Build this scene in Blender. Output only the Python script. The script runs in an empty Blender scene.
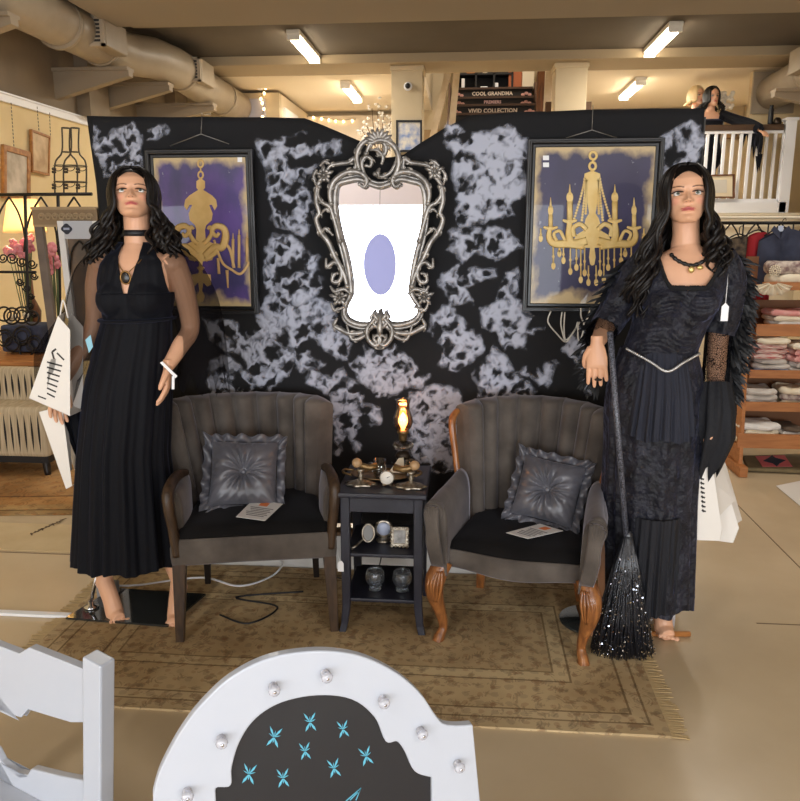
import bpy, math, random
import numpy as np
from mathutils import Vector, Matrix
random.seed(7); RNG = np.random.default_rng(11)
sc = bpy.context.scene
COL = sc.collection
PI = math.pi
# ------------------------------------------------------------------ camera
FPX, CAMH, PITCH, YAW = 770.0, 1.55, math.atan(165/770.0), math.radians(5)
cam = bpy.data.cameras.new('camera'); cam.sensor_width = 36; cam.lens = 36*FPX/800; cam.sensor_fit = 'HORIZONTAL'
cam.clip_start = 0.05; cam.clip_end = 100
co = bpy.data.objects.new('camera', cam); COL.objects.link(co)
co.location = (0, 0, CAMH); co.rotation_euler = (PI/2-PITCH, 0, YAW); sc.camera = co
def ray(px, py):
    x = (px-400)/FPX; y = -(py-400.5)/FPX
    Y = math.cos(PITCH)+y*math.sin(PITCH); Z = -math.sin(PITCH)+y*math.cos(PITCH)
    c, s = math.cos(YAW), math.sin(YAW)
    return Vector((x*c-Y*s, x*s+Y*c, Z))
def P(px, py, Y):                      # a point of the place seen at (px,py) on the plane y=Y
    v = ray(px, py); t = Y/v.y; return Vector((v.x*t, Y, CAMH+v.z*t))
def F(px, py, z=0):
    v = ray(px, py); t = (z-CAMH)/v.z; return Vector((v.x*t, v.y*t, z))
def WX(px, py, X):
    v = ray(px, py); t = X/v.x; return Vector((X, v.y*t, CAMH+v.z*t))
def PL(px, py, p0, n):                 # on the plane through p0 with normal n
    v = ray(px, py); o = Vector((0, 0, CAMH)); t = (Vector(p0)-o).dot(n)/v.dot(n); return o+v*t
# ------------------------------------------------------------------ mesh builder
WM = {}
class MB:
    def __init__(s): s.v = []; s.f = []; s.sm = []; s.mi = []; s.m = 0; s.T = None
    def add(s, vs, fs, smooth=True):
        n = len(s.v)
        if s.T is not None: vs = [s.T @ Vector(v) for v in vs]
        s.v.extend([tuple(v) for v in vs]); s.f.extend([tuple(i+n for i in f) for f in fs])
        s.sm.extend([smooth]*len(fs)); s.mi.extend([s.m]*len(fs)); return s
    def box(s, c, d, rz=0, rx=0, ry=0):
        M = Matrix.Translation(c) @ Matrix.Rotation(rz, 4, 'Z') @ Matrix.Rotation(ry, 4, 'Y') @ Matrix.Rotation(rx, 4, 'X')
        vs = [M @ Vector((a*d[0]/2, b*d[1]/2, e*d[2]/2)) for a in (-1, 1) for b in (-1, 1) for e in (-1, 1)]
        return s.add(vs, [(0,1,3,2),(4,6,7,5),(0,4,5,1),(2,3,7,6),(0,2,6,4),(1,5,7,3)], False)
    def bx(s, x0, x1, y0, y1, z0, z1): return s.box(((x0+x1)/2, (y0+y1)/2, (z0+z1)/2), (abs(x1-x0), abs(y1-y0), abs(z1-z0)))
    def beam(s, a, b, w, h, up=(0, 0, 1)):     # a bar of section w x h from a to b
        a = Vector(a); b = Vector(b); t = (b-a).normalized(); u = Vector(up)
        if abs(t.dot(u)) > .98: u = Vector((0, 1, 0))
        x = t.cross(u).normalized(); y = x.cross(t)
        vs = [p+x*(i*w/2)+y*(j*h/2) for p in (a, b) for i, j in ((-1,-1),(1,-1),(1,1),(-1,1))]
        return s.add(vs, [(0,3,2,1),(4,5,6,7),(0,1,5,4),(1,2,6,5),(2,3,7,6),(3,0,4,7)], False)
    def grid(s, rows, cu=False, cv=False, smooth=True):
        R = len(rows); C = len(rows[0]); vs = [p for r in rows for p in r]; fs = []
        for i in range(R if cu else R-1):
            for j in range(C if cv else C-1):
                a = i*C+j; b = i*C+(j+1) % C; c = ((i+1) % R)*C+(j+1) % C; d = ((i+1) % R)*C+j
                fs.append((a, b, c, d))
        return s.add(vs, fs, smooth)
    def loft(s, rings, cap=True, smooth=True):
        n0 = len(s.v); s.grid(rings, cv=True, smooth=smooth)
        if cap:
            C = len(rings[0]); R = len(rings)
            T, s.T = s.T, None
            s.f.append(tuple(n0+i for i in reversed(range(C)))); s.f.append(tuple(n0+(R-1)*C+i for i in range(C)))
            s.sm += [False]*2; s.mi += [s.m]*2; s.T = T
        return s
    def tube(s, pts, r, n=8, cap=True, flat=1.0, closed=False, up=None):
        pts = [Vector(p) for p in pts]; N = len(pts)
        rs = [r]*N if isinstance(r, (int, float)) else list(r)
        if len(rs) != N: rs = [np.interp(i/(N-1), np.linspace(0, 1, len(rs)), rs) for i in range(N)]
        u = None; rings = []
        for i in range(N):
            a = pts[i-1] if (i > 0 or closed) else pts[i]; b = pts[(i+1) % N] if (i < N-1 or closed) else pts[i]
            t = (b-a)
            t = t.normalized() if t.length > 1e-9 else Vector((0, 0, 1))
            if u is None:
                u = Vector(up) if up is not None else (Vector((0, 0, 1)) if abs(t.z) < .9 else Vector((0, 1, 0)))
            u = (u-t*u.dot(t)); u = u.normalized() if u.length > 1e-6 else t.orthogonal().normalized()
            w = t.cross(u)
            rings.append([pts[i]+(w*math.cos(k*2*PI/n)+u*(math.sin(k*2*PI/n)*flat))*rs[i] for k in range(n)])
        if closed: return s.grid(rings, cu=True, cv=True)
        return s.loft(rings, cap)
    def lathe(s, prof, c=(0, 0, 0), n=20, M=None, cap=True):
        M = (Matrix.Translation(c) @ M) if M is not None else Matrix.Translation(c)
        return s.loft([[M @ Vector((r*math.cos(2*PI*k/n), r*math.sin(2*PI*k/n), z)) for k in range(n)] for r, z in prof], cap)
    def ell(s, c, r, n=14, m=9, M=None):
        r = (r, r, r) if isinstance(r, (int, float)) else r
        M = (Matrix.Translation(c) @ M) if M is not None else Matrix.Translation(c)
        rings = []
        for i in range(m+1):
            a = -PI/2+PI*i/m; e = max(math.cos(a), .02)
            rings.append([M @ Vector((r[0]*e*math.cos(2*PI*k/n), r[1]*e*math.sin(2*PI*k/n), r[2]*math.sin(a))) for k in range(n)])
        return s.loft(rings)
    def prism(s, pts, off, smooth=False):      # planar outline (3-D points) pushed along off
        off = Vector(off); n = len(pts); a = [Vector(p) for p in pts]
        vs = a+[p+off for p in a]
        fs = [tuple(range(n)), tuple(range(2*n-1, n-1, -1))]+[(i, n+i, n+(i+1) % n, (i+1) % n) for i in range(n)]
        return s.add(vs, fs, smooth)
    def ringprism(s, outer, inner, off):       # frame between two outlines of equal count
        off = Vector(off); n = len(outer)
        o = [Vector(p) for p in outer]; i_ = [Vector(p) for p in inner]
        vs = o+i_+[p+off for p in o]+[p+off for p in i_]; fs = []
        for k in range(n):
            j = (k+1) % n
            fs += [(k, j, n+j, n+k), (2*n+k, 3*n+k, 3*n+j, 2*n+j), (k, 2*n+k, 2*n+j, j), (n+k, n+j, 3*n+j, 3*n+k)]
        return s.add(vs, fs, False)
    def mesh(s, name, inv=None):
        me = bpy.data.meshes.new(name)
        vs = s.v if inv is None else [tuple(inv @ Vector(v)) for v in s.v]
        me.from_pydata(vs, [], s.f); me.polygons.foreach_set('use_smooth', s.sm)
        me.polygons.foreach_set('material_index', s.mi); me.update(); return me
def fixn(me):
    import bmesh
    b = bmesh.new(); b.from_mesh(me); bmesh.ops.recalc_face_normals(b, faces=b.faces); b.to_mesh(me); b.free()
def obj(name, mb, mats, parent=None, label=None, cat=None, group=None, kind=None, bevel=0, sub=0, solid=0, recalc=True, local=False, seg=2):
    mats = mats if isinstance(mats, (list, tuple)) else [mats]
    if parent is None:
        if isinstance(mb, MB):
            a = np.array(mb.v); lo = a.min(0); hi = a.max(0); base = Vector(((lo[0]+hi[0])/2, (lo[1]+hi[1])/2, lo[2]))
            Mw = Matrix.Translation(base)
        else: Mw = Matrix.Identity(4)
    else: Mw = WM[parent.name]
    me = mb.mesh(name, None if local else Mw.inverted()) if isinstance(mb, MB) else mb
    if recalc and isinstance(mb, MB): fixn(me)
    for m in mats: me.materials.append(m)
    o = bpy.data.objects.new(name, me); COL.objects.link(o)
    if parent is None: o.matrix_world = Mw
    else: o.parent = parent
    WM[o.name] = Mw
    if bevel:
        b = o.modifiers.new('b', 'BEVEL'); b.width = bevel; b.segments = seg; b.limit_method = 'ANGLE'; b.angle_limit = math.radians(40)
    if solid:
        m = o.modifiers.new('s', 'SOLIDIFY'); m.thickness = solid; m.offset = 0
    if sub:
        m = o.modifiers.new('u', 'SUBSURF'); m.levels = sub; m.render_levels = sub
    tag(o, label, cat, group, kind); return o
def tag(o, label=None, cat=None, group=None, kind=None):
    if label: o['label'] = label
    if cat: o['category'] = cat
    if group: o['group'] = group
    if kind: o['kind'] = kind
    return o
def thing(name, label, cat, loc=(0, 0, 0), rz=0, group=None):
    o = bpy.data.objects.new(name, None); COL.objects.link(o); o.empty_display_size = .1
    o.location = loc; o.rotation_euler = (0, 0, rz)
    WM[o.name] = Matrix.Translation(loc) @ Matrix.Rotation(rz, 4, 'Z')
    return tag(o, label, cat, group)
def st(name, mb, mat, **k): return obj(name, mb, mat, kind='structure', **k)
def dup(root, loc, rz=None, label=None):
    def rec(o, par):
        c = o.copy(); COL.objects.link(c)
        if par is not None: c.parent = par
        for ch in [x for x in bpy.data.objects if x.parent is o]: rec(ch, c)
        return c
    r = rec(root, None); r.location = loc
    if rz is not None: r.rotation_euler = (r.rotation_euler[0], r.rotation_euler[1], rz)
    if label: r['label'] = label
    return r
def textmb(txt, size, M, depth=.001, font_sx=1.0):     # lettering as mesh, M maps (x right, y up, z out)
    cu = bpy.data.curves.new('t', 'FONT'); cu.body = txt; cu.size = size; cu.extrude = depth; cu.align_x = 'CENTER'; cu.align_y = 'CENTER'; cu.resolution_u = 2; cu.offset = size*.03
    o = bpy.data.objects.new('t', cu); COL.objects.link(o); bpy.context.view_layer.update()
    me = bpy.data.meshes.new_from_object(o.evaluated_get(bpy.context.evaluated_depsgraph_get()))
    mb = MB(); mb.add([M @ Vector((v.co.x*font_sx, v.co.y, v.co.z)) for v in me.vertices], [tuple(p.vertices) for p in me.polygons], False)
    bpy.data.objects.remove(o); bpy.data.curves.remove(cu); bpy.data.meshes.remove(me); return mb
def spl(pts, n=8, closed=False):        # Catmull-Rom
    pts = [Vector(p) for p in pts]; N = len(pts); out = []
    for i in range(N if closed else N-1):
        if closed: p0, p1, p2, p3 = pts[i-1], pts[i], pts[(i+1) % N], pts[(i+2) % N]
        else: p0, p1, p2, p3 = pts[max(i-1, 0)], pts[i], pts[i+1], pts[min(i+2, N-1)]
        for k in range(n):
            t = k/n; out.append(.5*((2*p1)+(p2-p0)*t+(2*p0-5*p1+4*p2-p3)*t*t+(3*p1-p0-3*p2+p3)*t**3))
    if not closed: out.append(pts[-1])
    return out
# ------------------------------------------------------------------ noise
_perm = RNG.permutation(256); _perm = np.concatenate([_perm, _perm]); _ang = RNG.random(256)*2*PI; _gx, _gy = np.cos(_ang), np.sin(_ang)
def pn(x, y):
    x = np.asarray(x, float); y = np.asarray(y, float)
    xi = np.floor(x).astype(int); yi = np.floor(y).astype(int); xf = x-xi; yf = y-yi; xi &= 255; yi &= 255
    u = xf*xf*xf*(xf*(xf*6-15)+10); v = yf*yf*yf*(yf*(yf*6-15)+10)
    def g(a, b, dx, dy):
        h = _perm[_perm[a & 255]+(b & 255)]; return _gx[h]*dx+_gy[h]*dy
    n00 = g(xi, yi, xf, yf); n10 = g(xi+1, yi, xf-1, yf); n01 = g(xi, yi+1, xf, yf-1); n11 = g(xi+1, yi+1, xf-1, yf-1)
    return ((n00*(1-u)+n10*u)*(1-v)+(n01*(1-u)+n11*u)*v)*1.4
def fbm(x, y, o=4):
    r = 0; a = .5
    for i in range(o): r = r+a*pn(x*2**i+i*17.3, y*2**i+i*9.1); a *= .5
    return r
# ------------------------------------------------------------------ materials
def lin(c):
    f = lambda v: (v/12.92 if v <= .04045 else ((v+.055)/1.055)**2.4)
    return tuple(f(x/255) for x in c)+(1,)
MATS = {}
def mat(name, c, rough=.5, metal=0, nz=None, bump=None, sheen=0, coat=0, spec=None, trans=0, emit=0, ecol=None, alpha=None, aniso=None, sheen_c=None, attr=None, ior=None):
    if name in MATS: return MATS[name]
    m = bpy.data.materials.new(name); m.use_nodes = True; nt = m.node_tree; b = nt.nodes['Principled BSDF']; N = nt.nodes; L = nt.links
    c = lin(c); b.inputs['Base Color'].default_value = c; b.inputs['Roughness'].default_value = rough; b.inputs['Metallic'].default_value = metal
    if sheen: b.inputs['Sheen Weight'].default_value = sheen; b.inputs['Sheen Roughness'].default_value = .4; b.inputs['Sheen Tint'].default_value = lin(sheen_c) if sheen_c else (1, 1, 1, 1)
    if coat: b.inputs['Coat Weight'].default_value = coat; b.inputs['Coat Roughness'].default_value = .03
    if spec is not None: b.inputs['Specular IOR Level'].default_value = spec
    if trans: b.inputs['Transmission Weight'].default_value = trans
    if ior: b.inputs['IOR'].default_value = ior
    if emit: b.inputs['Emission Strength'].default_value = emit; b.inputs['Emission Color'].default_value = lin(ecol) if ecol else c
    tc = N.new('ShaderNodeTexCoord')
    if nz:                              # (scale, second colour, [detail], [stretch])
        t = N.new('ShaderNodeTexNoise'); t.inputs['Scale'].default_value = nz[0]; t.inputs['Detail'].default_value = nz[2] if len(nz) > 2 else 4
        src = tc.outputs['Object']
        if len(nz) > 3:
            mp = N.new('ShaderNodeMapping'); mp.inputs['Scale'].default_value = nz[3]; L.new(src, mp.inputs[0]); src = mp.outputs[0]
        L.new(src, t.inputs['Vector'])
        r = N.new('ShaderNodeValToRGB'); r.color_ramp.elements[0].position = .35; r.color_ramp.elements[1].position = .68
        r.color_ramp.elements[0].color = c; r.color_ramp.elements[1].color = lin(nz[1]); L.new(t.outputs[0], r.inputs[0]); L.new(r.outputs[0], b.inputs['Base Color'])
    if attr:
        a = N.new('ShaderNodeAttribute'); a.attribute_name = attr; L.new(a.outputs['Color'], b.inputs['Base Color'])
    if bump:                            # (scale, strength, [distance])
        t = N.new('ShaderNodeTexNoise'); t.inputs['Scale'].default_value = bump[0]; t.inputs['Detail'].default_value = 3; L.new(tc.outputs['Object'], t.inputs['Vector'])
        bp = N.new('ShaderNodeBump'); bp.inputs['Strength'].default_value = bump[1]; bp.inputs['Distance'].default_value = bump[2] if len(bump) > 2 else .01
        L.new(t.outputs[0], bp.inputs['Height']); L.new(bp.outputs[0], b.inputs['Normal'])
    MATS[name] = m; return m
def sheer(name, c, fac, attr=None, rough=.8, lace=None):
    if name in MATS: return MATS[name]
    m = bpy.data.materials.new(name); m.use_nodes = True; nt = m.node_tree; N = nt.nodes; L = nt.links; N.clear()
    o = N.new('ShaderNodeOutputMaterial'); mx = N.new('ShaderNodeMixShader'); tr = N.new('ShaderNodeBsdfTransparent'); d = N.new('ShaderNodeBsdfDiffuse')
    d.inputs[0].default_value = lin(c); mx.inputs[0].default_value = fac
    L.new(tr.outputs[0], mx.inputs[1]); L.new(d.outputs[0], mx.inputs[2]); L.new(mx.outputs[0], o.inputs[0])
    if attr:
        a = N.new('ShaderNodeAttribute'); a.attribute_name = attr; L.new(a.outputs['Fac'], mx.inputs[0])
    if lace:
        tc = N.new('ShaderNodeTexCoord'); v = N.new('ShaderNodeTexVoronoi'); v.feature = 'DISTANCE_TO_EDGE'; v.inputs['Scale'].default_value = lace[0]
        r = N.new('ShaderNodeValToRGB'); r.color_ramp.elements[0].position = lace[1]; r.color_ramp.elements[1].position = lace[1]+.05
        r.color_ramp.elements[0].color = (1, 1, 1, 1); r.color_ramp.elements[1].color = (fac,)*3+(1,)
        L.new(tc.outputs['Object'], v.inputs['Vector']); L.new(v.outputs['Distance'], r.inputs[0]); L.new(r.outputs[0], mx.inputs[0])
    MATS[name] = m; return m
def glassmat(name, tint=(235, 240, 245), rough=.02):
    return mat(name, tint, rough, trans=1, ior=1.45)
WHITE = mat('white_paint', (236, 236, 238), .35, bump=(40, .05))
def thinglass(name, c, g=.12):
    m = bpy.data.materials.new(name); m.use_nodes = True; nt = m.node_tree; N = nt.nodes; L = nt.links; N.clear()
    o = N.new('ShaderNodeOutputMaterial'); mx = N.new('ShaderNodeMixShader'); tr = N.new('ShaderNodeBsdfTransparent'); d = N.new('ShaderNodeBsdfGlossy'); lw = N.new('ShaderNodeLayerWeight'); mt_ = N.new('ShaderNodeMath')
    tr.inputs[0].default_value = lin(c); d.inputs['Roughness'].default_value = .03; lw.inputs[0].default_value = .45; mt_.operation = 'ADD'; mt_.inputs[1].default_value = g; L.new(lw.outputs['Facing'], mt_.inputs[0]); mt_.use_clamp = True
    L.new(mt_.outputs[0], mx.inputs[0]); L.new(tr.outputs[0], mx.inputs[1]); L.new(d.outputs[0], mx.inputs[2]); L.new(mx.outputs[0], o.inputs[0]); return m
CREAMW = mat('cream_paint', (226, 214, 190), .5)
BLACK = mat('black_paint', (22, 22, 26), .5)
IRON = mat('wrought_iron', (30, 24, 20), .5, metal=.3)
CHROME = mat('chrome', (215, 215, 220), .15, metal=1)
OAK = mat('golden_oak', (158, 98, 48), .45, nz=(6, (196, 132, 72), 4, (1, 8, 8)))
WALNUT = mat('walnut', (84, 50, 26), .4, nz=(6, (122, 76, 40), 4, (8, 8, 1)))
DAY, EXPO = 330, 0.1
# ------------------------------------------------------------------ room shell
def floor_mat():
    m = mat('sealed_concrete', (192, 170, 137), .24, nz=(1.3, (208, 187, 154), 6), bump=(6, .06, .01), spec=.5)
    return m
TAUPE = mat('taupe_wall_paint', (128, 112, 92), .8, nz=(3, (138, 122, 100)))
TAN = mat('tan_wall_paint', (196, 178, 146), .8, nz=(3, (204, 187, 156)))
YELLOW = mat('yellow_wall_paint', (226, 202, 152), .85, nz=(3, (233, 211, 164)))
CEILM = mat('ceiling_paint', (84, 75, 63), .85, nz=(1.5, (92, 82, 69)))
BEAMM = mat('beam_paint', (140, 128, 112), .8)
MEZZC = mat('mezzanine_ceiling_paint', (222, 206, 180), .85)
DUCTM = mat('duct_paint', (146, 131, 110), .45, nz=(5, (155, 140, 119)))
st('floor', MB().bx(-4.2, 4.4, -3.2, 14.2, -.2, 0), floor_mat())
st('wall_left', MB().bx(-4.2, -4, -3.2, 14.2, 0, 2.70), YELLOW)
st('wall_left', MB().bx(-4.2, -4, -3.2, 14.2, 2.70, 4.0), TAUPE)
st('trim_1', MB().bx(-4, -3.97, -3, 10.98, 2.67, 2.745).bx(-4, -3.955, -3, 10.98, 2.73, 2.745), WHITE)
st('wall_right', MB().bx(4.2, 4.4, -3.2, 14.2, 0, 4.0), TAN)
st('wall_back', MB().bx(-4, 4.2, 13, 13.2, 0, 5.6), TAN)
# pilasters on the side walls
for i, y in enumerate((8.2, 10.6)):
    st('trim_%d' % (2+i), MB().bx(-4, -3.86, y-.22, y+.22, 2.745, 3.6), TAUPE)
st('trim_4', MB().bx(3.86, 4.2, 9.05, 9.6, 0, 3.98), TAN)
# ceiling and cross beams
st('ceiling', MB().bx(-4.2, 4.4, -3.2, 9.46, 3.6, 4.0), CEILM)
st('trim_5', MB().bx(-3.26, 3.42, 6.4, 7.3, 3.40, 3.6).bx(-3.26, 3.42, 7.3, 7.75, 3.50, 3.6), BEAMM, bevel=.01)
st('trim_6', MB().bx(-4, 4.2, 9.46, 10.1, 3.5, 4.0), mat('beam_tan_paint', (164, 146, 118), .8), bevel=.01)
st('trim_7', MB().bx(-3.26, 3.42, 2.2, 2.7, 3.4, 3.6), BEAMM, bevel=.01)
# mezzanine: floor slab, fascia, ceiling with the open stairwell, columns
st('floor_mezzanine', MB().bx(-4, 4.2, 9.95, 13, 1.45, 1.82), CREAMW)
st('wall_mezzanine_front', MB().bx(-4, 4.2, 10.0, 10.1, 0, 1.45), mat('cream_boards', (222, 207, 178), .6, nz=(2, (229, 216, 190))))
for k, z in enumerate((1.50, 1.66, 1.80)):
    st('trim_%d' % (8+k), MB().bx(-2.6, 4.2, 9.915, 9.95, z-.012, z+.012), CREAMW)
st('ceiling_mezzanine', MB().bx(-4, -.62, 10.1, 13, 3.5, 3.64), MEZZC)
st('ceiling_mezzanine', MB().bx(1.15, 4.2, 10.1, 13, 3.5, 3.64), MEZZC)
st('ceiling_stairwell', MB().bx(-.62, 1.15, 10.1, 13, 5.4, 5.6), MEZZC)
st('wall_stairwell', MB().bx(-.68, -.62, 10.1, 13, 3.6, 5.4), TAN)
st('wall_stairwell', MB().bx(1.15, 1.21, 10.1, 13, 3.6, 5.4), TAN)
st('wall_stairwell', MB().bx(-.62, 1.15, 10.0, 10.1, 3.99, 5.4), TAN)
st('trim_12', MB().bx(-4, 4.2, 12.9, 13, 3.02, 3.2), mat('brown_trim', (150, 122, 84), .7))
st('column', MB().bx(-.945, -.575, 9.62, 9.98, 0, 3.5).bx(-.96, -.56, 9.605, 9.995, 3.44, 3.5), TAN, bevel=.008)
st('column', MB().bx(.965, 1.33, 9.62, 9.98, 0, 3.5).bx(.95, 1.345, 9.605, 9.995, 3.44, 3.5), TAN, bevel=.008)
# wall beside the mezzanine on the left, where the duct goes in, and the one on the right
st('wall_alcove', MB().bx(-4, -2.62, 10.98, 11.1, 0, 3.46), TAN)
st('wall_alcove', MB().bx(-2.74, -2.62, 11.1, 13, 1.82, 3.46), MEZZC)
st('wall_alcove', MB().bx(3.40, 4.2, 10.3, 10.4, 1.82, 3.5), mat('tan_alcove_paint', (206, 183, 142), .8))
st('door_1', MB().bx(-2.62, -2.585, 11.2, 11.32, 1.82, 3.2).bx(-2.62, -2.585, 11.9, 12.02, 1.82, 3.2).bx(-2.62, -2.585, 11.2, 12.02, 3.2, 3.3).bx(-2.62, -2.60, 11.32, 11.9, 1.82, 3.2), WHITE, bevel=.005)
dr = st('door_2', MB().bx(2.76, 3.26, 12.9, 12.99, 1.82, 3.36).bx(2.82, 3.2, 12.88, 12.9, 2.1, 2.7).bx(2.82, 3.2, 12.88, 12.9, 2.8, 3.28), mat('door_cream', (232, 218, 190), .5), bevel=.006)
# storefront behind the camera: opening 0.15..2.05 with glass bays, header above
HEAD = mat('header_paint', (238, 230, 234), .8)
st('wall_front', MB().bx(-4, 4.2, -3.2, -3.0, 1.92, 3.74), HEAD)
st('wall_front', MB().bx(-4, 4.2, -3.2, -3.0, 0, .25), HEAD)
MULX = (-4, -2.9, -.35, 1.2, 2.7, 4.2)
for i in range(6):
    x = MULX[i]
    st('trim_%d' % (13+i), MB().bx(x-.04, x+.04, -3.14, -3.02, .25, 1.92), mat('mullion_grey', (120, 118, 118), .4))
for i in range(5):
    x0 = MULX[i]+.04; x1 = MULX[i+1]-.04
    m = glassmat('window_glass', (255, 255, 255), 0)
    st('window_%d' % (1+i), MB().bx(x0, x1, -3.09, -3.083, .25, 1.92), sheer('clear_pane', (255, 255, 255), .03))
st('baseboard_left', MB().bx(-4, -3.98, -3, 10.9, 0, .12), CREAMW)
st('baseboard_right', MB().bx(4.18, 4.2, -3, 9.0, 0, .12), CREAMW)
def lucent(name, c, k=.75):
    m = bpy.data.materials.new(name); m.use_nodes = True; nt = m.node_tree; N = nt.nodes; L = nt.links; N.clear()
    o = N.new('ShaderNodeOutputMaterial'); mx = N.new('ShaderNodeMixShader'); tr = N.new('ShaderNodeBsdfTranslucent'); d = N.new('ShaderNodeBsdfDiffuse')
    d.inputs[0].default_value = tr.inputs[0].default_value = lin(c); mx.inputs[0].default_value = k
    L.new(d.outputs[0], mx.inputs[1]); L.new(tr.outputs[0], mx.inputs[2]); L.new(mx.outputs[0], o.inputs[0]); return m
# oval sign hung in the shop window (seen in the mirror)
sg = MB()
cx, cz = -1.08, 1.2
rim = [(cx+.2*math.cos(a), -2.75, cz+.37*math.sin(a)*(1+.05*math.cos(a))) for a in np.linspace(0, 2*PI, 40, endpoint=False)]
sg.add(rim, [tuple(range(40))], False)
tag(obj('window_sign', sg, lucent('lavender_board', (138, 140, 176), .2), label='pale lavender oval board hanging in shop window, seen in the ornate mirror', cat='sign'))
obj('hanging_wire', MB().tube([(cx, -2.74, cz+.36), (cx, -2.9, 2.6), (cx, -3.0, 2.9)], .003, 5), IRON, bpy.data.objects['window_sign'])
# ------------------------------------------------------------------ ducts
def duct(name, path, r, label, rings, grilles, brackets):
    t = thing(name, label, 'air duct', (path[0][0], path[0][1], path[0][2]))
    obj('pipe', MB().tube(path, r, 28), DUCTM, t)
    for (p, q) in rings:
        p = Vector(p); q = Vector(q); obj('joint_ring', MB().tube([p, q], r+.012, 28), DUCTM, t)
    for (c, s) in grilles:
        k_ = .8; g = obj('register_box', MB().bx(c[0]-.16*k_, c[0]+.18*k_, c[1]-.2, c[1]+.24, c[2]-.15*k_, c[2]+.15*k_), DUCTM, t, bevel=.01)
        f = MB(); x, y, z = c
        for (a0, a1, b0, b1) in ((-.17, .17, .13, .16), (-.17, .17, -.16, -.13), (-.17, -.13, -.16, .16), (.13, .17, -.16, .16)):
            f.bx(x+a0*k_, x+a1*k_, y-.23, y-.2, z+b0*k_, z+b1*k_)
        for k in range(7): f.bx(x-.11, x+.11, y-.212, y-.205, z-.1+k*.033, z-.088+k*.033)
        obj('grille', f, mat('grille_dark', (168, 152, 130), .5), g)
        obj('grille_shade_plate', MB().bx(x-.11, x+.11, y-.204, y-.2, z-.11, z+.11), mat('grille_hole_shade', (52, 46, 40), .7), g)  # solid plate coloured dark for the shade inside the register
    for (x0, x1, y, z) in brackets:
        b = MB(); b.prism([(x0, y-.05, z), (x1, y-.05, z), (x1, y-.05, z-.05), (x0, y-.05, z-.25)], (0, .1, 0)); b.bx(min(x0, x1), max(x0, x1), y-.08, y+.08, z, z+.03)
        obj('bracket', b, mat('bracket_paint', (142, 126, 104), .6), t)
    return t
zL = 3.31
duct('air_duct', [(-3.5, 3.0, zL), (-3.5, 7.55, zL+.02), (-3.46, 8.0, zL+.02), (-3.3, 8.3, zL+.04), (-3.22, 8.65, zL+.03), (-3.2, 9.4, zL-.02), (-3.2, 10.97, zL-.04)], .20,
     'big tan round air duct on brackets along the left wall', [((-3.5, 6.75, zL), (-3.5, 6.8, zL)), ((-3.5, 7.5, zL+.02), (-3.5, 7.55, zL+.02)), ((-3.22, 8.8, zL+.02), (-3.22, 8.86, zL+.018)), ((-3.2, 10.2, zL-.03), (-3.2, 10.26, zL-.03))],
     [((-3.36, 7.25, zL+.0), .8), ((-3.1, 9.0, zL+.02), .8)], [(-4, -3.3, 5.75, zL-.225), (-4, -3.25, 7.6, zL-.225), (-4, -3.2, 8.5, zL-.2), (-4, -3.05, 9.5, zL-.25)])
zR = 3.285
duct('air_duct', [(3.66, 3.0, zR), (3.66, 9.0, zR), (3.64, 10.28, zR-.04)], .2, 'tan round air duct under the ceiling on the right side', [((3.66, 9.2, zR), (3.66, 9.26, zR))],
     [((3.5, 8.9, zR+.06), .8)], [(4.2, 3.3, 9.3, zR-.2)])
obj('wall_plate', MB().bx(3.4, 3.9, 10.26, 10.3, zR-.28, zR+.2), DUCTM, bpy.data.objects['air_duct.001'])
# ------------------------------------------------------------------ fluorescent lights
TUBE = mat('lit_tube', (255, 246, 232), .5, emit=22, ecol=(255, 240, 214))
FIX = mat('fixture_white', (235, 228, 214), .5)
def fixture(c, L, label, zc):
    t = thing('fluorescent_light', label, 'ceiling light', (c[0], c[1], zc-.09), 0, 'fluorescent ceiling lights')
    obj('housing', MB().bx(c[0]-.07, c[0]+.07, c[1]-L/2, c[1]+L/2, zc-.05, zc), FIX, t, bevel=.008)
    for dx in (-.035, .035): obj('tube', MB().tube([(c[0]+dx, c[1]-L/2+.02, zc-.075), (c[0]+dx, c[1]+L/2-.02, zc-.075)], .019, 10), TUBE, t)
    obj('mounting_plate', MB().bx(c[0]-.04, c[0]+.04, c[1]-.3, c[1]+.3, zc-.055, zc-.02), FIX, t)
    for e in (-1, 1): obj('end_cap', MB().bx(c[0]-.065, c[0]+.065, c[1]+e*(L/2-.02)-.015, c[1]+e*(L/2-.02)+.015, zc-.1, zc-.05), FIX, t)
    la = bpy.data.lights.new('fluorescent_lamp', 'AREA'); la.shape = 'RECTANGLE'; la.size = .12; la.size_y = L; la.energy = 42; la.color = (1, .95, .86)
    lo = bpy.data.objects.new('fluorescent_lamp', la); COL.objects.link(lo); lo.location = (c[0], c[1], zc-.115)
fixture((-1.82, 9.0-.12), 1.15, 'lit fluorescent ceiling light above the left framed print', 3.6)
fixture((1.98, 8.9), 1.15, 'lit fluorescent ceiling light above the right framed print', 3.6)
fixture((-1.62, 11.0), 1.15, 'lit fluorescent light on mezzanine ceiling left of the middle column', 3.5)
fixture((2.12, 11.1), 1.15, 'lit fluorescent light on mezzanine ceiling right of the stairs', 3.5)
def area(name, loc, rot, sx, sy, e, col):
    la = bpy.data.lights.new(name, 'AREA'); la.shape = 'RECTANGLE'; la.size = sx; la.size_y = sy; la.energy = e; la.color = col
    lo = bpy.data.objects.new(name, la); COL.objects.link(lo); lo.location = loc; lo.rotation_euler = rot; return lo
# daylight that comes in through the storefront glass
area('shop_window_daylight', (.1, -3.25, 1.2), (PI/2, 0, 0), 8.2, 1.9, DAY, (.9, .95, 1.0))
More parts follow.
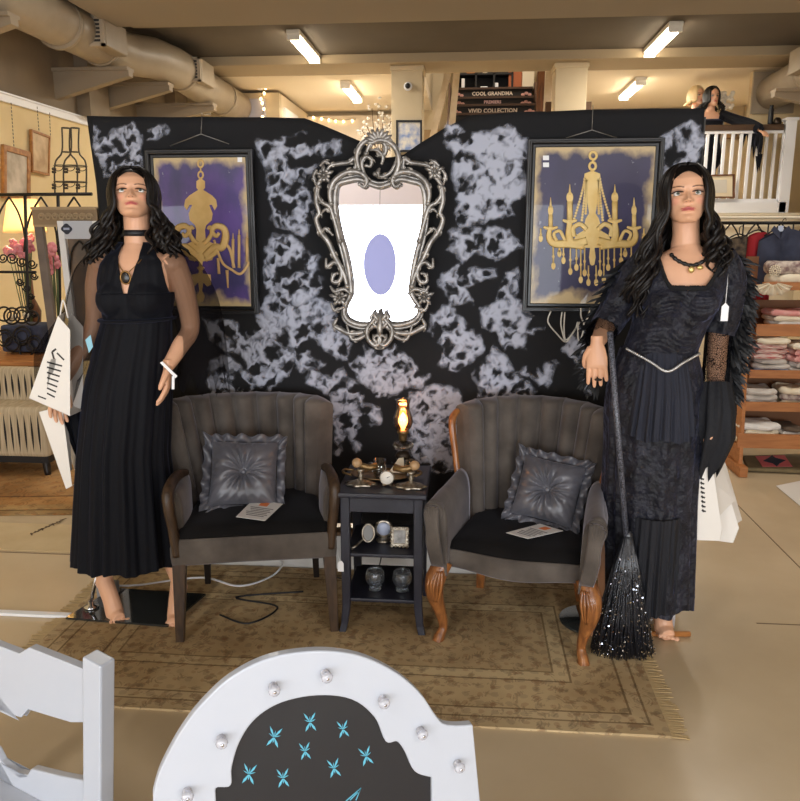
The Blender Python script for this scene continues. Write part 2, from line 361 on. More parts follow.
# unseen lamps added overhead to brighten the header wall and the bays
for x in (-1.9, 1.9):
    area('front_bay_fill', (x, -1.6, 3.58), (0, 0, 0), .15, 1.2, 55, (1, .97, .93))
    area('middle_bay_fill', (x*1.1, 5.2, 3.58), (0, 0, 0), .15, 1.2, 32, (1, .95, .87))
w = bpy.data.worlds.new('World'); sc.world = w; w.use_nodes = True
w.node_tree.nodes['Background'].inputs[0].default_value = (.85, .92, 1, 1); w.node_tree.nodes['Background'].inputs[1].default_value = 1.0
sc.view_settings.view_transform = 'Standard'; sc.view_settings.look = 'None'; sc.view_settings.gamma = 1; sc.view_settings.exposure = EXPO
# ------------------------------------------------------------------ rugs, floor pieces
def rug_mat(name, base, dark, accent, bands, W, D, pat=1.0):
    # faded oriental rug: border bands by distance to the edge, blurred floral motifs from noise + voronoi
    m = bpy.data.materials.new(name); m.use_nodes = True; nt = m.node_tree; N = nt.nodes; L = nt.links; b = N['Principled BSDF']; b.inputs['Roughness'].default_value = .95
    b.inputs['Specular IOR Level'].default_value = .1
    tc = N.new('ShaderNodeTexCoord'); sp = N.new('ShaderNodeSeparateXYZ'); L.new(tc.outputs['Object'], sp.inputs[0])
    def math_(op, a, c=None):
        n = N.new('ShaderNodeMath'); n.operation = op
        for i, q in enumerate((a, c)):
            if q is None: continue
            if isinstance(q, (int, float)): n.inputs[i].default_value = q
            else: L.new(q, n.inputs[i])
        return n.outputs[0]
    dx = math_('SUBTRACT', W/2, math_('ABSOLUTE', sp.outputs[0])); dy = math_('SUBTRACT', D/2, math_('ABSOLUTE', sp.outputs[1]))
    e = math_('MINIMUM', dx, dy)
    cr = N.new('ShaderNodeValToRGB'); cr.color_ramp.interpolation = 'CONSTANT'
    els = cr.color_ramp.elements
    for i, (p, c) in enumerate(bands):
        el = els[i] if i < len(els) and i < 1 else (els[1] if i == 1 else els.new(p)); el.position = p; el.color = lin(c)
    L.new(e, cr.inputs[0])
    v = N.new('ShaderNodeTexVoronoi'); v.inputs['Scale'].default_value = 9*pat; v.feature = 'F1'; L.new(tc.outputs['Object'], v.inputs['Vector'])
    n1 = N.new('ShaderNodeTexNoise'); n1.inputs['Scale'].default_value = 26*pat; n1.inputs['Detail'].default_value = 5; L.new(tc.outputs['Object'], n1.inputs['Vector'])
    n2 = N.new('ShaderNodeTexNoise'); n2.inputs['Scale'].default_value = 1.8; n2.inputs['Detail'].default_value = 4; L.new(tc.outputs['Object'], n2.inputs['Vector'])
    rings = math_('SINE', math_('MULTIPLY', v.outputs['Distance'], 62))
    mo = math_('MULTIPLY', math_('GREATER_THAN', math_('ADD', math_('MULTIPLY', rings, .07), n1.outputs[0]), .58), .34)
    mx = N.new('ShaderNodeMixRGB'); L.new(mo, mx.inputs[0]); L.new(cr.outputs[0], mx.inputs[1]); mx.inputs[2].default_value = lin(dark)
    m2 = N.new('ShaderNodeMixRGB'); L.new(math_('MULTIPLY', math_('GREATER_THAN', math_('SUBTRACT', n1.outputs[0], math_('MULTIPLY', rings, .06)), .62), .3), m2.inputs[0]); L.new(mx.outputs[0], m2.inputs[1]); m2.inputs[2].default_value = lin(accent)
    wob = math_('MULTIPLY', n1.outputs[0], 2.2)
    lx_ = math_('SINE', math_('ADD', math_('MULTIPLY', sp.outputs[0], 64*pat), wob)); ly_ = math_('SINE', math_('ADD', math_('MULTIPLY', sp.outputs[1], 64*pat), wob)); lat = math_('MULTIPLY', lx_, ly_)
    m2b = N.new('ShaderNodeMixRGB'); L.new(math_('MULTIPLY', math_('GREATER_THAN', lat, .62), .22), m2b.inputs[0]); L.new(m2.outputs[0], m2b.inputs[1]); m2b.inputs[2].default_value = lin((104, 92, 80))
    m2c = N.new('ShaderNodeMixRGB'); L.new(math_('MULTIPLY', math_('LESS_THAN', lat, -.78), .28), m2c.inputs[0]); L.new(m2b.outputs[0], m2c.inputs[1]); m2c.inputs[2].default_value = lin(accent); m2 = m2c
    m3 = N.new('ShaderNodeMixRGB'); m3.blend_type = 'MULTIPLY'; L.new(math_('MULTIPLY', math_('GREATER_THAN', n2.outputs[0], .2), .9), m3.inputs[0]); L.new(m2.outputs[0], m3.inputs[1])
    r3 = N.new('ShaderNodeValToRGB'); r3.color_ramp.elements[0].position = .38; r3.color_ramp.elements[0].color = (.58, .52, .46, 1); r3.color_ramp.elements[1].position = .6; r3.color_ramp.elements[1].color = (1, 1, 1, 1)
    L.new(n2.outputs[0], r3.inputs[0]); L.new(r3.outputs[0], m3.inputs[2]); L.new(m3.outputs[0], b.inputs['Base Color'])
    bp = N.new('ShaderNodeBump'); bp.inputs['Strength'].default_value = .3; bp.inputs['Distance'].default_value = .004; L.new(n1.outputs[0], bp.inputs['Height']); L.new(bp.outputs[0], b.inputs['Normal'])
    return m
RX0, RX1, RY0, RY1 = -1.63, .665, 2.215, 3.34
def rug(name, label, x0, x1, y0, y1, m, rz=0, fringe=True, th=.008):
    W, D = x1-x0, y1-y0
    t = thing(name, label, 'rug', ((x0+x1)/2, (y0+y1)/2, 0), rz)
    nx, ny = 60, 36; rows = []
    for j in range(ny+1):
        rows.append([(-W/2+W*i/nx, -D/2+D*j/ny, th+.003*float(pn(i*.13+j*.02, j*.1+3))) for i in range(nx+1)])
    mb = MB().grid(rows)
    edge = [r for r in rows]
    ring = [rows[0][i] for i in range(nx+1)]+[rows[j][nx] for j in range(1, ny+1)]+[rows[ny][i] for i in range(nx-1, -1, -1)]+[rows[j][0] for j in range(ny-1, 0, -1)]
    mb.grid([ring, [(p[0], p[1], .0005) for p in ring]], cv=True)
    obj('pile', mb, m, t, local=True)
    if fringe:
        for e in (-1, 1):
            f = MB(); k = -D/2
            while k < D/2:
                L_ = .045+.02*random.random(); dy = random.uniform(-.012, .012)
                a = Vector((e*W/2, k, .006)); q = Vector((e*(W/2+L_), k+dy, .003)); f.beam(a, q, .006, .003); k += .009
            obj('fringe', f, mat('fringe_cotton', (186, 160, 116), .9), t, local=True)
    return t
B1 = [(0, (200, 176, 136)), (.05, (150, 128, 96)), (.058, (204, 180, 140)), (.10, (146, 124, 92)), (.107, (200, 174, 132)), (.27, (146, 124, 92)), (.278, (206, 182, 140)), (.33, (150, 128, 94)), (.337, (188, 162, 122))]
rug('oriental_rug', 'faded beige oriental rug with border bands under the two armchairs', RX0, RX1, RY0, RY1, rug_mat('faded_rug', (160, 136, 104), (72, 58, 44), (140, 92, 62), B1, RX1-RX0, RY1-RY0))
B2 = [(0, (170, 140, 96)), (.06, (110, 86, 56)), (.075, (186, 152, 102)), (.16, (196, 150, 96)), (.3, (128, 94, 62)), (.32, (182, 140, 92))]
rug('floral_rug', 'tan floral rug under the striped settee at far left', -4.0+.3, -1.75, 3.9, 6.0, rug_mat('floral_rug_pile', (170, 140, 100), (104, 70, 44), (196, 130, 76), B2, 1.95, 2.1, .6), fringe=False, rz=math.radians(7))
mt = thing('door_mat', 'plain beige floor mat with faint dark scribble, left of the black-dressed mannequin', 'mat', (-2.2, 3.62, 0))
obj('pile', MB().bx(-2.95, -1.45, 3.44, 3.80, 0, .006), mat('beige_mat', (190, 165, 124), .9, nz=(5, (200, 177, 136))), mt, bevel=.003)
sm = MB()
for i in range(9):
    p = F(33+i*3.6, 533-i*1.6, .007); sm.beam(p+Vector((-.012, 0, 0)), p+Vector((.012, .03*(i % 3-1), 0)), .008, .0006); sm.beam(p+Vector((0, -.02, 0)), p+Vector((.004, .02, 0)), .006, .0006)
obj('scribble', sm, mat('scribble_ink', (96, 76, 52), .9), mt)
# white cable cover and cables behind the chairs
tag(obj('cable_cover', MB().bx(-2.6, -1.62, 2.79, 2.825, 0, .014), WHITE, bevel=.005, label='white plastic cable cover strip on floor at far left', cat='cable cover'))
# sawn joints in the concrete are part of the floor
st('trim_20', MB().bx(-4, -1.6, 3.42, 3.427, -.001, .0012).bx(1.2, 4, 3.0, 3.006, -.001, .0012).bx(1.6, 1.606, .5, 5, -.001, .0012), mat('joint_line', (112, 92, 66), .9))
# ------------------------------------------------------------------ backdrop
BY = 3.45
tl = P(90, 115, BY); tr_ = P(705, 108, BY)
BX0, BX1 = tl.x, tr_.x
topx = [(90, 116), (150, 117), (230, 117), (305, 118), (325, 126), (360, 141), (385, 158), (402, 156), (420, 143), (445, 128), (472, 115), (520, 112), (620, 109), (705, 108)]
_tx = [P(a, b, BY).x for a, b in topx]; _tz = [P(a, b, BY).z for a, b in topx]
def topz(x): return float(np.interp(x, _tx, _tz))
def byf(x, z):
    d = abs(x-P(395, 200, BY).x)
    return BY+.010*math.sin(x*9)*(.4+.3*math.sin(z*2))+.006*math.sin(x*23+z*3)+.012*max(0, 1-d/.35)*max(0, (z-1.5))*math.sin((x+z)*16)
bd = thing('backdrop', 'black fabric backdrop hung behind the armchairs, top edge dipping behind the mirror', 'backdrop', ((BX0+BX1)/2, BY, 0))
rows = []; n = 110
for j in range(61):
    r = []
    for i in range(n+1):
        x = BX0+(BX1-BX0)*i/n; z1 = topz(x); z = .2+(z1-.2)*j/60
        xx = x+.015*math.sin(z*5)*(1 if i in (0,) else 0)
        r.append((xx, byf(x, z), z))
    rows.append(r)
FAB = mat('black_backdrop_cloth', (14, 14, 17), .9, bump=(160, .15, .002), nz=(2, (19, 19, 23)))
obj('cloth', MB().grid(rows), FAB, bd, solid=.004)
pm = MB()
for px in (97, 305, 475, 700):
    p = P(px, 150, BY+.05); q = MB().tube([(p.x, BY+.045, 0), (p.x, BY+.045, topz(p.x)-.03)], .013, 10); obj('stand_pole', q, BLACK, bd)
# low white plinth behind the chairs
pl = thing('plinth', 'low white boxed plinth on the floor behind the armchairs', 'plinth', (-.2, 3.39, 0))
for (x0, x1) in ((-1.3, -.614), (-.61, .106), (.11, .616), (.62, .95)):
    obj('panel', MB().bx(x0, x1, 3.37, 3.385, .0, .17), mat('plinth_white', (214, 212, 208), .5), pl, bevel=.003)
obj('top_board', MB().bx(-1.3, .95, 3.36, 3.43, .17, .19), mat('plinth_brown', (104, 76, 48), .6), pl, bevel=.004)
# ------------------------------------------------------------------ cobwebs stuck on the cloth
def zo(pts, ox, oy, s): return [(ox+x/s, oy+y/s) for x, y in pts]
Z3 = lambda *p: zo(p, 80, 100, 2.857)
Z2 = lambda *p: zo(p, 180, 300, 2.857)
Z4 = lambda *p: zo(p, 420, 100, 2.667)
Z8 = lambda *p: zo(p, 430, 300, 3.81)
WEBS = [
 ('white cobweb tuft in the top left corner of the backdrop', Z3((45,75),(75,95),(105,80),(155,68),(172,85),(240,70),(252,85),(210,115),(170,102),(180,160),(172,215),(75,225),(58,175),(42,130)), .62),
 ('tall white cobweb between the left framed print and the mirror top', Z3((500,105),(560,115),(600,105),(635,85),(650,110),(700,130),(745,115),(745,150),(700,165),(680,190),(660,220),(655,270),(668,310),(662,350),(635,395),(600,370),(560,360),(540,340),(550,310),(535,250),(522,170),(498,140)), .55),
 ('cobweb beside the lower right corner of the left framed print', [(272,234),(292,236),(304,252),(318,256),(322,290),(312,300),(296,306),(285,330),(270,346),(258,318),(266,300),(262,270)], .55),
 ('wide cobweb under the left framed print', Z2((65,60),(150,55),(190,80),(225,60),(235,20),(262,10),(285,60),(262,110),(310,130),(330,160),(300,220),(260,260),(220,240),(200,210),(180,170),(120,140),(80,110)), .5),
 ('small cobweb just above the left armchair back', Z2((75,235),(90,180),(130,150),(150,180),(200,210),(215,240),(190,280),(80,280)), .55),
 ('large cobweb below left of the mirror', Z2((300,20),(350,0),(400,0),(440,10),(460,80),(490,130),(480,170),(440,170),(410,130),(385,110),(370,160),(410,190),(380,200),(340,210),(320,150),(308,70)), .5),
 ('cobweb right of the left armchair back', Z2((370,205),(400,215),(460,190),(472,220),(445,240),(480,225),(520,260),(522,300),(575,305),(570,350),(510,370),(495,400),(530,425),(500,436),(470,380),(450,450),(430,445),(440,370),(430,280),(400,260),(360,240)), .5),
 ('cobweb directly under the mirror', Z2((490,200),(485,180),(530,160),(530,120),(560,150),(610,130),(660,170),(690,210),(715,220),(700,245),(650,250),(600,280),(560,282),(540,250),(500,230)), .5),
 ('cobweb right of the oil lamp beside the right armchair back', Z2((665,300),(680,260),(750,240),(800,260),(800,400),(790,470),(740,500),(700,480),(690,430),(660,390),(648,340)), .5),
 ('broad white cobweb between the mirror and the right framed print', Z4((70,60),(100,55),(120,90),(180,85),(240,65),(260,90),(290,110),(285,150),(260,180),(290,220),(280,250),(240,280),(250,310),(200,320),(150,330),(110,345),(100,300),(110,240),(80,200),(90,150),(68,110)), .24),
 ('cobweb left of the right framed print, level with its middle', Z4((80,350),(150,340),(240,340),(270,400),(200,430),(150,400),(110,440),(75,400)), .5),
 ('cobweb right of the mirror, below its middle', Z4((60,460),(90,440),(200,450),(200,470),(120,500),(140,540),(80,545),(50,490)), .5),
 ('narrow cobweb left of the right framed print, at its foot', Z4((220,470),(262,445),(262,540),(240,565),(195,545)), .5),
 ('big cobweb below the right framed print', Z8((190,30),(250,0),(350,0),(390,60),(360,115),(400,112),(430,105),(392,132),(362,125),(370,190),(320,180),(290,190),(250,120),(195,100)), .42),
 ('cobweb between the mirror foot and the right armchair', Z8((0,60),(80,10),(120,60),(150,100),(190,140),(210,200),(150,240),(80,280),(30,250),(60,180),(20,140),(-8,120)), .5),
 ('cobweb just above the right armchair back', Z8((160,280),(220,230),(250,180),(300,220),(310,270),(400,340),(400,400),(250,400),(190,370),(180,310)), .46),
 ('short curled cobweb above the right armchair wing', Z8((325,270),(360,250),(400,250),(430,280),(445,235),(490,240),(462,290),(450,325),(430,330),(385,300)), .5),
 ('cobweb behind the hand of the velvet-gowned mannequin', Z8((500,190),(530,140),(570,100),(605,120),(605,240),(620,350),(590,372),(578,300),(560,240),(520,195)), .5),
 ('cobweb in the top right corner of the backdrop', Z4((620,150),(640,110),(680,80),(720,50),(755,62),(757,120),(740,160),(720,200),(690,230),(650,260),(620,240)), .5),
 ('cobweb low beside the left arm of the right armchair', [(408,395),(430,386),(456,392),(456,440),(444,462),(415,462),(402,430)], .55),
]
WEBM = sheer('cobweb_cotton', (184, 188, 204), .5, attr='dens')
def cobweb(label, poly, thr):
    pts = [P(x, y, BY-.012) for x, y in poly]; A = np.array([(p.x, p.z) for p in pts])
    s = .0045; x0, z0 = A.min(0)-.04; x1, z1 = A.max(0)+.04
    xs = np.arange(x0, x1, s); zs = np.arange(z0, z1, s); X, Z = np.meshgrid(xs, zs); 
    wx = X+.030*fbm(X*9+5, Z*9, 3)+.01*pn(X*40, Z*40); wz = Z+.030*fbm(X*9+40, Z*9+9, 3)+.01*pn(X*40+7, Z*40)
    B = np.roll(A, -1, 0); d = np.full(X.shape, 9.0); ins = np.zeros(X.shape, bool)
    for (ax, az), (bx, bz) in zip(A, B):
        ex, ez = bx-ax, bz-az; t = np.clip(((wx-ax)*ex+(wz-az)*ez)/(ex*ex+ez*ez+1e-12), 0, 1)
        d = np.minimum(d, np.hypot(wx-ax-t*ex, wz-az-t*ez)); c = ((az > wz) != (bz > wz)) & (wx < ex*(wz-az)/(ez+1e-12)+ax); ins ^= c
    sd = np.where(ins, d, -d)
    o = hash(label) % 50 if False else len(label)*3.7
    r1 = 1-np.abs(2.6*fbm(wx*11+o, wz*11, 3)); r2 = 1-np.abs(2.6*fbm(wx*34+o, wz*26+3, 3)); f = fbm(X*12+9+o, Z*12, 4)
    rim = np.exp(-((sd-.012)/.010)**2)
    dens = np.clip((sd+.007)/.022, 0, 1)*np.clip((r1-thr)*1.5+.5*f+.3*np.exp(-((sd+.002)/.012)**2)+.5*(r2-.55)+.14, 0, 1)
    dens = np.clip(dens*1.15, 0, .95)
    keep = dens > .04; k4 = keep[:-1, :-1] | keep[1:, :-1] | keep[:-1, 1:] | keep[1:, 1:]
    idx = -np.ones(X.shape, int); used = np.zeros(X.shape, bool)
    used[:-1, :-1] |= k4; used[1:, :-1] |= k4; used[:-1, 1:] |= k4; used[1:, 1:] |= k4
    idx[used] = np.arange(used.sum())
    jj, ii = np.where(used); V = [(X[j, i], byf(X[j, i], Z[j, i])-.005-.008*dens[j, i], Z[j, i]) for j, i in zip(jj, ii)]
    fs = [(idx[j, i], idx[j, i+1], idx[j+1, i+1], idx[j+1, i]) for j, i in zip(*np.where(k4))]
    mb = MB().add(V, fs); o_ = obj('cobweb', mb, WEBM, label=label, cat='cobweb', group='cotton cobwebs on the black backdrop', recalc=False)
    at = o_.data.attributes.new('dens', 'FLOAT', 'POINT'); at.data.foreach_set('value', dens[used].astype(np.float32))
for w_ in WEBS: cobweb(*w_)
# ------------------------------------------------------------------ framed chandelier prints
FRM = mat('black_frame_wood', (20, 18, 18), .4, coat=.15)
GOLD = mat('gold_print', (204, 166, 100), .6, nz=(14, (222, 188, 124)))
def print_mat(name, c1, c2):
    m = bpy.data.materials.new(name); m.use_nodes = True; nt = m.node_tree; N = nt.nodes; L = nt.links; b = N['Principled BSDF']; b.inputs['Roughness'].default_value = .5
    b.inputs['Coat Weight'].default_value = .45; b.inputs['Coat Roughness'].default_value = .02
    tc = N.new('ShaderNodeTexCoord'); sp = N.new('ShaderNodeSeparateXYZ'); L.new(tc.outputs['Generated'], sp.inputs[0])
    def mt(op, a, c):
        n = N.new('ShaderNodeMath'); n.operation = op
        for i, q in enumerate((a, c)):
            if isinstance(q, (int, float)): n.inputs[i].default_value = q
            else: L.new(q, n.inputs[i])
        return n.outputs[0]
    ax = mt('ABSOLUTE', mt('SUBTRACT', sp.outputs[0], .5), 0); az = mt('ABSOLUTE', mt('SUBTRACT', sp.outputs[2], .5), 0)
    e = mt('MAXIMUM', ax, mt('ADD', az, .02)); nz = N.new('ShaderNodeTexNoise'); nz.inputs['Scale'].default_value = 5; nz.inputs['Detail'].default_value = 7; L.new(tc.outputs['Generated'], nz.inputs['Vector'])
    q = mt('ADD', e, mt('MULTIPLY', mt('SUBTRACT', nz.outputs[0], .5), .26))
    r = N.new('ShaderNodeValToRGB'); r.color_ramp.elements[0].position = .44; r.color_ramp.elements[0].color = (0, 0, 0, 1); r.color_ramp.elements[1].position = .50; r.color_ramp.elements[1].color = (1, 1, 1, 1); L.new(q, r.inputs[0])
    n2 = N.new('ShaderNodeTexNoise'); n2.inputs['Scale'].default_value = 2.6; n2.inputs['Detail'].default_value = 6; L.new(tc.outputs['Generated'], n2.inputs['Vector'])
    r2 = N.new('ShaderNodeValToRGB'); r2.color_ramp.elements[0].position = .38; r2.color_ramp.elements[0].color = lin(c1); r2.color_ramp.elements[1].position = .62; r2.color_ramp.elements[1].color = lin(c2); L.new(n2.outputs[0], r2.inputs[0])
    n3 = N.new('ShaderNodeTexNoise'); n3.inputs['Scale'].default_value = 24; n3.inputs['Detail'].default_value = 4; L.new(tc.outputs['Generated'], n3.inputs['Vector'])
    sk = N.new('ShaderNodeMixRGB'); L.new(mt('MULTIPLY', mt('GREATER_THAN', n3.outputs[0], .69), .6), sk.inputs[0]); L.new(r2.outputs[0], sk.inputs[1]); sk.inputs[2].default_value = lin((150, 150, 165))
    mx = N.new('ShaderNodeMixRGB'); L.new(r.outputs[0], mx.inputs[0]); L.new(sk.outputs[0], mx.inputs[1]); mx.inputs[2].default_value = lin((196, 172, 128)); L.new(mx.outputs[0], b.inputs['Base Color'])
    return m
FY = 3.40
def framed(label, c_tl, c_br, pm, wire):
    a = P(*c_tl, FY); b = P(*c_br, FY); x0, x1, z1, z0 = a.x, b.x, a.z, b.z
    t = thing('framed_print', label, 'framed print', ((x0+x1)/2, FY, z0))
    o = [(x0, FY, z0), (x1, FY, z0), (x1, FY, z1), (x0, FY, z1)]
    q = lambda d, y: [(x0+d, y, z0+d), (x1-d, y, z0+d), (x1-d, y, z1-d), (x0+d, y, z1-d)]
    obj('frame', MB().ringprism(q(0, FY-.012), q(.020, FY-.012), (0, .034, 0)).ringprism(q(.009, FY-.018), q(.018, FY-.018), (0, .01, 0)), FRM, t, bevel=.003)
    obj('liner', MB().ringprism(q(.020, FY-.004), q(.034, FY-.004), (0, .014, 0)), mat('frame_liner', (18, 16, 16), .3), t, bevel=.003)
    obj('print', MB().prism(q(.033, FY+.001), (0, .006, 0)), pm, t)
    w = MB(); (ax, ay), (lx, ly), (rx, ry), top = wire
    w.tube([P(lx, ly, FY+.01), P(ax, ay, FY+.01), P(rx, ry, FY+.01)], .0022, 5); w.tube([P(ax, ay, FY+.01), P(ax+1, top, FY+.015)], .0016, 5); w.tube([P(ax+1, top, FY+.015), P(ax+1, top-3, FY+.06)], .0016, 5)
    obj('hanging_wire', w, mat('steel_wire', (150, 146, 140), .35, metal=.8), t)
    return t, (x0, x1, z0, z1)
tL, bL = framed('black framed gold chandelier silhouette print on purple, behind the sheer-sleeved mannequin', (145, 150), (259, 314), print_mat('purple_print', (92, 66, 140), (56, 50, 100)), ((201, 134), (170, 146), (229, 144), 116))
tR, bR = framed('black framed gold candle chandelier print on navy, beside the velvet-gowned mannequin', (528, 139), (653, 312), print_mat('navy_print', (50, 44, 84), (40, 36, 72)), ((592, 130), (566, 138), (617, 138), 108))
GY = FY-.0015
def gp(x, y): return P(x, y, GY)
def flat(mb, poly): mb.prism([gp(x, y) for x, y in poly], (0, .003, 0))
def strip(mb, pts, w):
    c = spl([gp(*p) for p in pts], 6) if len(pts) > 2 else [gp(*p) for p in pts]
    mb.tube(c, [q/230 for q in (w if isinstance(w, (list, tuple)) else [w]*2)], 6, flat=.25, up=(0, 1, 0))
def ringp(mb, x, y, rx, ry, w): mb.tube([gp(x+rx*math.cos(a), y+ry*math.sin(a)) for a in np.linspace(0, 2*PI, 20, endpoint=False)], w/230, 6, closed=True, flat=.3, up=(0, 1, 0))
def disc(mb, x, y, rx, ry): flat(mb, [(x+rx*math.cos(a), y+ry*math.sin(a)) for a in np.linspace(0, 2*PI, 16, endpoint=False)])
def vsym(cx, half): return [(cx+a, b) for a, b in half]+[(cx-a, b) for a, b in reversed(half)]
g = MB()
zz = lambda x, y: (140+x/4.008, 130+y/4.008)
c = zz(243, 0)[0]
ringp(g, c, zz(0, 135)[1], 2.6, 3.6, 1.0); ringp(g, c, zz(0, 180)[1], 2.4, 3.4, 1.0); strip(g, [(c, zz(0, 150)[1]), (c, zz(0, 168)[1])], .8)
prof = [(3, 195), (17, 205), (17, 232), (10, 240), (45, 262), (62, 280), (66, 305), (56, 322), (45, 300), (34, 300), (48, 335), (44, 362), (22, 382), (17, 400), (20, 440), (62, 460), (60, 490), (45, 522), (8, 527), (6, 545), (16, 552), (6, 565), (10, 575), (40, 580), (42, 620), (26, 628), (10, 610), (5, 645), (16, 665), (12, 685), (2, 690)]
flat(g, vsym(c, [(a/4.008, 130+b/4.008) for a, b in prof]))
for e in (-1, 1):
    X = lambda a: c+e*a/4.008
    Y = lambda b: 130+b/4.008
    strip(g, [(X(15), Y(505)), (X(55), Y(470)), (X(85), Y(470)), (X(100), Y(430)), (X(92), Y(395)), (X(62), Y(385)), (X(45), Y(405)), (X(62), Y(425)), (X(75), Y(412))], [3.2, 4.2, 3, 1.6])
    strip(g, [(X(12), Y(455)), (X(30), Y(440)), (X(45), Y(410)), (X(38), Y(388)), (X(28), Y(398))], [2.5, 2.2, 1.4])
    strip(g, [(X(18), Y(520)), (X(60), Y(490)), (X(70), Y(455))], [2.5, 2.5, 1.5])
obj('chandelier_figure', g, GOLD, tL)
g = MB()      # the small candelabra at the print's lower right
for k, (x, y0, y1) in enumerate(((236, 236, 266), (242, 232, 268), (250, 235, 262))):
    strip(g, [(x-3, y0+3), (x-3, y1)], 1.5); strip(g, [(x-3, y0-3), (x-3, y0+3)], [.3, .9])
strip(g, [(214, 240), (222, 262), (232, 270), (240, 274), (246, 268), (249, 262)], 1.4); strip(g, [(216, 250), (224, 244), (230, 250), (234, 268)], 1.6); strip(g, [(218, 258), (219, 274)], 1.5); strip(g, [(227, 270), (228, 288)], [1.8, .8])
obj('candelabra_figure', g, mat('pale_gold_print', (214, 176, 118), .6), tL)
obj('price_sticker', MB().prism([gp(237.5, 157), gp(242, 157), gp(242, 162), gp(237.5, 162)], (0, .002, 0)), WHITE, tL)
g = MB(); zz = lambda x, y: (510+x/3.644, 120+y/3.644); c = zz(300, 0)[0]; Y = lambda b: 120+b/3.644
ringp(g, zz(303, 0)[0], Y(130), 3.4, 3.8, 1.3); ringp(g, zz(301, 0)[0], Y(168), 3.2, 3.8, 1.3); strip(g, [(zz(302, 0)[0], Y(140)), (zz(302, 0)[0], Y(158))], 1)
prof = [(4, 186), (28, 195), (30, 212), (16, 222), (18, 300), (12, 340), (24, 360), (28, 378), (14, 392), (60, 420), (68, 440), (66, 462), (8, 466), (12, 500), (8, 525), (3, 530)]
flat(g, vsym(c, [(a/3.644, 120+b/3.644) for a, b in prof]))
for e in (-1, 1):
    X = lambda a: c+e*a/3.644
    for (a0, b0, a1, b1) in ((28, 215, 66, 360), (24, 222, 38, 365), (20, 222, 24, 340)):
        nb = 15
        for k in range(nb):
            t = k/(nb-1); sag = 6*math.sin(PI*t)*-e*0; disc(g, X(a0+(a1-a0)*t**1.25), Y(b0+(b1-b0)*t), 1.25, 1.35)
    for (a, bt, bb, w) in ((82, 262, 365, 3.6), (152, 310, 390, 2.7)):
        strip(g, [(X(a), Y(bt+35)), (X(a), Y(bb))], w*.78); disc(g, X(a), Y(bt+20), w*.95, 5.5); strip(g, [(X(a), Y(bt-28)), (X(a), Y(bt+10))], [.25, 1.4]); strip(g, [(X(a-26), Y(bb)), (X(a), Y(bb+6)), (X(a+26), Y(bb))], [1, 2.2, 1])
    strip(g, [(X(20), Y(440)), (X(70), Y(450)), (X(85), Y(420)), (X(82), Y(370))], [4, 4, 2.6])
    strip(g, [(X(30), Y(462)), (X(90), Y(452)), (X(140), Y(450)), (X(158), Y(425)), (X(152), Y(390))], [3, 4, 3.2, 2])
    strip(g, [(X(20), Y(400)), (X(45), Y(380)), (X(70), Y(395)), (X(66), Y(425))], 2.4)
    strip(g, [(X(100), Y(440)), (X(118), Y(405)), (X(140), Y(415)), (X(130), Y(440))], 1.6)
    for (a, b0, b1) in ((188, 395, 440), (142, 455, 540), (120, 455, 495), (80, 460, 560), (58, 465, 545), (42, 465, 590), (28, 465, 565), (105, 460, 520), (14, 530, 600)):
        strip(g, [(X(a), Y(b0)), (X(a), Y(b1-18))], .7); disc(g, X(a), Y(b1-8), 2.1, 3.6); disc(g, X(a), Y((b0+b1)/2), 1.3, 1.8)
obj('chandelier_figure', g, mat('bright_gold_print', (232, 196, 120), .6, nz=(16, (244, 216, 150))), tR)
for y in (155.5, 162.5): obj('price_sticker', MB().prism([gp(543, y), gp(549, y), gp(549, y+4.6), gp(543, y+4.6)], (0, .002, 0)), WHITE, tR)
# silver cord looped under the right print
cd = MB()
for pts in ([(551, 311), (548, 322), (558, 335), (566, 342), (572, 334), (580, 322)], [(562, 312), (561, 325), (565, 342)], [(565, 312), (564, 328), (566, 340), (575, 330), (578, 322), (578, 338), (581, 342)], [(590, 308), (588, 317), (584, 322), (581, 316), (581, 308)], [(584, 322), (583, 332), (580, 342)]):
    cd.tube(spl([P(x, y, FY-.02) for x, y in pts], 5), .0035, 6)
obj('silver_rope', cd, mat('silver_cord_metal', (205, 200, 190), .4, metal=.4), label='looped silver cord hanging below the navy chandelier print', cat='cord')
# ------------------------------------------------------------------ ornate mirror
PEW = mat('pewter', (178, 173, 168), .38, metal=.6, nz=(30, (120, 116, 112), 5), bump=(60, .3, .003))
MYF = 3.36
mr = thing('ornate_mirror', 'ornate pewter scrollwork mirror hanging in the middle of the backdrop', 'mirror', (P(380, 345, MYF).x, MYF+.04, P(380, 345, MYF).z))
mz = lambda x, y, d=0: P(300+x/3.206, 110+y/3.206, MYF-d)
GL = [(120,240),(150,228),(190,222),(222,236),(255,246),(288,236),(320,222),(355,228),(388,240),(400,280),(400,330),(390,400),(374,460),(362,520),(356,580),(366,606),(382,630),(382,655),(360,678),(310,690),(270,682),(255,672),(240,682),(200,690),(160,678),(142,655),(144,628),(158,600),(164,575),(158,520),(146,460),(128,400),(114,330),(112,280)]
glp = spl([mz(*p) for p in GL], 4, closed=True)
GLASS_N = Vector((0, -1, 0)); 
obj('mirror_glass', MB().prism([p+Vector((0, .02, 0)) for p in glp], (0, .004, 0)), mat('silvered_glass', (240, 240, 244), .0, metal=1), mr)
fm = MB(); fm.tube(glp, .011, 10, closed=True, up=(0, 1, 0)); fm.tube([p+(p-mz(255, 430)).normalized()*.016+Vector((0, .008, 0)) for p in glp], .007, 8, closed=True, up=(0, 1, 0))
obj('moulding', fm, PEW, mr)
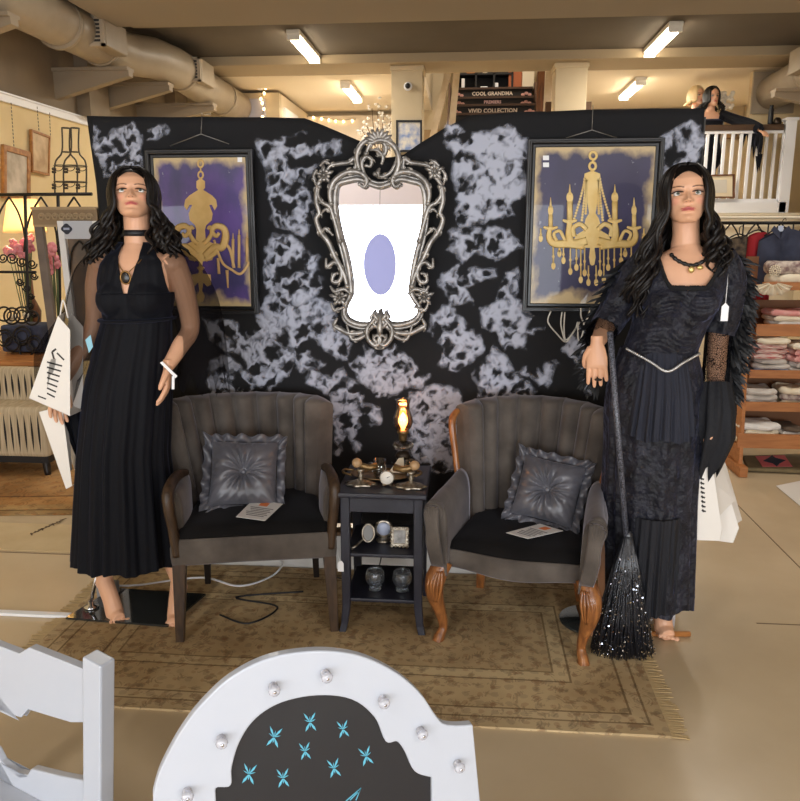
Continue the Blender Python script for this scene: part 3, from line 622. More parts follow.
bk = MB().prism([p+Vector((0, .026, 0)) for p in spl([mz(255+(x-255)*1.06, 455+(y-455)*1.04) for x, y in GL], 2, closed=True)], (0, .012, 0)); obj('backing', bk, BLACK, mr)
STK = [([(78,215),(58,240),(52,290),(62,330),(52,350),(66,390),(92,425),(112,470),(138,520),(152,565)], [.008,.014,.013,.012,.016,.015,.014,.011]),
 ([(128,420),(112,360),(96,312),(72,296),(58,272),(62,246)], [.012,.012,.009]),
 ([(100,300),(96,262),(112,225),(150,200),(190,200),(214,222),(206,246),(190,238)], [.011,.015,.015,.014,.011,.007]),
 ([(80,210),(96,180),(130,172),(158,168),(175,155),(178,185),(160,198),(128,205)], [.006,.012,.013,.009,.006]),
 ([(52,195),(44,212),(50,238)], [.007,.010,.004]), ([(66,178),(80,165),(94,172)], [.006,.010,.004]),
 ([(84,478),(86,505),(108,488),(128,500),(134,530),(122,552),(104,548),(108,528),(120,524)], [.006,.012,.013,.013,.010,.006]),
 ([(98,566),(112,582),(140,574),(160,588)], [.005,.012,.012,.006]), ([(100,622),(112,642),(140,632)], [.005,.011,.006]),
 ([(118,670),(110,690),(128,702),(160,716),(205,712),(236,690),(252,658)], [.006,.014,.015,.014,.012,.008]),
 ([(150,690),(168,735),(205,725),(222,702)], [.005,.011,.008]),
 ([(238,672),(216,700),(218,732),(240,755),(258,742),(250,722),(238,728)], [.008,.013,.013,.011,.006]),
 ([(236,650),(228,668),(246,680)], [.005,.009,.005]),
 ([(70,330),(84,318),(100,330)], [.004,.01,.005]), ([(70,395),(82,380),(104,400)], [.004,.01,.005]),
 ([(190,190),(182,150),(196,112),(232,90),(262,98),(276,122),(268,146),(250,142),(250,126)], [.010,.015,.015,.014,.010,.006]),
 ([(206,205),(198,170),(212,150),(230,160),(226,180),(212,178)], [.008,.011,.010,.006])]
CREST = [([(300,215),(316,180),(312,135),(290,106),(258,96),(226,110),(212,140)], [.012,.015,.015,.013,.009]), ([(240,205),(262,214),(290,200),(306,170)], [.010,.012,.010,.006]),
 ([(262,172),(266,150),(250,130),(228,128)], [.006,.011,.009,.005])]
def stroke(mb, pts, r, dep):
    c = spl([mz(x, y, dep) for x, y in pts], 6); r = [q*.82 for q in r]; mb.tube(c, r, 8, up=(0, 1, 0), flat=1.0)
    mb.ell(c[0], r[0]*1.25, 8, 6); mb.ell(c[-1], r[-1]*1.5, 8, 6)
    c = [p for p in c]; r = [q*.8 for q in r]; N = len(c)                           # ridge and acanthus lobes along the scroll
    for k in range(7, N-4, 11):
        t = (c[k+1]-c[k-1]).normalized(); nn = Vector((t.z, 0, -t.x))
        for e in (-1, 1):
            p = c[k]; R = np.interp(k/(N-1), np.linspace(0, 1, len(r)), r)
            mb.tube(spl([p, p+nn*e*R*1.2+t*R*.8+Vector((0, -.004, 0)), p+nn*e*R*1.35+t*R*2.6], 3), [R*.6, R*.6, R*.2], 6, up=(0, 1, 0))
for e in (0, 1):
    s_ = MB()
    for i, (pts, r) in enumerate(STK[:15]):
        q = pts if e == 0 else [(510-x, y) for x, y in pts]; stroke(s_, q, r, .006+.004*(i % 3))
    obj('scrollwork', s_, PEW, mr)
cr = MB()
for i, (pts, r) in enumerate(STK[15:]+CREST): stroke(cr, pts, r, .010+.003*(i % 3))
for k in range(9):                       # plume on the crest
    a = math.radians(200-k*26); x0, y0 = 252, 104
    cr.tube(spl([mz(x0, y0, .012), mz(x0+30*math.cos(a)*1.0, y0-26*math.sin(a)-8, .02), mz(x0+44*math.cos(a), y0-34*math.sin(a)-12, .012)], 4), [.006, .009, .003], 7, up=(0, 1, 0))
cr.tube(spl([mz(255, 220, .012), mz(250, 200, .014), mz(256, 186, .012)], 4), [.006, .011, .004], 8)
obj('crest', cr, PEW, mr)
pm_ = MB(); pm_.tube([mz(256, 640, .01), mz(256, 700, .014), mz(256, 768, .008)], [.006, .014, .006], 8, up=(0, 1, 0))
for e in (-1, 1):
    for (a, b) in ((16, 655), (20, 680), (18, 730)): pm_.tube(spl([mz(256, b+25, .01), mz(256+e*a, b+6, .014), mz(256+e*a*1.2, b-12, .008)], 3), [.005, .009, .003], 7, up=(0, 1, 0))
obj('palmette', pm_, PEW, mr)
for (x, y) in ((76, 208), (432, 196), (126, 602), (398, 598)):
    f = MB()
    for k in range(5):
        a = k*2*PI/5+.3; f.ell(mz(x+15*math.cos(a), y+15*math.sin(a), .018), (.0085, .005, .0085), 10, 6)
    f.ell(mz(x, y, .024), (.006, .005, .006), 10, 6)
    for k in range(5):
        a = k*2*PI/5+.9; f.tube([mz(x, y, .008), mz(x+24*math.cos(a), y+24*math.sin(a), .01), mz(x+34*math.cos(a), y+34*math.sin(a), .004)], [.006, .009, .002], 6, up=(0, 1, 0))
    obj('rosette', f, PEW, mr)
# ------------------------------------------------------------------ velvet armchairs
VEL = mat('grey_velvet', (74, 67, 62), .8, nz=(7, (104, 96, 89), 6), sheen=.9, sheen_c=(176, 174, 186), spec=.15, bump=(9, .12, .02))
VELD = mat('shaded_seat_velvet', (20, 19, 19), .85, nz=(6, (30, 28, 28), 5), sheen=.2, sheen_c=(150, 150, 160), spec=.1)  # same velvet, darkened for seat tops that the low front light misses
DWOOD = mat('dark_walnut', (50, 37, 27), .4, nz=(10, (78, 58, 41), 4, (6, 6, 1)))
CWOOD = mat('carved_walnut', (116, 70, 38), .32, nz=(9, (168, 108, 58), 4, (6, 6, 1)), coat=.2)
def superring(w, d, z, n=40, e=3.2, cx=0, cy=0):
    r = []
    for k in range(n):
        a = 2*PI*k/n; c, s = math.cos(a), math.sin(a)
        r.append((cx+w*math.copysign(abs(c)**(2/e), c), cy+d*math.copysign(abs(s)**(2/e), s), z))
    return r
def cushion_seat(t, wf, wb, y0, y1, z0, z1, m, mtop, serp=0, drop=0):
    # upholstered seat: boxy, front apron face plus a crowned top
    nx, ny = 28, 20
    def pt(i, j, z):
        u = -1+2*i/nx; v = j/ny; w = (wf+(wb-wf)*v)/2
        y = y0+(y1-y0)*v-(serp*(math.cos(u*PI)*.5+.5) if v < .5 else 0)*(1-2*min(v, .5))
        return (u*w, y, z)
    top = []
    for j in range(ny+1):
        r = []
        for i in range(nx+1):
            u = -1+2*i/nx; v = j/ny; e = min(1, (1-abs(u))*7, v*8+.0, (1-v)*8+.3); e = math.sqrt(max(0, 1-(1-e)**2))
            p = pt(i, j, 0); r.append((p[0]*(.985 if e < .99 else 1), p[1], z1-.03*(1-e)+.022*math.cos(u*PI/2)*math.sin(PI*min(1, v*1.1))))
        top.append(r)
    obj('seat_top', MB().grid(top), mtop, t, local=True)
    ring = [(i, 0) for i in range(nx+1)]+[(nx, j) for j in range(1, ny+1)]+[(i, ny) for i in range(nx-1, -1, -1)]+[(0, j) for j in range(ny-1, 0, -1)]
    rows = []
    for k, (zz_, o) in enumerate(((1, .985), (.93, 1.008), (.7, 1.022), (.4, 1.022), (.1, 1.012), (0, .995))):
        r = []
        for i, j in ring:
            b = top[j][i]; zlow = z0-(drop*math.cos((-1+2*i/nx)*PI*.5)**2 if j == 0 else 0)
            p = pt(i, j, 0); cy = (y0+y1)/2; r.append((p[0]*o, cy+(p[1]-cy)*o, zlow+(b[2]-.004-zlow)*zz_))
        rows.append(r)
    mb = MB().grid(rows, cv=True); mb.f.append(tuple(range(len(mb.v)-len(ring), len(mb.v)))); mb.sm.append(False); mb.mi.append(0)
    obj('seat_apron', mb, m, t, local=True)
def channel_back(t, m, nch, f_bot, f_top, zb, zt, th, ztfun, amp=.02):
    # f_*(u) -> plan point (x,y) of the front face at seat height and at the top; u in -1..1
    nu = nch*10; nv = 26; rows = []
    def nrm(f, u):
        a = Vector(f(u-.02)+(0,)); b = Vector(f(u+.02)+(0,)); d = (b-a).normalized(); return Vector((d.y, -d.x, 0))
    for j in range(nv+9):
        r = []
        for i in range(nu+1):
            u = -1+2*i/nu; ph = (i % 10)/10 if i < nu else 1.0; s = abs(math.sin(PI*(i/10.0)))**.55
            a = Vector(f_bot(u)+(0,)); b = Vector(f_top(u)+(0,)); n0 = nrm(f_bot, u).lerp(nrm(f_top, u), .5).normalized()
            v = min(1, j/nv); zz_ = zb+(ztfun(u)-zb)*v
            p = a.lerp(b, v**1.15)+n0*(amp*s*(.7+.5*v)); p.z = zz_
            if j > nv:                      # roll over the top to the back face
                k = (j-nv)/8.0; an = PI*min(1, k*1.25)
                base = a.lerp(b, 1.0); p = base+n0*(amp*s*1.2*(math.cos(an)+1)/2-(th)*(1-math.cos(an))/2); p.z = ztfun(u)+.022*math.sin(an)*(1)+(0 if k < .8 else 0)
                if k > .8:
                    q = (k-.8)/.2; bb = a.lerp(b, 1-q*.97)-n0*th; p = bb; p.z = ztfun(u)-(ztfun(u)-zb)*q
            r.append(p)
        rows.append(r)
    mb = MB().grid(rows)
    # close the two sides
    for e in (0, nu):
        mb.add([rows[j][e] for j in range(nv+9)], [tuple(range(nv+9)) if e == 0 else tuple(reversed(range(nv+9)))], False)
    return obj('channel_back', mb, m, t, local=True)
# --- left armchair: wooden arms, square tapered legs
t = thing('channel_back_armchair', 'grey velvet channel-back armchair with wooden arm fronts and straight square legs', 'armchair', (-.845, 2.92, 0), math.radians(13))
cushion_seat(t, .615, .50, -.215, .30, .32, .46, VEL, VELD, drop=-.004)
fb = lambda u: (-.02+.262*math.sin(u*1.30)/math.sin(1.30), .285-.30*(1-math.cos(u*1.30))*.72)
ft = lambda u: (-.055+.325*math.sin(u*1.32)/math.sin(1.32), .385-.27*(1-math.cos(u*1.32))*.74)
channel_back(t, VEL, 9, fb, ft, .38, .885, .07, lambda u: .842-.02*abs(u)**8, .042)
for e in (-1, 1):
    # inner arm pad joins back wing to the wooden front
    pad = []
    for k in range(9):
        v = k/8; y = -.17+v*.26; w = .022+.012*math.sin(PI*v); zt_ = .595+.015*v
        cx = e*(.285+.035*(1-v)*.2); pad.append([(cx+w*math.cos(a)*1.0, y, .34+(zt_-.34)/2+(zt_-.34)/2*math.copysign(abs(math.sin(a))**.6, math.sin(a))) for a in np.linspace(0, 2*PI, 18, endpoint=False)])
    obj('arm_pad', MB().loft(pad), VEL, t, local=True)
    aw = MB(); c = spl([(e*.28, .08, .60), (e*.295, -.03, .625), (e*.306, -.14, .625), (e*.31, -.205, .605), (e*.308, -.218, .555), (e*.299, -.208, .46), (e*.292, -.20, .36)], 6)
    aw.tube(c, [.016, .022, .026, .028, .026, .024, .026], 10, flat=.8, up=(1, 0, 0)); obj('arm_wood', aw, DWOOD, t, local=True)
    for y, lw, nm in ((-.19, .026, 'f'), (.26, .02, 'b')):
        x = e*(.285 if nm == 'f' else .235); zt_ = .33
        x1 = e*(.30 if nm == 'f' else .245); y1 = -.205 if nm == 'f' else .30
        l = MB().loft([[(xx+a*s_, yy+b*s_, zz_) for a, b in ((-1, -1), (1, -1), (1, 1), (-1, 1))] for xx, yy, zz_, s_ in ((x, y, zt_, lw), (x1, y1, 0, lw*.62))], smooth=False)
        obj('leg', l, DWOOD if nm == 'f' else mat('dark_rear_leg', (34, 26, 22), .4), t, local=True, bevel=.004)  # rear legs take a darker tone than the front ones
# --- right armchair: serpentine seat, scrolled arms, cabriole legs
t2 = thing('channel_back_armchair', 'grey velvet wingback armchair with scrolled arms and carved cabriole legs', 'armchair', (.225, 2.88, 0), math.radians(-13))
cushion_seat(t2, .53, .45, -.17, .30, .305, .41, VEL, VELD, serp=.03, drop=.014)
fb2 = lambda u: (.225*math.sin(u*1.25)/math.sin(1.25), .29-.28*(1-math.cos(u*1.25))*.70)
ft2 = lambda u: (.008+.28*math.sin(u*1.3)/math.sin(1.3), .385-.29*(1-math.cos(u*1.3))*.74)
channel_back(t2, VEL, 8, fb2, ft2, .36, .86, .065, lambda u: .85+.006*math.cos(u*PI)-.012*abs(u)**8, .038)
for e in (-1, 1):
    tr = MB(); tr.tube(spl([(e*.308, .19, .84), (e*.322, .15, .80), (e*.305, .135, .68), (e*.285, .12, .57)], 6), [.012, .016, .014, .012], 8); obj('wing_trim', tr, CWOOD, t2, local=True)
    # scrolled arm: swept scroll section, outward rolled
    rows = []
    for k in range(13):
        v = k/12; y = -.215+v*.35; sp_ = 1-.25*v
        cx = e*(.262+.022*(1-v)**1.5); zc_ = .54+.03*v
        prof = [(-.035, .30), (-.035, .42), (-.03, .49), (-.012, .535), (.02, .553), (.043, .54), (.052, .505), (.043, .475), (.03, .465), (.012, .43), (.008, .36), (.0, .28)]
        rows.append([(cx+e*px_*sp_, y, pz-.515+zc_ if pz > .4 else .28+(pz-.28)*1.0) for px_, pz in prof])
    mb = MB(); n = len(rows[0]); mb.loft([spl(r, 3, closed=True) for r in rows]); obj('scroll_arm', mb, VEL, t2, local=True)
    # gathered facing on the arm front, a fan of pleats down from the scroll
    rf = MB(); cx = e*.284
    for k in range(9):
        a = -.6+k*.42; p0 = Vector((cx+e*(.012+.028*math.sin(a*1.0)), -.236, .537+.03*math.cos(a))); p1 = Vector((cx+e*(.012+.004*k-.02), -.246, .46-.004*k)); p2 = Vector((cx+e*(-.03+.005*k), -.232, .33+.0*k))
        rf.tube(spl([p0, p1, p2], 5), [.008, .011, .006], 7)
    rf.ell((cx+e*.012, -.232, .537), (.024, .014, .024), 14, 8); obj('pleated_facing', rf, VEL, t2, local=True)
    rl = MB(); rl.tube(spl([(cx+e*.012, -.226, .537), (cx+e*.010, -.08, .548), (cx-e*.01, .08, .56)], 5), [.036, .034, .028], 16); obj('arm_roll', rl, VEL, t2, local=True)
    pn_ = MB().prism([(cx+e*x_, -.214, z_) for x_, z_ in ((-.04, .28), (-.036, .44), (-.01, .50), (.024, .49), (.010, .40), (-.004, .28))], (0, .02, 0)); obj('arm_front', pn_, VEL, t2, local=True, bevel=.006)
    # cabriole leg
    cl = MB(); c = spl([(e*.262, -.175, .33), (e*.290, -.20, .265), (e*.292, -.205, .20), (e*.272, -.185, .11), (e*.264, -.178, .055), (e*.274, -.195, .02), (e*.278, -.205, .0)], 6)
    cl.tube(c, [.034, .040, .034, .021, .017, .021, .024], 12, up=(1, 0, 0))
    lg = obj('leg', cl, CWOOD, t2, local=True)
    ac = MB()
    for k in range(5):
        o = -.022+k*.011; ac.tube(spl([(e*.274+o*.6, -.228+abs(o)*.4, .305), (e*.286+o*1.2, -.243+abs(o)*.5, .25), (e*.284+o*.5, -.236+abs(o)*.3, .18)], 4), [.005, .007, .002], 6)
    obj('carved_leaf', ac, CWOOD, lg, local=True)
    bl = MB().loft([[(x+a*s_, y+b*s_, z_) for a, b in ((-1, -1), (1, -1), (1, 1), (-1, 1))] for x, y, z_, s_ in ((e*.20, .24, .32, .026), (e*.205, .26, .15, .02), (e*.22, .31, 0, .017))], smooth=False); obj('leg', bl, CWOOD, t2, local=True, bevel=.004)
# ------------------------------------------------------------------ ruffled cushions
SAT = mat('grey_satin_velvet', (76, 75, 80), .3, sheen=.35, sheen_c=(190, 195, 215), spec=.6, bump=(14, .2, .02), nz=(6, (104, 103, 110), 4))
def pillow(label, loc, rx, rz, ry, S=.165):
    t = thing('ruffled_cushion', label, 'cushion', loc, rz)
    t.rotation_euler = (rx, ry, rz); WM[t.name] = Matrix.Translation(loc) @ t.rotation_euler.to_matrix().to_4x4()
    n = 72
    def h(u, v):
        r = math.hypot(u, v); a = math.atan2(v, u); e = max(0, (1-abs(u)**3.0)*(1-abs(v)**3.0))
        pl_ = .0125*math.sin(a*14+2.2*math.sin(a*3))*math.exp(-((r-.33)/.27)**2)+.004*math.sin(a*27+1)*math.exp(-((r-.25)/.2)**2)+.006*math.sin(a*22)*math.exp(-((max(abs(u), abs(v))-.9)/.10)**2)*e*2
        return .068*e**.5*(1-.68*math.exp(-(r/.26)**2))+pl_
    fr = [[(S*(u*(1-.06*(1-v*v)*abs(u)**3)), -h(u, v), S*(v*(1-.06*(1-u*u)*abs(v)**3))) for u in np.linspace(-1, 1, n+1)] for v in np.linspace(-1, 1, n+1)]
    bkk = [[(p[0], .045*max(0, (1-(p[0]/S)**4)*(1-(p[2]/S)**4)), p[2]) for p in r] for r in fr]
    b = MB().grid(fr); b.grid([list(reversed(r)) for r in bkk]); obj('cushion_body', b, SAT, t, local=True, recalc=False)
    # flange ruffle all round
    per = 240; rows = [[], [], []]
    for k in range(per):
        q = k/per*4; s_ = int(q); f = q-s_; u, v = ((-1+2*f, -1), (1, -1+2*f), (1-2*f, 1), (-1, 1-2*f))[s_]
        cr_ = 1+.03*max(abs(u), abs(v))*min(abs(u), abs(v))**6
        w = .012*math.sin(k*2*PI/11+1.5*math.sin(k*.11)); w2 = .02*math.sin(k*2*PI/11+.6+1.5*math.sin(k*.11)); g = .004*math.sin(k*.5)
        rows[0].append((S*u*.97, .002, S*v*.97)); rows[1].append((S*u*1.1*cr_, w*.8, S*v*1.1*cr_)); rows[2].append((S*u*(1.21+g*4)*cr_, w2, S*v*(1.21+g*4)*cr_))
    obj('ruffle', MB().grid(rows, cv=True), SAT, t, local=True, solid=.003)
    obj('tuft_button', MB().ell((0, -.028, 0), (.010, .006, .010), 12, 8), SAT, t, local=True)
    return t
pillow('grey satin ruffled cushion on the armchair with wooden arms', (-.905, 2.97, .592), math.radians(-34), math.radians(12), math.radians(3), .138)
pillow('grey satin ruffled cushion tilted in the armchair with carved legs', (.335, 2.985, .55), math.radians(-28), math.radians(-18), math.radians(7), .126)
# ------------------------------------------------------------------ printed cards on the seats
def card(label, pxs, z):
    t = thing('printed_card', label, 'card', tuple(F(*pxs[0], z)))
    q = [F(x, y, z) for x, y in pxs]       # far-left, far-right, near-right, near-left
    obj('paper', MB().prism(q, (0, 0, .0015)), mat('card_white', (226, 224, 222), .6), t)
    L_ = lambda u, v: (q[0].lerp(q[1], u)).lerp(q[3].lerp(q[2], u), v)+Vector((0, 0, .0017))
    lo = MB(); lo.prism([L_(.34, .08), L_(.62, .08), L_(.62, .28), L_(.34, .28)], (0, 0, .0004)); obj('orange_logo', lo, mat('logo_orange', (226, 128, 70), .6), t, label='orange logo block')
    tx = MB()
    for k in range(6):
        v = .38+k*.085; tx.prism([L_(.14+.05*(k % 3), v), L_(.9-.06*(k % 2), v), L_(.9-.06*(k % 2), v+.034), L_(.14+.05*(k % 3), v+.034)], (0, 0, .0004))
    obj('print_lines', tx, mat('card_print', (120, 118, 120), .7), t)
card('white printed card with orange mark on the left armchair seat', [(253, 500), (283, 504), (265, 521), (236, 517)], .489)
card('white printed card with orange mark on the right armchair seat', [(540, 524), (563, 531), (528, 539), (506, 533)], .4405)
# ------------------------------------------------------------------ side table
TBL = mat('blue_black_table_paint', (30, 30, 40), .4, nz=(5, (36, 36, 48), 3), coat=.1)
tx0, tx1, ty0, ty1, tz = -.475, -.155, 2.78, 3.13, .592
tb = thing('side_table', 'small blue-black painted side table with two shelves between the armchairs', 'table', ((tx0+tx1)/2, (ty0+ty1)/2, 0))
obj('table_top', MB().bx(tx0-.015, tx1+.015, ty0-.02, ty1+.02, tz-.022, tz), TBL, tb, bevel=.007)
obj('apron', MB().bx(tx0+.02, tx1-.02, ty0+.008, ty0+.026, tz-.085, tz-.022).bx(tx0+.02, tx1-.02, ty1-.026, ty1-.008, tz-.085, tz-.022).bx(tx0+.008, tx0+.026, ty0+.02, ty1-.02, tz-.085, tz-.022).bx(tx1-.026, tx1-.008, ty0+.02, ty1-.02, tz-.085, tz-.022), TBL, tb, bevel=.002)
for x in (tx0, tx1):
    for y in (ty0, ty1):
        e = -1 if x == tx0 else 1; g = -1 if y == ty0 else 1; cx, cy = x-e*.018, y-g*.018
        sec = [(cx, cy, tz-.02, .018), (cx, cy, .30, .018), (cx, cy, .12, .016), (cx+e*.008, cy+g*.006, .04, .014), (cx+e*.018, cy+g*.012, 0, .014)]
        obj('leg', MB().loft([[(xx+a*s_, yy+b*s_, zz_) for a, b in ((-1, -1), (1, -1), (1, 1), (-1, 1))] for xx, yy, zz_, s_ in sec], smooth=False), TBL, tb, bevel=.003)
for z in (.335, .145): obj('shelf', MB().bx(tx0+.012, tx1-.012, ty0+.012, ty1-.012, z-.016, z), TBL, tb, bevel=.005)
tg = MB().prism([(tx0-.012, ty0-.006, .30), (tx0+.012, ty0-.008, .30), (tx0+.012, ty0-.008, .265), (tx0-.012, ty0-.006, .265)], (0, .0012, 0)).prism([(tx0-.012, ty0-.006, .30), (tx0+.012, ty0-.008, .30), (tx0+.004, ty0-.007, .31), (tx0-.004, ty0-.007, .31)], (0, .0012, 0))
tg.tube([(tx0, ty0-.007, .308), (tx0-.01, ty0-.007, .33), (tx0-.015, ty0+.02, .345)], .001, 5); obj('price_tag', tg, WHITE, tb)
# --- things on the table
SILV = mat('antique_silver', (186, 176, 160), .28, metal=.85, nz=(50, (120, 108, 92), 3))
BRASS = mat('aged_brass', (150, 122, 82), .35, metal=.7, nz=(40, (110, 86, 54), 3))
CLG = thinglass('clear_glass', (236, 240, 244), .06); AMB = thinglass('tinted_chimney_glass', (250, 226, 200), .05); SKG = mat('skull_glass', (226, 232, 240), .02, trans=.97, ior=1.45, coat=.8, bump=(70, .6, .004))
lx, ly = P(403, 470, 3.06).x, 3.06
lm = thing('oil_style_lamp', 'lit lamp with a glass chimney standing on the side table', 'lamp', (lx, ly, tz))
obj('base', MB().lathe([(.045, 0), (.046, .006), (.03, .014), (.012, .022), (.011, .04), (.026, .05), (.034, .065), (.026, .082), (.012, .092)], (lx, ly, tz), 24), mat('dark_bronze', (58, 48, 40), .35, metal=.6), lm)
obj('font', MB().lathe([(.008, .09), (.04, .098), (.046, .112), (.036, .126), (.012, .132)], (lx, ly, tz), 24), glassmat('dark_font_glass', (150, 140, 130), .05), lm)
obj('burner', MB().lathe([(.014, .13), (.018, .14), (.018, .16), (.024, .165), (.024, .172), (.02, .175)], (lx, ly, tz), 20), BRASS, lm)
obj('chimney', MB().lathe([(.022, .172), (.034, .19), (.041, .212), (.036, .238), (.027, .262), (.025, .285), (.031, .305)], (lx, ly, tz), 28, cap=False), AMB, lm, solid=.0022)
obj('bulb', MB().lathe([(.006, .175), (.010, .19), (.018, .208), (.019, .222), (.012, .238), (.004, .247), (.001, .25)], (lx, ly, tz), 18), mat('lit_bulb', (255, 220, 160), .4, emit=14, ecol=(255, 190, 110)), lm)
pl_ = bpy.data.lights.new('lamp_bulb_light', 'POINT'); pl_.energy = 1.3; pl_.color = (1, .66, .34); pl_.shadow_soft_size = .02; plo = bpy.data.objects.new('lamp_bulb_light', pl_); COL.objects.link(plo); plo.location = (lx, ly, tz+.28)
obj('cord', MB().tube(spl([(lx, ly+.04, tz+.006), (lx-.05, ty1+.015, tz+.005), (lx-.06, ty1+.035, tz-.03), (lx-.09, ty1+.04, .25), (lx-.16, ty1+.06, .02), (-.62, 3.28, .016)], 6), .0028, 6), BLACK, lm)
# oval serving tray
trx, tryy = P(382, 480, 2.97).x, 2.97
ty = thing('serving_tray', 'oval brass serving tray in the middle of the side table', 'tray', (trx, tryy, tz))
obj('plate', MB().loft([[(trx+a*r*math.cos(k*2*PI/36), tryy+.62*a*r*math.sin(k*2*PI/36), z) for k in range(36)] for r, z, a in ((.07, tz, 1), (.1, tz+.003, 1), (.125, tz+.016, 1), (.13, tz+.016, 1), (.105, tz+.006, 1), (.02, tz+.005, 1))]), BRASS, ty)
for e in (-1, 1): obj('handle', MB().tube(spl([(trx+e*.118, tryy-.035, tz+.016), (trx+e*.155, tryy-.02, tz+.022), (trx+e*.155, tryy+.02, tz+.022), (trx+e*.118, tryy+.035, tz+.016)], 6), .005, 8), BRASS, ty)
def mug(name, label, x, y, zb, h_, r, handle):
    t = thing(name, label, 'glass', (x, y, zb))
    obj('glass', MB().lathe([(.003, 0), (r*.92, 0), (r, .004), (r, h_), (r-.0025, h_), (r-.003, .008), (.003, .007)], (x, y, zb), 26), CLG, t)
    if handle: obj('handle', MB().tube(spl([(x-r+.002, y, zb+h_*.75), (x-r-.02, y, zb+h_*.72), (x-r-.022, y, zb+h_*.35), (x-r+.002, y, zb+h_*.25)], 6), .004, 8), CLG, t)
    return t
g1 = P(380, 468, 2.97); mug('glass_mug', 'clear glass mug with handle on the tray, left of the lamp', g1.x, 2.965, tz+.0065, .07, .026, True)
g2 = P(411, 470, 2.95); t_ = mug('glass_tumbler', 'clear straight glass with white tag on tray, in front of the lamp', g2.x, 2.95, tz+.0165, .062, .026, False)
obj('price_tag', MB().bx(g2.x-.012, g2.x+.008, 2.921, 2.9225, tz+.03, tz+.055), WHITE, t_)
fn = MB(); f0 = P(397, 479, 2.99); fn.prism([(f0.x-.035, 2.995, tz+.012), (f0.x+.03, 2.995, tz+.012), (f0.x+.026, 3.0, tz+.075), (f0.x+.006, 3.0, tz+.072)], (0, .004, 0))
tag(obj('folded_card', fn, mat('ivory_card', (222, 206, 178), .6), label='ivory folded card propped on the tray behind the round dial', cat='card'))
def stand_piece(label, x, y, dirx, hx):
    t = thing('candle_snuffer_stand', label, 'ornate holder', (x, y, tz))
    n = 44; rings = []
    for r, z in ((.010, .0), (.05, .0), (.056, .006), (.044, .012), (.022, .018), (.012, .024)):
        rings.append([(x+r*(1+.12*math.cos(7*a)+.05*math.cos(11*a+1))*1.05*math.cos(a), y+r*.72*(1+.12*math.cos(7*a))*math.sin(a), tz+z) for a in np.linspace(0, 2*PI, n, endpoint=False)])
    obj('ornate_foot', MB().loft(rings), SILV, t)
    obj('stem', MB().lathe([(.011, .022), (.007, .03), (.013, .038), (.008, .046), (.012, .056), (.017, .062), (.010, .068)], (x, y, tz), 16), SILV, t)
    k = MB(); a = Vector((x, y, tz+.062)); b = a+Vector((hx*.9, .02, .012)); k.tube([a+Vector((dirx*.012, 0, .022)), a.lerp(b, .5), b], [.011, .013, .015], 12); obj('handle', k, BRASS, t)
    obj('ball_end', MB().ell(a+Vector((dirx*.014, -.002, .028)), (.02, .019, .019), 16, 10), mat('tan_horn', (176, 142, 104), .35), t)
    return t
s1 = P(361, 486, 2.87); stand_piece('ornate silver footed holder with tan ball end, left front of the side table', s1.x, 2.865, -1, .07)
s2 = P(411, 489, 2.85); stand_piece('ornate silver footed holder with tan ball end, right front of the side table', s2.x, 2.85, 1, -.075)
dl = P(387, 475, 2.86); t = thing('round_dial', 'small round white dial on two feet at front of the side table', 'dial', (dl.x, 2.862, tz))
Mx = Matrix.Rotation(PI/2, 4, 'X')
obj('rim', MB().lathe([(.024, -.006), (.029, -.004), (.029, .008), (.026, .010), (.026, -.002)], (dl.x, 2.86, tz+.035), 28, Mx), SILV, t)
obj('face', MB().lathe([(.001, .004), (.0255, .004), (.0255, .007), (.001, .007)], (dl.x, 2.86, tz+.035), 28, Mx), mat('dial_white', (236, 230, 220), .4), t)
obj('hands', MB().beam((dl.x, 2.852, tz+.035), (dl.x+.012, 2.852, tz+.041), .003, .001).beam((dl.x, 2.852, tz+.035), (dl.x+.006, 2.852, tz+.04), .004, .001), BLACK, t)
for e in (-1, 1): obj('foot', MB().ell((dl.x+e*.014, 2.86, tz+.004), (.005, .006, .0045), 10, 6), SILV, t)
# --- middle shelf
z = .335
p = P(365, 541, 2.86); t = thing('hand_mirror', 'oval hand mirror leaning on the middle shelf, leftmost', 'mirror', (p.x, 2.87, z))
a_ = np.linspace(0, 2*PI, 30, endpoint=False); cxm, czm = p.x+.012, z+.055
obj('rim', MB().tube([(cxm+.024*math.cos(a), 2.87+.010*math.sin(a), czm+.033*math.sin(a)) for a in a_], .0045, 8, closed=True, up=(0, 1, 0)), SILV, t)
obj('mirror_glass', MB().prism([(cxm+.022*math.cos(a), 2.872+.010*math.sin(a), czm+.031*math.sin(a)) for a in a_], (0, .002, 0)), mat('hand_mirror_glass', (128, 126, 124), .5, metal=.3), t)
obj('handle', MB().tube([(cxm-.018, 2.866, czm-.022), (cxm-.045, 2.84, z+.012), (cxm-.062, 2.825, z+.005)], [.004, .005, .006], 8), SILV, t)
p = P(383, 537, 2.9); cxm, czm = p.x, z+.052
t = thing('round_picture_frame', 'round silver frame with pale oval face in the middle of the middle shelf', 'frame', (cxm, 2.93, z))
obj('rim', MB().lathe([(.026, -.004), (.036, -.006), (.040, .0), (.036, .006), (.026, .003)], (cxm, 2.93, czm), 30, Mx), SILV, t)
obj('face', MB().lathe([(.001, .0034), (.028, .0034), (.028, .005), (.001, .005)], (cxm, 2.93, czm), 30, Mx), mat('pale_blue_face', (196, 204, 226), .35), t)
obj('base', MB().lathe([(.03, 0), (.032, .006), (.022, .012), (.012, .016)], (cxm, 2.93, z), 24), SILV, t)
pa, pb = P(390, 526, 2.86), P(409, 549, 2.86)
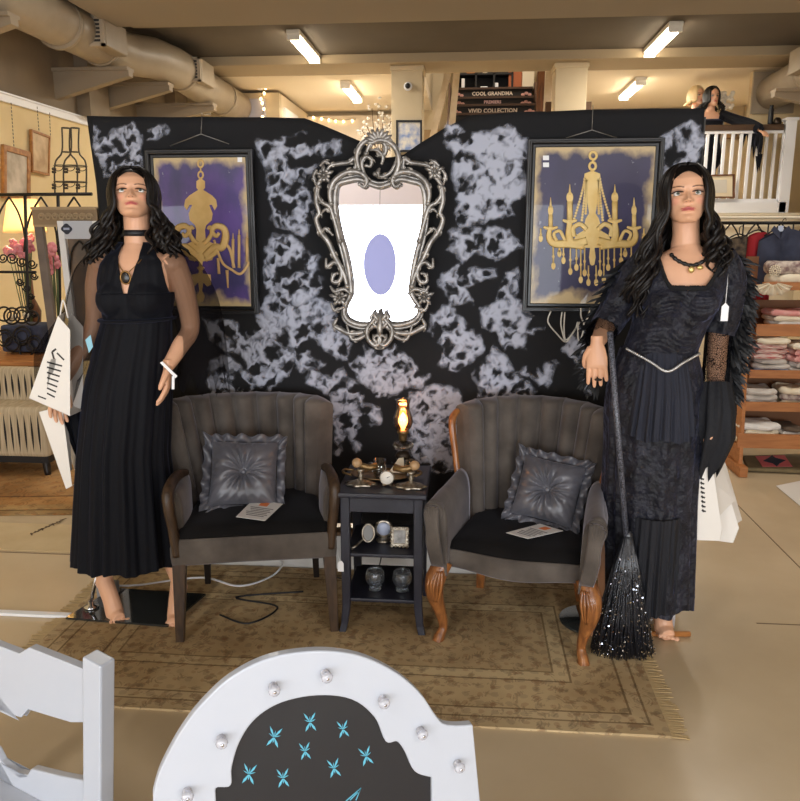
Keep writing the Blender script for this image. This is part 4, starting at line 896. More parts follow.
t = thing('photo_frame', 'square ornate silver photo frame on the middle shelf, rightmost', 'frame', ((pa.x+pb.x)/2, 2.87, z)); cxm = (pa.x+pb.x)/2; hw, hh = (pb.x-pa.x)/2, .042
q = lambda k, dy: [(cxm+a*hw*k, 2.865+dy+(b*hh*k)*.15, z+hh+.002+b*hh*k) for a, b in ((-1, -1), (1, -1), (1, 1), (-1, 1))]
obj('frame', MB().ringprism(q(.95, 0), q(.62, 0), (0, .008, 0)), SILV, t, bevel=.002)
bd_ = MB()
for k in range(5):
    for (a, b) in ((-1, -.9+k*.45), (1, -.9+k*.45), (-.9+k*.45, -1), (-.9+k*.45, 1)):
        bd_.ell((cxm+a*hw*.9, 2.863+b*hh*.13, z+hh+.002+b*hh*.9), (.0055, .004, .0055), 8, 6)
obj('beading', bd_, SILV, t)
obj('photo', MB().prism(q(.64, .003), (0, .003, 0)), mat('photo_grey', (120, 118, 116), .4, nz=(40, (176, 172, 168), 2)), t)
obj('easel_back', MB().prism([(cxm-.012, 2.875, z+.06), (cxm+.012, 2.875, z+.06), (cxm+.012, 2.91, z+.001), (cxm-.012, 2.91, z+.001)], (0, .003, 0)), BLACK, t)
# --- glass skull mugs
def skull(label, x, y):
    t = thing('glass_skull', label, 'glass skull', (x, y, .145)); z0 = .145
    n = 30; rows = []
    prof = [(.0, .012, .012), (.001, .027, .027), (.010, .026, .030), (.02, .025, .031), (.03, .028, .034), (.04, .040, .04), (.06, .0405, .043), (.075, .037, .041), (.084, .033, .036), (.086, .030, .033), (.083, .027, .030), (.06, .03, .032), (.04, .027, .027), (.022, .018, .02), (.02, .004, .004)]
    for zz_, w_, d_ in prof:
        r = []
        for k in range(n):
            a = 2*PI*k/n; px_ = w_*math.cos(a); py_ = d_*math.sin(a); dd = 0
            if math.sin(a) < 0 and w_ > .025 and len(rows) < 10:
                for e in (-1, 1): dd += .017*math.exp(-((px_-e*.016)/.009)**2-((zz_-.05)/.009)**2)
                dd += .012*math.exp(-(px_/.005)**2-((zz_-.034)/.007)**2); dd += .003*(math.cos(px_*900) > 0)*math.exp(-((zz_-.016)/.008)**2)
            r.append((x+px_, y+py_+dd, z0+zz_))
        rows.append(r)
    obj('skull_cup', MB().loft(rows), SKG, t, sub=1)
    obj('handle', MB().tube(spl([(x, y+.036, z0+.07), (x, y+.065, z0+.066), (x, y+.062, z0+.03), (x, y+.028, z0+.022)], 5), .005, 8), CLG, t); return t
p = P(375, 583, 2.87); skull('clear glass skull mug on the bottom shelf, left one', p.x, 2.875)
p = P(402, 583, 2.87); skull('clear glass skull mug on the bottom shelf, right one', p.x, 2.875)
# ------------------------------------------------------------------ mannequins
def interp_prof(tab):
    z = [t[0] for t in tab]; return lambda q, i: float(np.interp(q, z, [t[i] for t in tab]))
HP = interp_prof([(0, .020, -.082, -.045), (.006, .032, -.090, -.036), (.018, .042, -.094, -.020), (.032, .050, -.093, .0), (.05, .057, -.091, .03), (.075, .063, -.089, .06), (.10, .067, -.089, .08), (.115, .069, -.087, .088), (.14, .071, -.092, .095), (.17, .070, -.088, .094), (.195, .061, -.072, .082), (.212, .042, -.045, .06), (.221, .022, -.018, .035), (.225, .006, .0, .014)])
def gs(x, s): return math.exp(-(x/s)**2)
def face_disp(x, z):
    d = 0
    if .07 < z < .128:
        A = np.interp(z, [.072, .078, .084, .095, .115, .128], [0, .014, .023, .017, .007, .001]); s = np.interp(z, [.072, .085, .128], [.010, .0085, .006]); d += A*gs(x, s)
    for e in (-1, 1):
        d += .009*gs(x-e*.011, .006)*gs(z-.081, .006)-.012*gs(x-e*.031, .017)*gs(z-.112, .011)+.004*gs(x-e*.03, .02)*gs(z-.13, .006)+.005*gs(x-e*.045, .016)*gs(z-.088, .014)-.004*gs(x-e*.035, .012)*gs(z-.05, .02)
    d += sum(.005*gs(x-e*.031, .016)*gs(z-.1215, .004)+.0035*gs(x-e*.031, .015)*gs(z-.1025, .0035) for e in (-1, 1))
    d += .0075*gs(x, .019)*gs(z-.0545, .0045)+.0085*gs(x, .016)*gs(z-.0445, .0048)-.004*gs(x, .022)*gs(z-.0493, .0016)-.002*gs(x, .004)*gs(z-.063, .006)+.007*gs(x, .016)*gs(z-.015, .011)-.003*gs(x, .02)*gs(z-.033, .006)
    return d
def add_head(mb, M):
    zs = list(np.linspace(0, .02, 9))[:-1]+list(np.linspace(.02, .14, 62))+list(np.linspace(.145, .225, 22)); n = 120; rings = []
    for z in zs:
        w, f, b = HP(z, 1), HP(z, 2), HP(z, 3); r = []
        for k in range(n):
            a = 2*PI*k/n; x = w*math.sin(a); c = math.cos(a)
            mid = (f+b)/2*max(0, 1-z/.07)**1.3
            y = mid+(f-mid)*c**1 if c > 0 else mid+(b-mid)*(-c)
            if c > 0: y = mid+(f-mid)*c**.8; y -= face_disp(x, z)*min(1, c*2.2)
            r.append(M @ Vector((x, y, z)))
        rings.append(r)
    mb.loft(rings)
    for e in (-1, 1):                     # ears
        mb.ell((0, 0, 0), (.007, .017, .029), 12, 8, M @ Matrix.Translation((e*.070, .012, .098)) @ Matrix.Rotation(e*.25, 4, 'Z') @ Matrix.Rotation(.15, 4, 'X'))
def add_hand(mb, w, d, nrm, side, curl=.35, spread=.10, L=.165):
    # w wrist, d pointing direction, nrm direction the palm faces, side +1/-1 where the thumb sits along d x nrm
    w = Vector(w); d = Vector(d).normalized(); nrm = Vector(nrm); nrm = (nrm-d*nrm.dot(d)).normalized(); a = d.cross(nrm)*side
    pl = .085; rings = []
    for t, hw, hd in ((-.3, .0215, .0195), (.0, .022, .017), (.25, .030, .016), (.6, .037, .0145), (.9, .038, .0125), (1.02, .034, .009)):
        c = w+d*(pl*t); rings.append([c+a*(hw*math.cos(q))+nrm*(hd*math.sin(q)) for q in np.linspace(0, 2*PI, 16, endpoint=False)])
    mb.loft(rings)
    for k, (o, ln) in enumerate(((.028, .076), (.0095, .086), (-.0095, .080), (-.0275, .063))):
        p = w+d*(pl*.86)+a*o*.95; an = (1.5-k)*spread; dd = (d*math.cos(an)+a*math.sin(an)).normalized(); pts = [p]; cb = .12
        for s_ in (.38, .32, .22, .08):
            cb += curl*.62 if s_ > .1 else 0; v = dd*math.cos(cb)+nrm*math.sin(cb); pts.append(pts[-1]+v*ln*s_)
        mb.tube(pts, [.0095, .0088, .008, .0068, .0035], 10)
    p = w+d*.018+a*.020; mb.tube(spl([p, p+d*.028+a*.020+nrm*.008, p+d*.052+a*.027+nrm*.016, p+d*.072+a*.024+nrm*.022], 3), [.015, .0125, .010, .0095, .005], 10)
def add_foot(mb, ank, toe):
    ank = Vector(ank); toe = Vector(toe); h = Vector((toe.x-ank.x, toe.y-ank.y, 0)).normalized(); s_ = h.cross(Vector((0, 0, 1)))
    heel = ank-h*.028-Vector((0, 0, .045)); mb.ell(heel, (.027, .027, .03), 14, 9)
    L = (Vector((toe.x, toe.y, 0))-Vector((ank.x, ank.y, 0))).length
    mb.tube(spl([ank+Vector((0, 0, .02)), ank-Vector((0, 0, .03))+h*.012, ank+h*(L*.45)-Vector((0, 0, ank.z*.52)), toe-h*.045+Vector((0, 0, .012)), toe+Vector((0, 0, .004))], 5), [.031, .036, .035, .038, .026], 14, flat=.85)
    mb.tube([heel, ank+h*(L*.35)-Vector((0, 0, ank.z*.55)), toe-h*.05], [.024, .024, .028], 12)
    for k in range(5): mb.ell(toe+h*(.012-.006*k if k else .016)+s_*(-.028+.0145*k)*1.0+Vector((0, 0, -.002)), (.011-.0012*k, .012, .009), 10, 6)
TORSO = interp_prof([(.80, .10, .09), (.88, .158, .112), (.97, .165, .115), (1.06, .142, .098), (1.15, .120, .084), (1.22, .120, .086), (1.30, .134, .096), (1.38, .146, .094), (1.44, .148, .078), (1.475, .115, .062), (1.50, .062, .046), (1.52, .04, .036)])
def yfront(x, z, pad=0):
    w, d = TORSO(z, 1)+pad, TORSO(z, 2)+pad; y = -d*math.sqrt(max(0, 1-min(1, abs(x)/w)**2.4))
    for e in (-1, 1):
        q = ((x-e*.072)/.062)**2+((z-1.315)/.062)**2
        if q < 1: y = y*(1-(1-q)**.8)+(1-q)**.8*min(y, -.118-pad)
    return y
def spine(tab): return lambda z: float(np.interp(z, [t[0] for t in tab], [t[1] for t in tab]))
def paint_body(me, M, lips, shade):
    n = len(me.vertices); co_ = np.empty(n*3); me.vertices.foreach_get('co', co_); co_ = co_.reshape(-1, 3)
    Mi = np.array(M.inverted()); h = co_ @ Mi[:3, :3].T+Mi[:3, 3]; x, y, z = h[:, 0], h[:, 1], h[:, 2]
    skin = np.array(lin((224, 172, 138))[:3]); c = np.tile(skin, (n, 1)); front = (y < -.045) & (z > 0) & (z < .2)
    ax = np.abs(x)
    def put(mask, col, k=1.0):
        m = (mask*front)[:, None]*k; c[:] = c*(1-m)+np.array(lin(col)[:3])*m
    sm = lambda v: np.clip(v, 0, 1)
    put(sm(1.2-((ax-.043)/.02)**2-((z-.083)/.018)**2), (226, 142, 122), .45)
    z_ = z; z = z+5.5*ax**2-.0006
    up = sm((1-(ax/.0265)**2-((z-.0525-.0012*np.cos(ax*260))/.0046)**2)*3); lo = sm((1-(ax/.0235)**2-((z-.0458)/.0046)**2)*3); put(np.maximum(up, lo), lips)
    put(sm((1-(ax/.021)**2-((z-.0492)/.0012)**2)*2), (120, 44, 48), .8); z = z_
    put(sm(1.3-((ax-.033)/.021)**2-((z-.1195)/.009)**2), shade, .6)                 # eye shadow
    arc = .1165+.0035*np.cos((ax-.031)*95); put(sm((1-((ax-.032)/.020)**2)*4)*sm(1.5-(np.abs(z-arc)/.0022)**2), (30, 22, 20))      # upper lash line
    put(sm((1-((ax-.031)/.016)**2)*3)*sm(1.2-(np.abs(z-.1052)/.0012)**2), (70, 48, 42), .6)
    brow = .1335+.0045*np.cos((ax-.036)*70)-.05*np.maximum(0, .02-ax); put(sm((1-((ax-.035)/.024)**2)*4)*sm(1.4-(np.abs(z-brow)/.0026)**2), (74, 50, 38), .9)
    for e in (-1, 1): put(sm(1.2-(((x-e*.0065)/.0028)**2+((z-.0765)/.0018)**2)), (120, 70, 58), .7)
    at = me.attributes.new('tint', 'FLOAT_COLOR', 'POINT'); at.data.foreach_set('color', np.concatenate([c, np.ones((n, 1))], 1).astype(np.float32).ravel())
SKIN = mat('mannequin_skin', (214, 164, 130), .38, attr='tint', spec=.4)
def body_mesh(mb, voxel=.0024, it=5):
    me = mb.mesh('body'); o = bpy.data.objects.new('tmp', me); COL.objects.link(o)
    r = o.modifiers.new('r', 'REMESH'); r.mode = 'VOXEL'; r.voxel_size = voxel; r.use_smooth_shade = True
    s_ = o.modifiers.new('s', 'SMOOTH'); s_.iterations = it; s_.factor = .5
    bpy.context.view_layer.update(); out = bpy.data.meshes.new_from_object(o.evaluated_get(bpy.context.evaluated_depsgraph_get()))
    bpy.data.objects.remove(o); out.polygons.foreach_set('use_smooth', [True]*len(out.polygons)); out.name = 'body'; return out
HAIR = mat('black_brown_wig', (17, 13, 12), .42, spec=.3, nz=(30, (27, 21, 19), 3, (6, 6, 1)))
EYEW = mat('eye_white', (232, 228, 222), .2); IRIS = mat('iris_grey_green', (96, 104, 92), .2); PUP = mat('pupil_black', (12, 10, 10), .2)
def eyes(t, M, look=(0, -1, .05)):
    for e in (-1, 1):
        c = Vector((e*.0305, -.0640, .1115)); o = obj('eye', MB().ell((0, 0, 0), .0125, 20, 14, M @ Matrix.Translation(c)), EYEW, t, local=True)
        d = Vector(look).normalized(); q = d.to_track_quat('Z', 'Y').to_matrix().to_4x4(); B = M @ Matrix.Translation(c) @ q
        i_ = MB(); i_.lathe([(.0058, .0110), (.0045, .0122), (.0025, .0127)], n=16, M=B); obj('iris', i_, IRIS, o, local=True)
        p_ = MB(); p_.lathe([(.0028, .0123), (.0012, .0131)], n=12, M=B); obj('pupil', p_, PUP, o, local=True)
def hair(t, M, Rn, side_len, chest_y, curl, spreadx, part=.0, nside=52, front=46):
    mb = MB(); C = Vector((0, .006, .118)); rx, ry, rz = .0785, .106, .119
    def surf(az, lat, k=1.0):
        return Vector((rx*k*math.cos(lat)*math.sin(az), -ry*k*math.cos(lat)*math.cos(az), rz*k*math.sin(lat)))+C
    rows = []                              # scalp cap with the face left open
    for i in range(13):
        r = []
        for k in range(61):
            az = -PI+2*PI*k/60; hair0 = (.70-.45*(abs(az)/math.radians(front))**1.6) if abs(az) < math.radians(front-4) else (-.75 if abs(az) > 1.3 else -.1-.5*(abs(az)-.75))
            lat = hair0+(PI/2-hair0)*i/12; r.append(M @ surf(az, lat, 1.03))
        rows.append(r)
    mb.grid(rows)
    for s_ in (-1, 1):
        for q in range(nside):
            f = (q+.5)/nside; az = s_*math.radians(front+(182-front)*f**1.15+Rn.uniform(-3, 3)); lift = 1.04+Rn.uniform(0, .05)
            y0 = -.075+.17*f; root = Vector((part+s_*.002, y0*.8+.006, 0)); root.z = C.z+rz*1.035*math.sqrt(max(.05, 1-(root.y/ry)**2))
            pts = [M @ root, M @ surf(az*.86, 1.0, lift), M @ surf(az*.97, .52, lift+.02), M @ surf(az, .05, lift+.03), M @ surf(az*1.0, -.45, lift+.10)]
            j = pts[-1]; fr = f < .55; ln = side_len[0 if s_ < 0 else 1]*Rn.uniform(.78, 1.05)*(1 if fr else .95)
            xo = s_*(spreadx[0 if s_ < 0 else 1])*Rn.uniform(.25, 1.0); yo = (chest_y*Rn.uniform(.7, 1.2)) if fr else Rn.uniform(.02, .06)
            hc = M @ Vector((0, 0, 0))
            for u in np.linspace(.14, 1, 9):
                ph = Rn.uniform(-.3, .3)
                p = Vector((j.x+(xo)*u**.8, (j.y)*(1-min(1, u*1.5))+(hc.y+.06+yo)*min(1, u*1.5), j.z-ln*u))
                a = curl*min(1, u*1.6); p += Vector((a*math.sin(u*13+q*1.3), a*.8*math.cos(u*13+q*1.3), 0)); pts.append(p)
            mb.tube(spl(pts, 3), [.006, .010, .0115, .011, .0105, .011, .009, .003], 6, flat=.75)
    return obj('wig', mb, HAIR, t, local=True)
JERSEY = mat('black_jersey', (12, 13, 19), .75, sheen=.25, sheen_c=(120, 130, 170), spec=.2, bump=(30, .05))
TULLE = sheer('black_tulle', (22, 20, 22), .45)
VELVET = mat('black_crushed_velvet', (20, 20, 26), .55, sheen=.5, sheen_c=(110, 116, 150), spec=.3, bump=(22, .9, .03), nz=(20, (38, 38, 48), 3))
def skirt(name, t, m, zt, zb, cx, hw, hd, folds, amp, n=150, seed=0, rows=40, a0=-PI, a1=PI, cy=lambda z: 0, hem=.006):
    R = []
    for i in range(rows+1):
        z0 = zt+(zb-zt)*i/rows; r = []; v = i/rows
        for k in range(n+1):
            a = a0+(a1-a0)*k/n; fo = math.sin(a*folds+1.7*math.sin(a*3+seed)+.6*math.sin(v*3+a))+.5*math.sin(a*folds*1.9+seed*2+v*1.2)
            s_ = 1+amp(v)*fo; z = z0+(hem*math.sin(a*7+seed) if i == rows else 0)
            r.append((cx(z0)+hw(z0)*math.sin(a)*s_, cy(z0)-hd(z0)*math.cos(a)*s_, z))
        R.append(r)
    return obj(name, MB().grid(R), m, t, local=True)
def LI(*tab): return lambda z: float(np.interp(z, [q[0] for q in sorted(tab)], [q[1] for q in sorted(tab)]))
def bodice(name, t, m, sx, zlo, zmid, ztop, xin, xout, pleat=0, pad=.007, ruch=0):
    mb = MB()
    rows = []                              # wrap below the arms
    for z in np.linspace(zlo, zmid, 26):
        r = []
        for k in range(97):
            a = -PI+2*PI*k/96; w, d = TORSO(z, 1)+pad, TORSO(z, 2)+pad; x = w*math.sin(a); y = -d*math.cos(a)
            if math.cos(a) > 0: y = yfront(x, z, pad)
            g = pleat*math.sin(x*190+3*math.sin(z*9))+ruch*math.sin(z*210+5*math.sin(x*16)+2*math.sin(x*40)); r.append((x*(1+g*.0)+sx(z), y-g if math.cos(a) > 0 else y+g, z))
        rows.append(r)
    mb.grid(rows)
    for e in (-1, 1):
        rows = []
        for z in np.linspace(zmid, ztop, 26):
            a, b = xin(z), xout(z); r = []
            for k in range(25):
                x = a+(b-a)*k/24; g = pleat*math.sin(x*190+3*math.sin(z*9)); y = yfront(x, min(z, 1.47), pad)-g
                if z > 1.47: y = yfront(x, z, pad+.004) if x < TORSO(z, 1)+pad-.004 else y+(z-1.47)*1.0
                r.append((e*x+sx(z), y, z))
            rows.append(r)
        mb.grid(rows)
        rows = []                          # back panel
        for z in np.linspace(zmid, ztop, 12):
            b = xout(z); rows.append([(e*b*k/8+sx(z), (TORSO(z, 2)+pad)*math.sqrt(max(0, 1-(b*k/8/(TORSO(z, 1)+pad))**2)), z) for k in range(9)])
        mb.grid(rows)
    return obj(name, mb, m, t, local=True, solid=.002)
def sleeve(name, t, m, pts, rad, wob, n=40, seed=0, flat=1.0, rag=0.0):
    c = spl(pts, 8); N = len(c); rows = []
    for i, p in enumerate(c):
        v = i/(N-1); tdir = (c[min(i+1, N-1)]-c[max(i-1, 0)]).normalized(); u = Vector((0, -1, 0)); u = (u-tdir*u.dot(tdir)).normalized(); w = tdir.cross(u)
        R = np.interp(v, np.linspace(0, 1, len(rad)), rad); r = []
        for k in range(n):
            a = 2*PI*k/n; q = R*(1+wob*v*math.sin(a*6+seed+v*4)+.5*wob*math.sin(a*11+seed*2)); ex = rag*max(0, v-.85)/.15*math.sin(a*9+seed) if rag else 0
            r.append(p+(w*math.cos(a)+u*flat*math.sin(a))*q+tdir*ex)
        rows.append(r)
    return obj(name, MB().grid(rows, cv=True), m, t, local=True)
# ---------------- left mannequin: long black halter dress, sheer cape sleeves
O1 = Vector((-1.27, 2.87, 0))
m1 = thing('dress_mannequin', 'female mannequin in a long black halter dress with sheer sleeves, left of the armchairs', 'mannequin', O1)
sx1 = spine([(0, 0), (.9, -.07), (1.05, -.04), (1.2, .0), (1.5, .018)])
mb = MB(); H1 = Matrix.Translation((.02, .0, 1.603)) @ Matrix.Rotation(math.radians(17), 4, 'Z') @ Matrix.Rotation(math.radians(-14), 4, 'X') @ Matrix.Diagonal((1.04, 1.0, .83, 1))
add_head(mb, H1)
def torso(mb, sx):
    mb.loft([[(sx(z)+TORSO(z, 1)*math.sin(a), -TORSO(z, 2)*math.cos(a), z) for a in np.linspace(0, 2*PI, 40, endpoint=False)] for z in np.linspace(.80, 1.52, 40)])
    for e in (-1, 1): mb.ell((sx(1.315)+e*.07, -.050, 1.315), (.052, .052, .056), 18, 12); mb.ell((sx(1.45)+e*.140, .005, 1.445), (.05, .05, .045), 16, 10)
torso(mb, sx1); mb.tube([(.018, .02, 1.47), (.019, .012, 1.56), (.02, .022, 1.67)], [.056, .046, .05], 24)
mb.tube(spl([(-.125, .005, 1.45), (-.16, .02, 1.36), (-.19, .03, 1.20), (-.25, -.02, 1.08), (-.295, -.07, .985)], 6), [.046, .043, .036, .033, .023], 16)
mb.tube(spl([(.158, .005, 1.45), (.178, .03, 1.36), (.185, .07, 1.20), (.165, .0, 1.13), (.142, -.075, 1.065)], 6), [.046, .043, .036, .033, .023], 16)
add_hand(mb, (-.295, -.07, .985), (-.16, -.22, -1), (.7, -.35, 0), -1, .3)
add_hand(mb, (.142, -.075, 1.065), (-.02, -.18, -1), (-.8, -.2, 0), -1, .28)
mb.tube(spl([(-.12, 0, .9), (-.15, -.02, .52), (-.17, .03, .35), (-.222, .0, .155)], 6), [.085, .056, .056, .031], 18); add_foot(mb, (-.222, 0, .165), (-.12, -.10, .018))
mb.tube(spl([(.0, 0, .9), (.0, -.02, .52), (.04, .03, .35), (.10, .0, .155)], 6), [.075, .05, .056, .031], 18); add_foot(mb, (.10, 0, .155), (.112, -.115, .018))
me = body_mesh(mb); paint_body(me, H1, (200, 108, 102), (176, 128, 104)); obj('body', me, SKIN, m1)
eyes(m1, H1, (0, -1, .22))
hair(m1, H1, random.Random(3), (.20, .17), -.13, .014, (.085, .11))
obj('bodice', MB(), JERSEY, m1) if False else bodice('dress_bodice', m1, JERSEY, sx1, 1.20, 1.34, 1.525, LI((1.34, .008), (1.40, .022), (1.47, .040), (1.525, .040)), LI((1.34, .141), (1.40, .130), (1.45, .118), (1.49, .088), (1.525, .064)), .0022)
cx1 = LI((1.235, 0), (1.0, -.05), (.7, -.095), (.2, -.125)); skirt('dress_skirt', m1, JERSEY, 1.235, .235, cx1, LI((1.235, .132), (1.15, .145), (.95, .168), (.7, .175), (.2, .215)), LI((1.235, .105), (.95, .145), (.2, .165)), 17, lambda v: .012+.045*min(1, v*1.4), seed=1)
obj('belt', MB().tube([(sx1(1.235)+.137*math.sin(a), -.112*math.cos(a) if math.cos(a) < 0 else -.112*math.cos(a), 1.236+.004*math.sin(a)) for a in np.linspace(0, 2*PI, 48, endpoint=False)], .014, 8, closed=True, flat=.5, up=(0, 0, 1)), JERSEY, m1, local=True)
sleeve('sheer_sleeve', m1, TULLE, [(-.105, 0, 1.47), (-.165, .01, 1.38), (-.215, .02, 1.24), (-.285, -.02, 1.10), (-.315, -.04, .97)], [.045, .075, .085, .085, .10, .075], .10, seed=1, rag=.05)
sleeve('sheer_sleeve', m1, TULLE, [(.14, 0, 1.475), (.19, .02, 1.40), (.225, .05, 1.24), (.235, .05, 1.08), (.235, .04, .98)], [.04, .072, .085, .085, .09, .10], .10, seed=4, rag=.05)
sleeve('ruffle_trail', m1, JERSEY, [(-.30, .0, .96), (-.29, .02, .86), (-.27, .02, .74), (-.255, .02, .62)], [.03, .05, .04, .02], .3, seed=2, rag=.02)
obj('choker', MB().tube([(.0195+.0515*math.sin(a), .014-.051*math.cos(a), 1.535) for a in np.linspace(0, 2*PI, 40, endpoint=False)], .011, 8, closed=True, flat=.35, up=(0, 0, 1)) if False else MB().grid([[(.0195+.0515*math.sin(a), .014-.0515*math.cos(a), z) for a in np.linspace(0, 2*PI, 48, endpoint=False)] for z in (1.548, 1.570)], cv=True), BLACK, m1, local=True, solid=.003)
pend = Vector((.012, yfront(.0, 1.405)-.012, 1.398)); ch = MB()
for e in (-1, 1): ch.tube(spl([(.02+e*.056, -.012, 1.505), (.018+e*.045, yfront(.045, 1.46)-.006, 1.46), (.013+e*.012, yfront(.01, 1.42)-.008, 1.42)], 5), .0018, 6)
ch.tube([pend+Vector((.019*math.sin(a), 0, .023*math.cos(a))) for a in np.linspace(0, 2*PI, 24, endpoint=False)], .003, 6, closed=True, up=(0, 1, 0))
nk = obj('necklace', ch, mat('old_gold', (150, 112, 62), .35, metal=.8), m1, local=True)
pb_ = MB(); pb_.ell(pend, (.017, .005, .021), 16, 8); obj('pendant', pb_, mat('dark_stone', (30, 26, 26), .25), nk, local=True)
tgm = MB().prism([(-.165, -.095, 1.165), (-.14, -.10, 1.185), (-.135, -.10, 1.14), (-.155, -.095, 1.115)], (0, .0015, 0)); obj('price_tag', tgm, mat('pale_blue_tag', (150, 205, 225), .5), m1, local=True, label='pale blue price tag')
wt = MB().prism([(.128, -.115, 1.085), (.138, -.115, 1.09), (.192, -.115, 1.035), (.184, -.115, 1.027)], (0, .003, 0)).prism([(.172, -.118, 1.035), (.182, -.118, 1.036), (.178, -.118, .985), (.168, -.118, .985)], (0, .003, 0)); obj('white_tag', wt, WHITE, m1, local=True, label='white tag held in the hand')
gl = [F(66, 622), F(168, 630), F(206, 598), F(114, 592)]
obj('glass_base', MB().prism([p+Vector((0, 0, .0125)) for p in gl], (0, 0, .008)), mat('smoked_base_glass', (70, 74, 74), .06, trans=.6, coat=.4), m1)
rd = MB(); rd.lathe([(.03, .0205), (.03, .03), (.012, .034), (.012, .05)], (F(92, 612).x-O1.x, F(92, 612).y-O1.y, 0), 18); q0 = Vector((F(92, 612).x-O1.x, F(92, 612).y-O1.y, .05)); rd.tube([q0, q0+Vector((.01, .05, .10)), Vector((-.2, .06, .28))], .008, 10); obj('support_rod', rd, CHROME, m1, local=True)
# clutter just behind her feet
tag(obj('power_strip', MB().bx(-1.58, -1.50, 2.96, 3.02, .008, .075), mat('grey_plastic', (150, 150, 152), .5), bevel=.006, label='grey plastic power block behind the feet of the black-dressed mannequin', cat='power strip'))
tag(obj('white_cable', MB().tube(spl([(-1.53, 2.99, .06), (-1.45, 3.1, .012), (-1.2, 3.2, .012), (-1.0, 3.13, .012), (-.88, 3.24, .012), (-.86, 3.36, .03), (-1.0, 3.42, .012)], 8), .005, 6), WHITE, label='white power cable looping on the rug behind the left armchair', cat='cable'))
tag(obj('black_cable', MB().tube(spl([(-1.0, 2.86, .012), (-.86, 2.80, .012), (-.78, 2.95, .012), (-.98, 3.02, .012), (-.7, 3.1, .012)], 8), .004, 6), BLACK, label='thin black cable lying on the rug under the left armchair', cat='cable'))
# ---------------- right mannequin: black velvet gown, feathered cape, lace sleeves
O2 = Vector((.70, 2.86, 0))
m2 = thing('gown_mannequin', 'female mannequin in a black velvet gown with feathered shoulders and lace sleeves, at right', 'mannequin', O2)
sx2 = spine([(0, 0), (.95, -.01), (1.12, -.005), (1.3, .05), (1.5, .072)])
mb = MB(); H2 = Matrix.Translation((.057, -.005, 1.585)) @ Matrix.Rotation(math.radians(-3), 4, 'Y') @ Matrix.Rotation(math.radians(-9), 4, 'Z') @ Matrix.Rotation(math.radians(-7), 4, 'X') @ Matrix.Diagonal((1.04, 1.0, .88, 1))
add_head(mb, H2); torso(mb, sx2); mb.tube([(.072, .02, 1.46), (.066, .010, 1.56), (.058, .02, 1.66)], [.056, .045, .049], 24)
mb.tube(spl([(-.07, .005, 1.45), (-.115, .02, 1.36), (-.19, .0, 1.24), (-.225, -.08, 1.20), (-.25, -.155, 1.185)], 6), [.046, .043, .036, .030, .023], 16)
mb.tube(spl([(.21, .005, 1.45), (.225, .02, 1.36), (.215, .03, 1.2), (.205, -.01, 1.08), (.195, -.05, .955)], 6), [.046, .043, .036, .033, .0225], 16)
add_hand(mb, (-.25, -.155, 1.185), (.03, -.10, -1), (.35, .9, 0), -1, .05, .06)
add_hand(mb, (.195, -.05, .965), (0, -.15, -1), (-.8, -.2, 0), -1, .35)
for e, ank, toe in ((-1, (-.13, .03, .14), (-.17, -.07, .025)), (1, (.085, .06, .14), (.10, -.045, .025))):
    mb.tube(spl([(e*.07-.008, 0, .9), (e*.08, -.01, .52), (ank[0]*.9, .03, .33), ank], 6), [.07, .056, .054, .03], 18); add_foot(mb, ank, toe)
me = body_mesh(mb); paint_body(me, H2, (192, 98, 94), (120, 96, 92)); obj('body', me, SKIN, m2)
eyes(m2, H2, (.05, -1, .08))
hair(m2, H2, random.Random(8), (.36, .22), -.12, .02, (.12, .06), nside=58)
bodice('gown_bodice', m2, VELVET, sx2, 1.13, 1.30, 1.455, LI((1.30, .0), (1.365, .0), (1.375, .06), (1.40, .085), (1.455, .098)), LI((1.30, .143), (1.40, .156), (1.455, .150)), 0, .012, .0)
rc = []                                   # ruched corset panel
for z in np.linspace(1.135, 1.35, 60):
    r = []
    for k in range(25):
        x = (-1+2*k/24)*(.085+.02*(z-1.13)); r.append((x+sx2(z), yfront(x, z, .016)-.004*math.sin(z*190+4*math.sin(x*30)+1.5*math.sin(z*33))-.002, z))
    rc.append(r)
obj('ruched_panel', MB().grid(rc), VELVET, m2, local=True)
fur = MB()
for k in range(90):                       # soft edge of the neckline
    x = -.1+.2*k/89; zf = 1.372+.08*max(0, (abs(x)-.055)/.045)**1.6; y = yfront(x, min(zf, 1.46), .016); fur.ell((x+sx2(zf), y, zf), (.006, .006, .007+.004*random.random()), 7, 5)
obj('neckline_trim', fur, mat('black_fur', (12, 12, 15), .9), m2, local=True)
skirt('gown_skirt', m2, VELVET, 1.15, .165, LI((1.15, -.004), (.58, .002), (.165, .022)), LI((1.15, .134), (1.0, .176), (.9, .180), (.8, .174), (.165, .168)), LI((1.15, .098), (.9, .14), (.165, .16)), 13, lambda v: .01+.04*v, seed=3, hem=.012)
skirt('skirt_tier', m2, mat('black_chiffon', (18, 19, 27), .8, bump=(40, .2)), .545, .175, LI((1, 0), (.165, .0)), LI((.6, .128), (.165, .13)), LI((.6, .172), (.165, .182)), 24, lambda v: .012+.03*v, a0=-1.0, a1=1.0, seed=5)
skirt('overskirt', m2, mat('slate_tulle', (34, 36, 48), .85, bump=(60, .25)), 1.145, .845, LI((1.15, .0), (.8, .0)), LI((1.145, .10), (1.0, .125), (.84, .145)), LI((1.145, .112), (1.0, .175), (.84, .2)), 26, lambda v: .012+.03*v, a0=-1.15, a1=1.15, seed=2)
bl = MB(); pts = spl([(-.128, -.055, 1.152), (-.06, -.120, 1.118), (-.004, -.143, 1.088), (.055, -.126, 1.118), (.125, -.055, 1.138)], 14)
for p in pts: bl.ell(p+Vector((0, -.006, 0)), .0055, 8, 6)
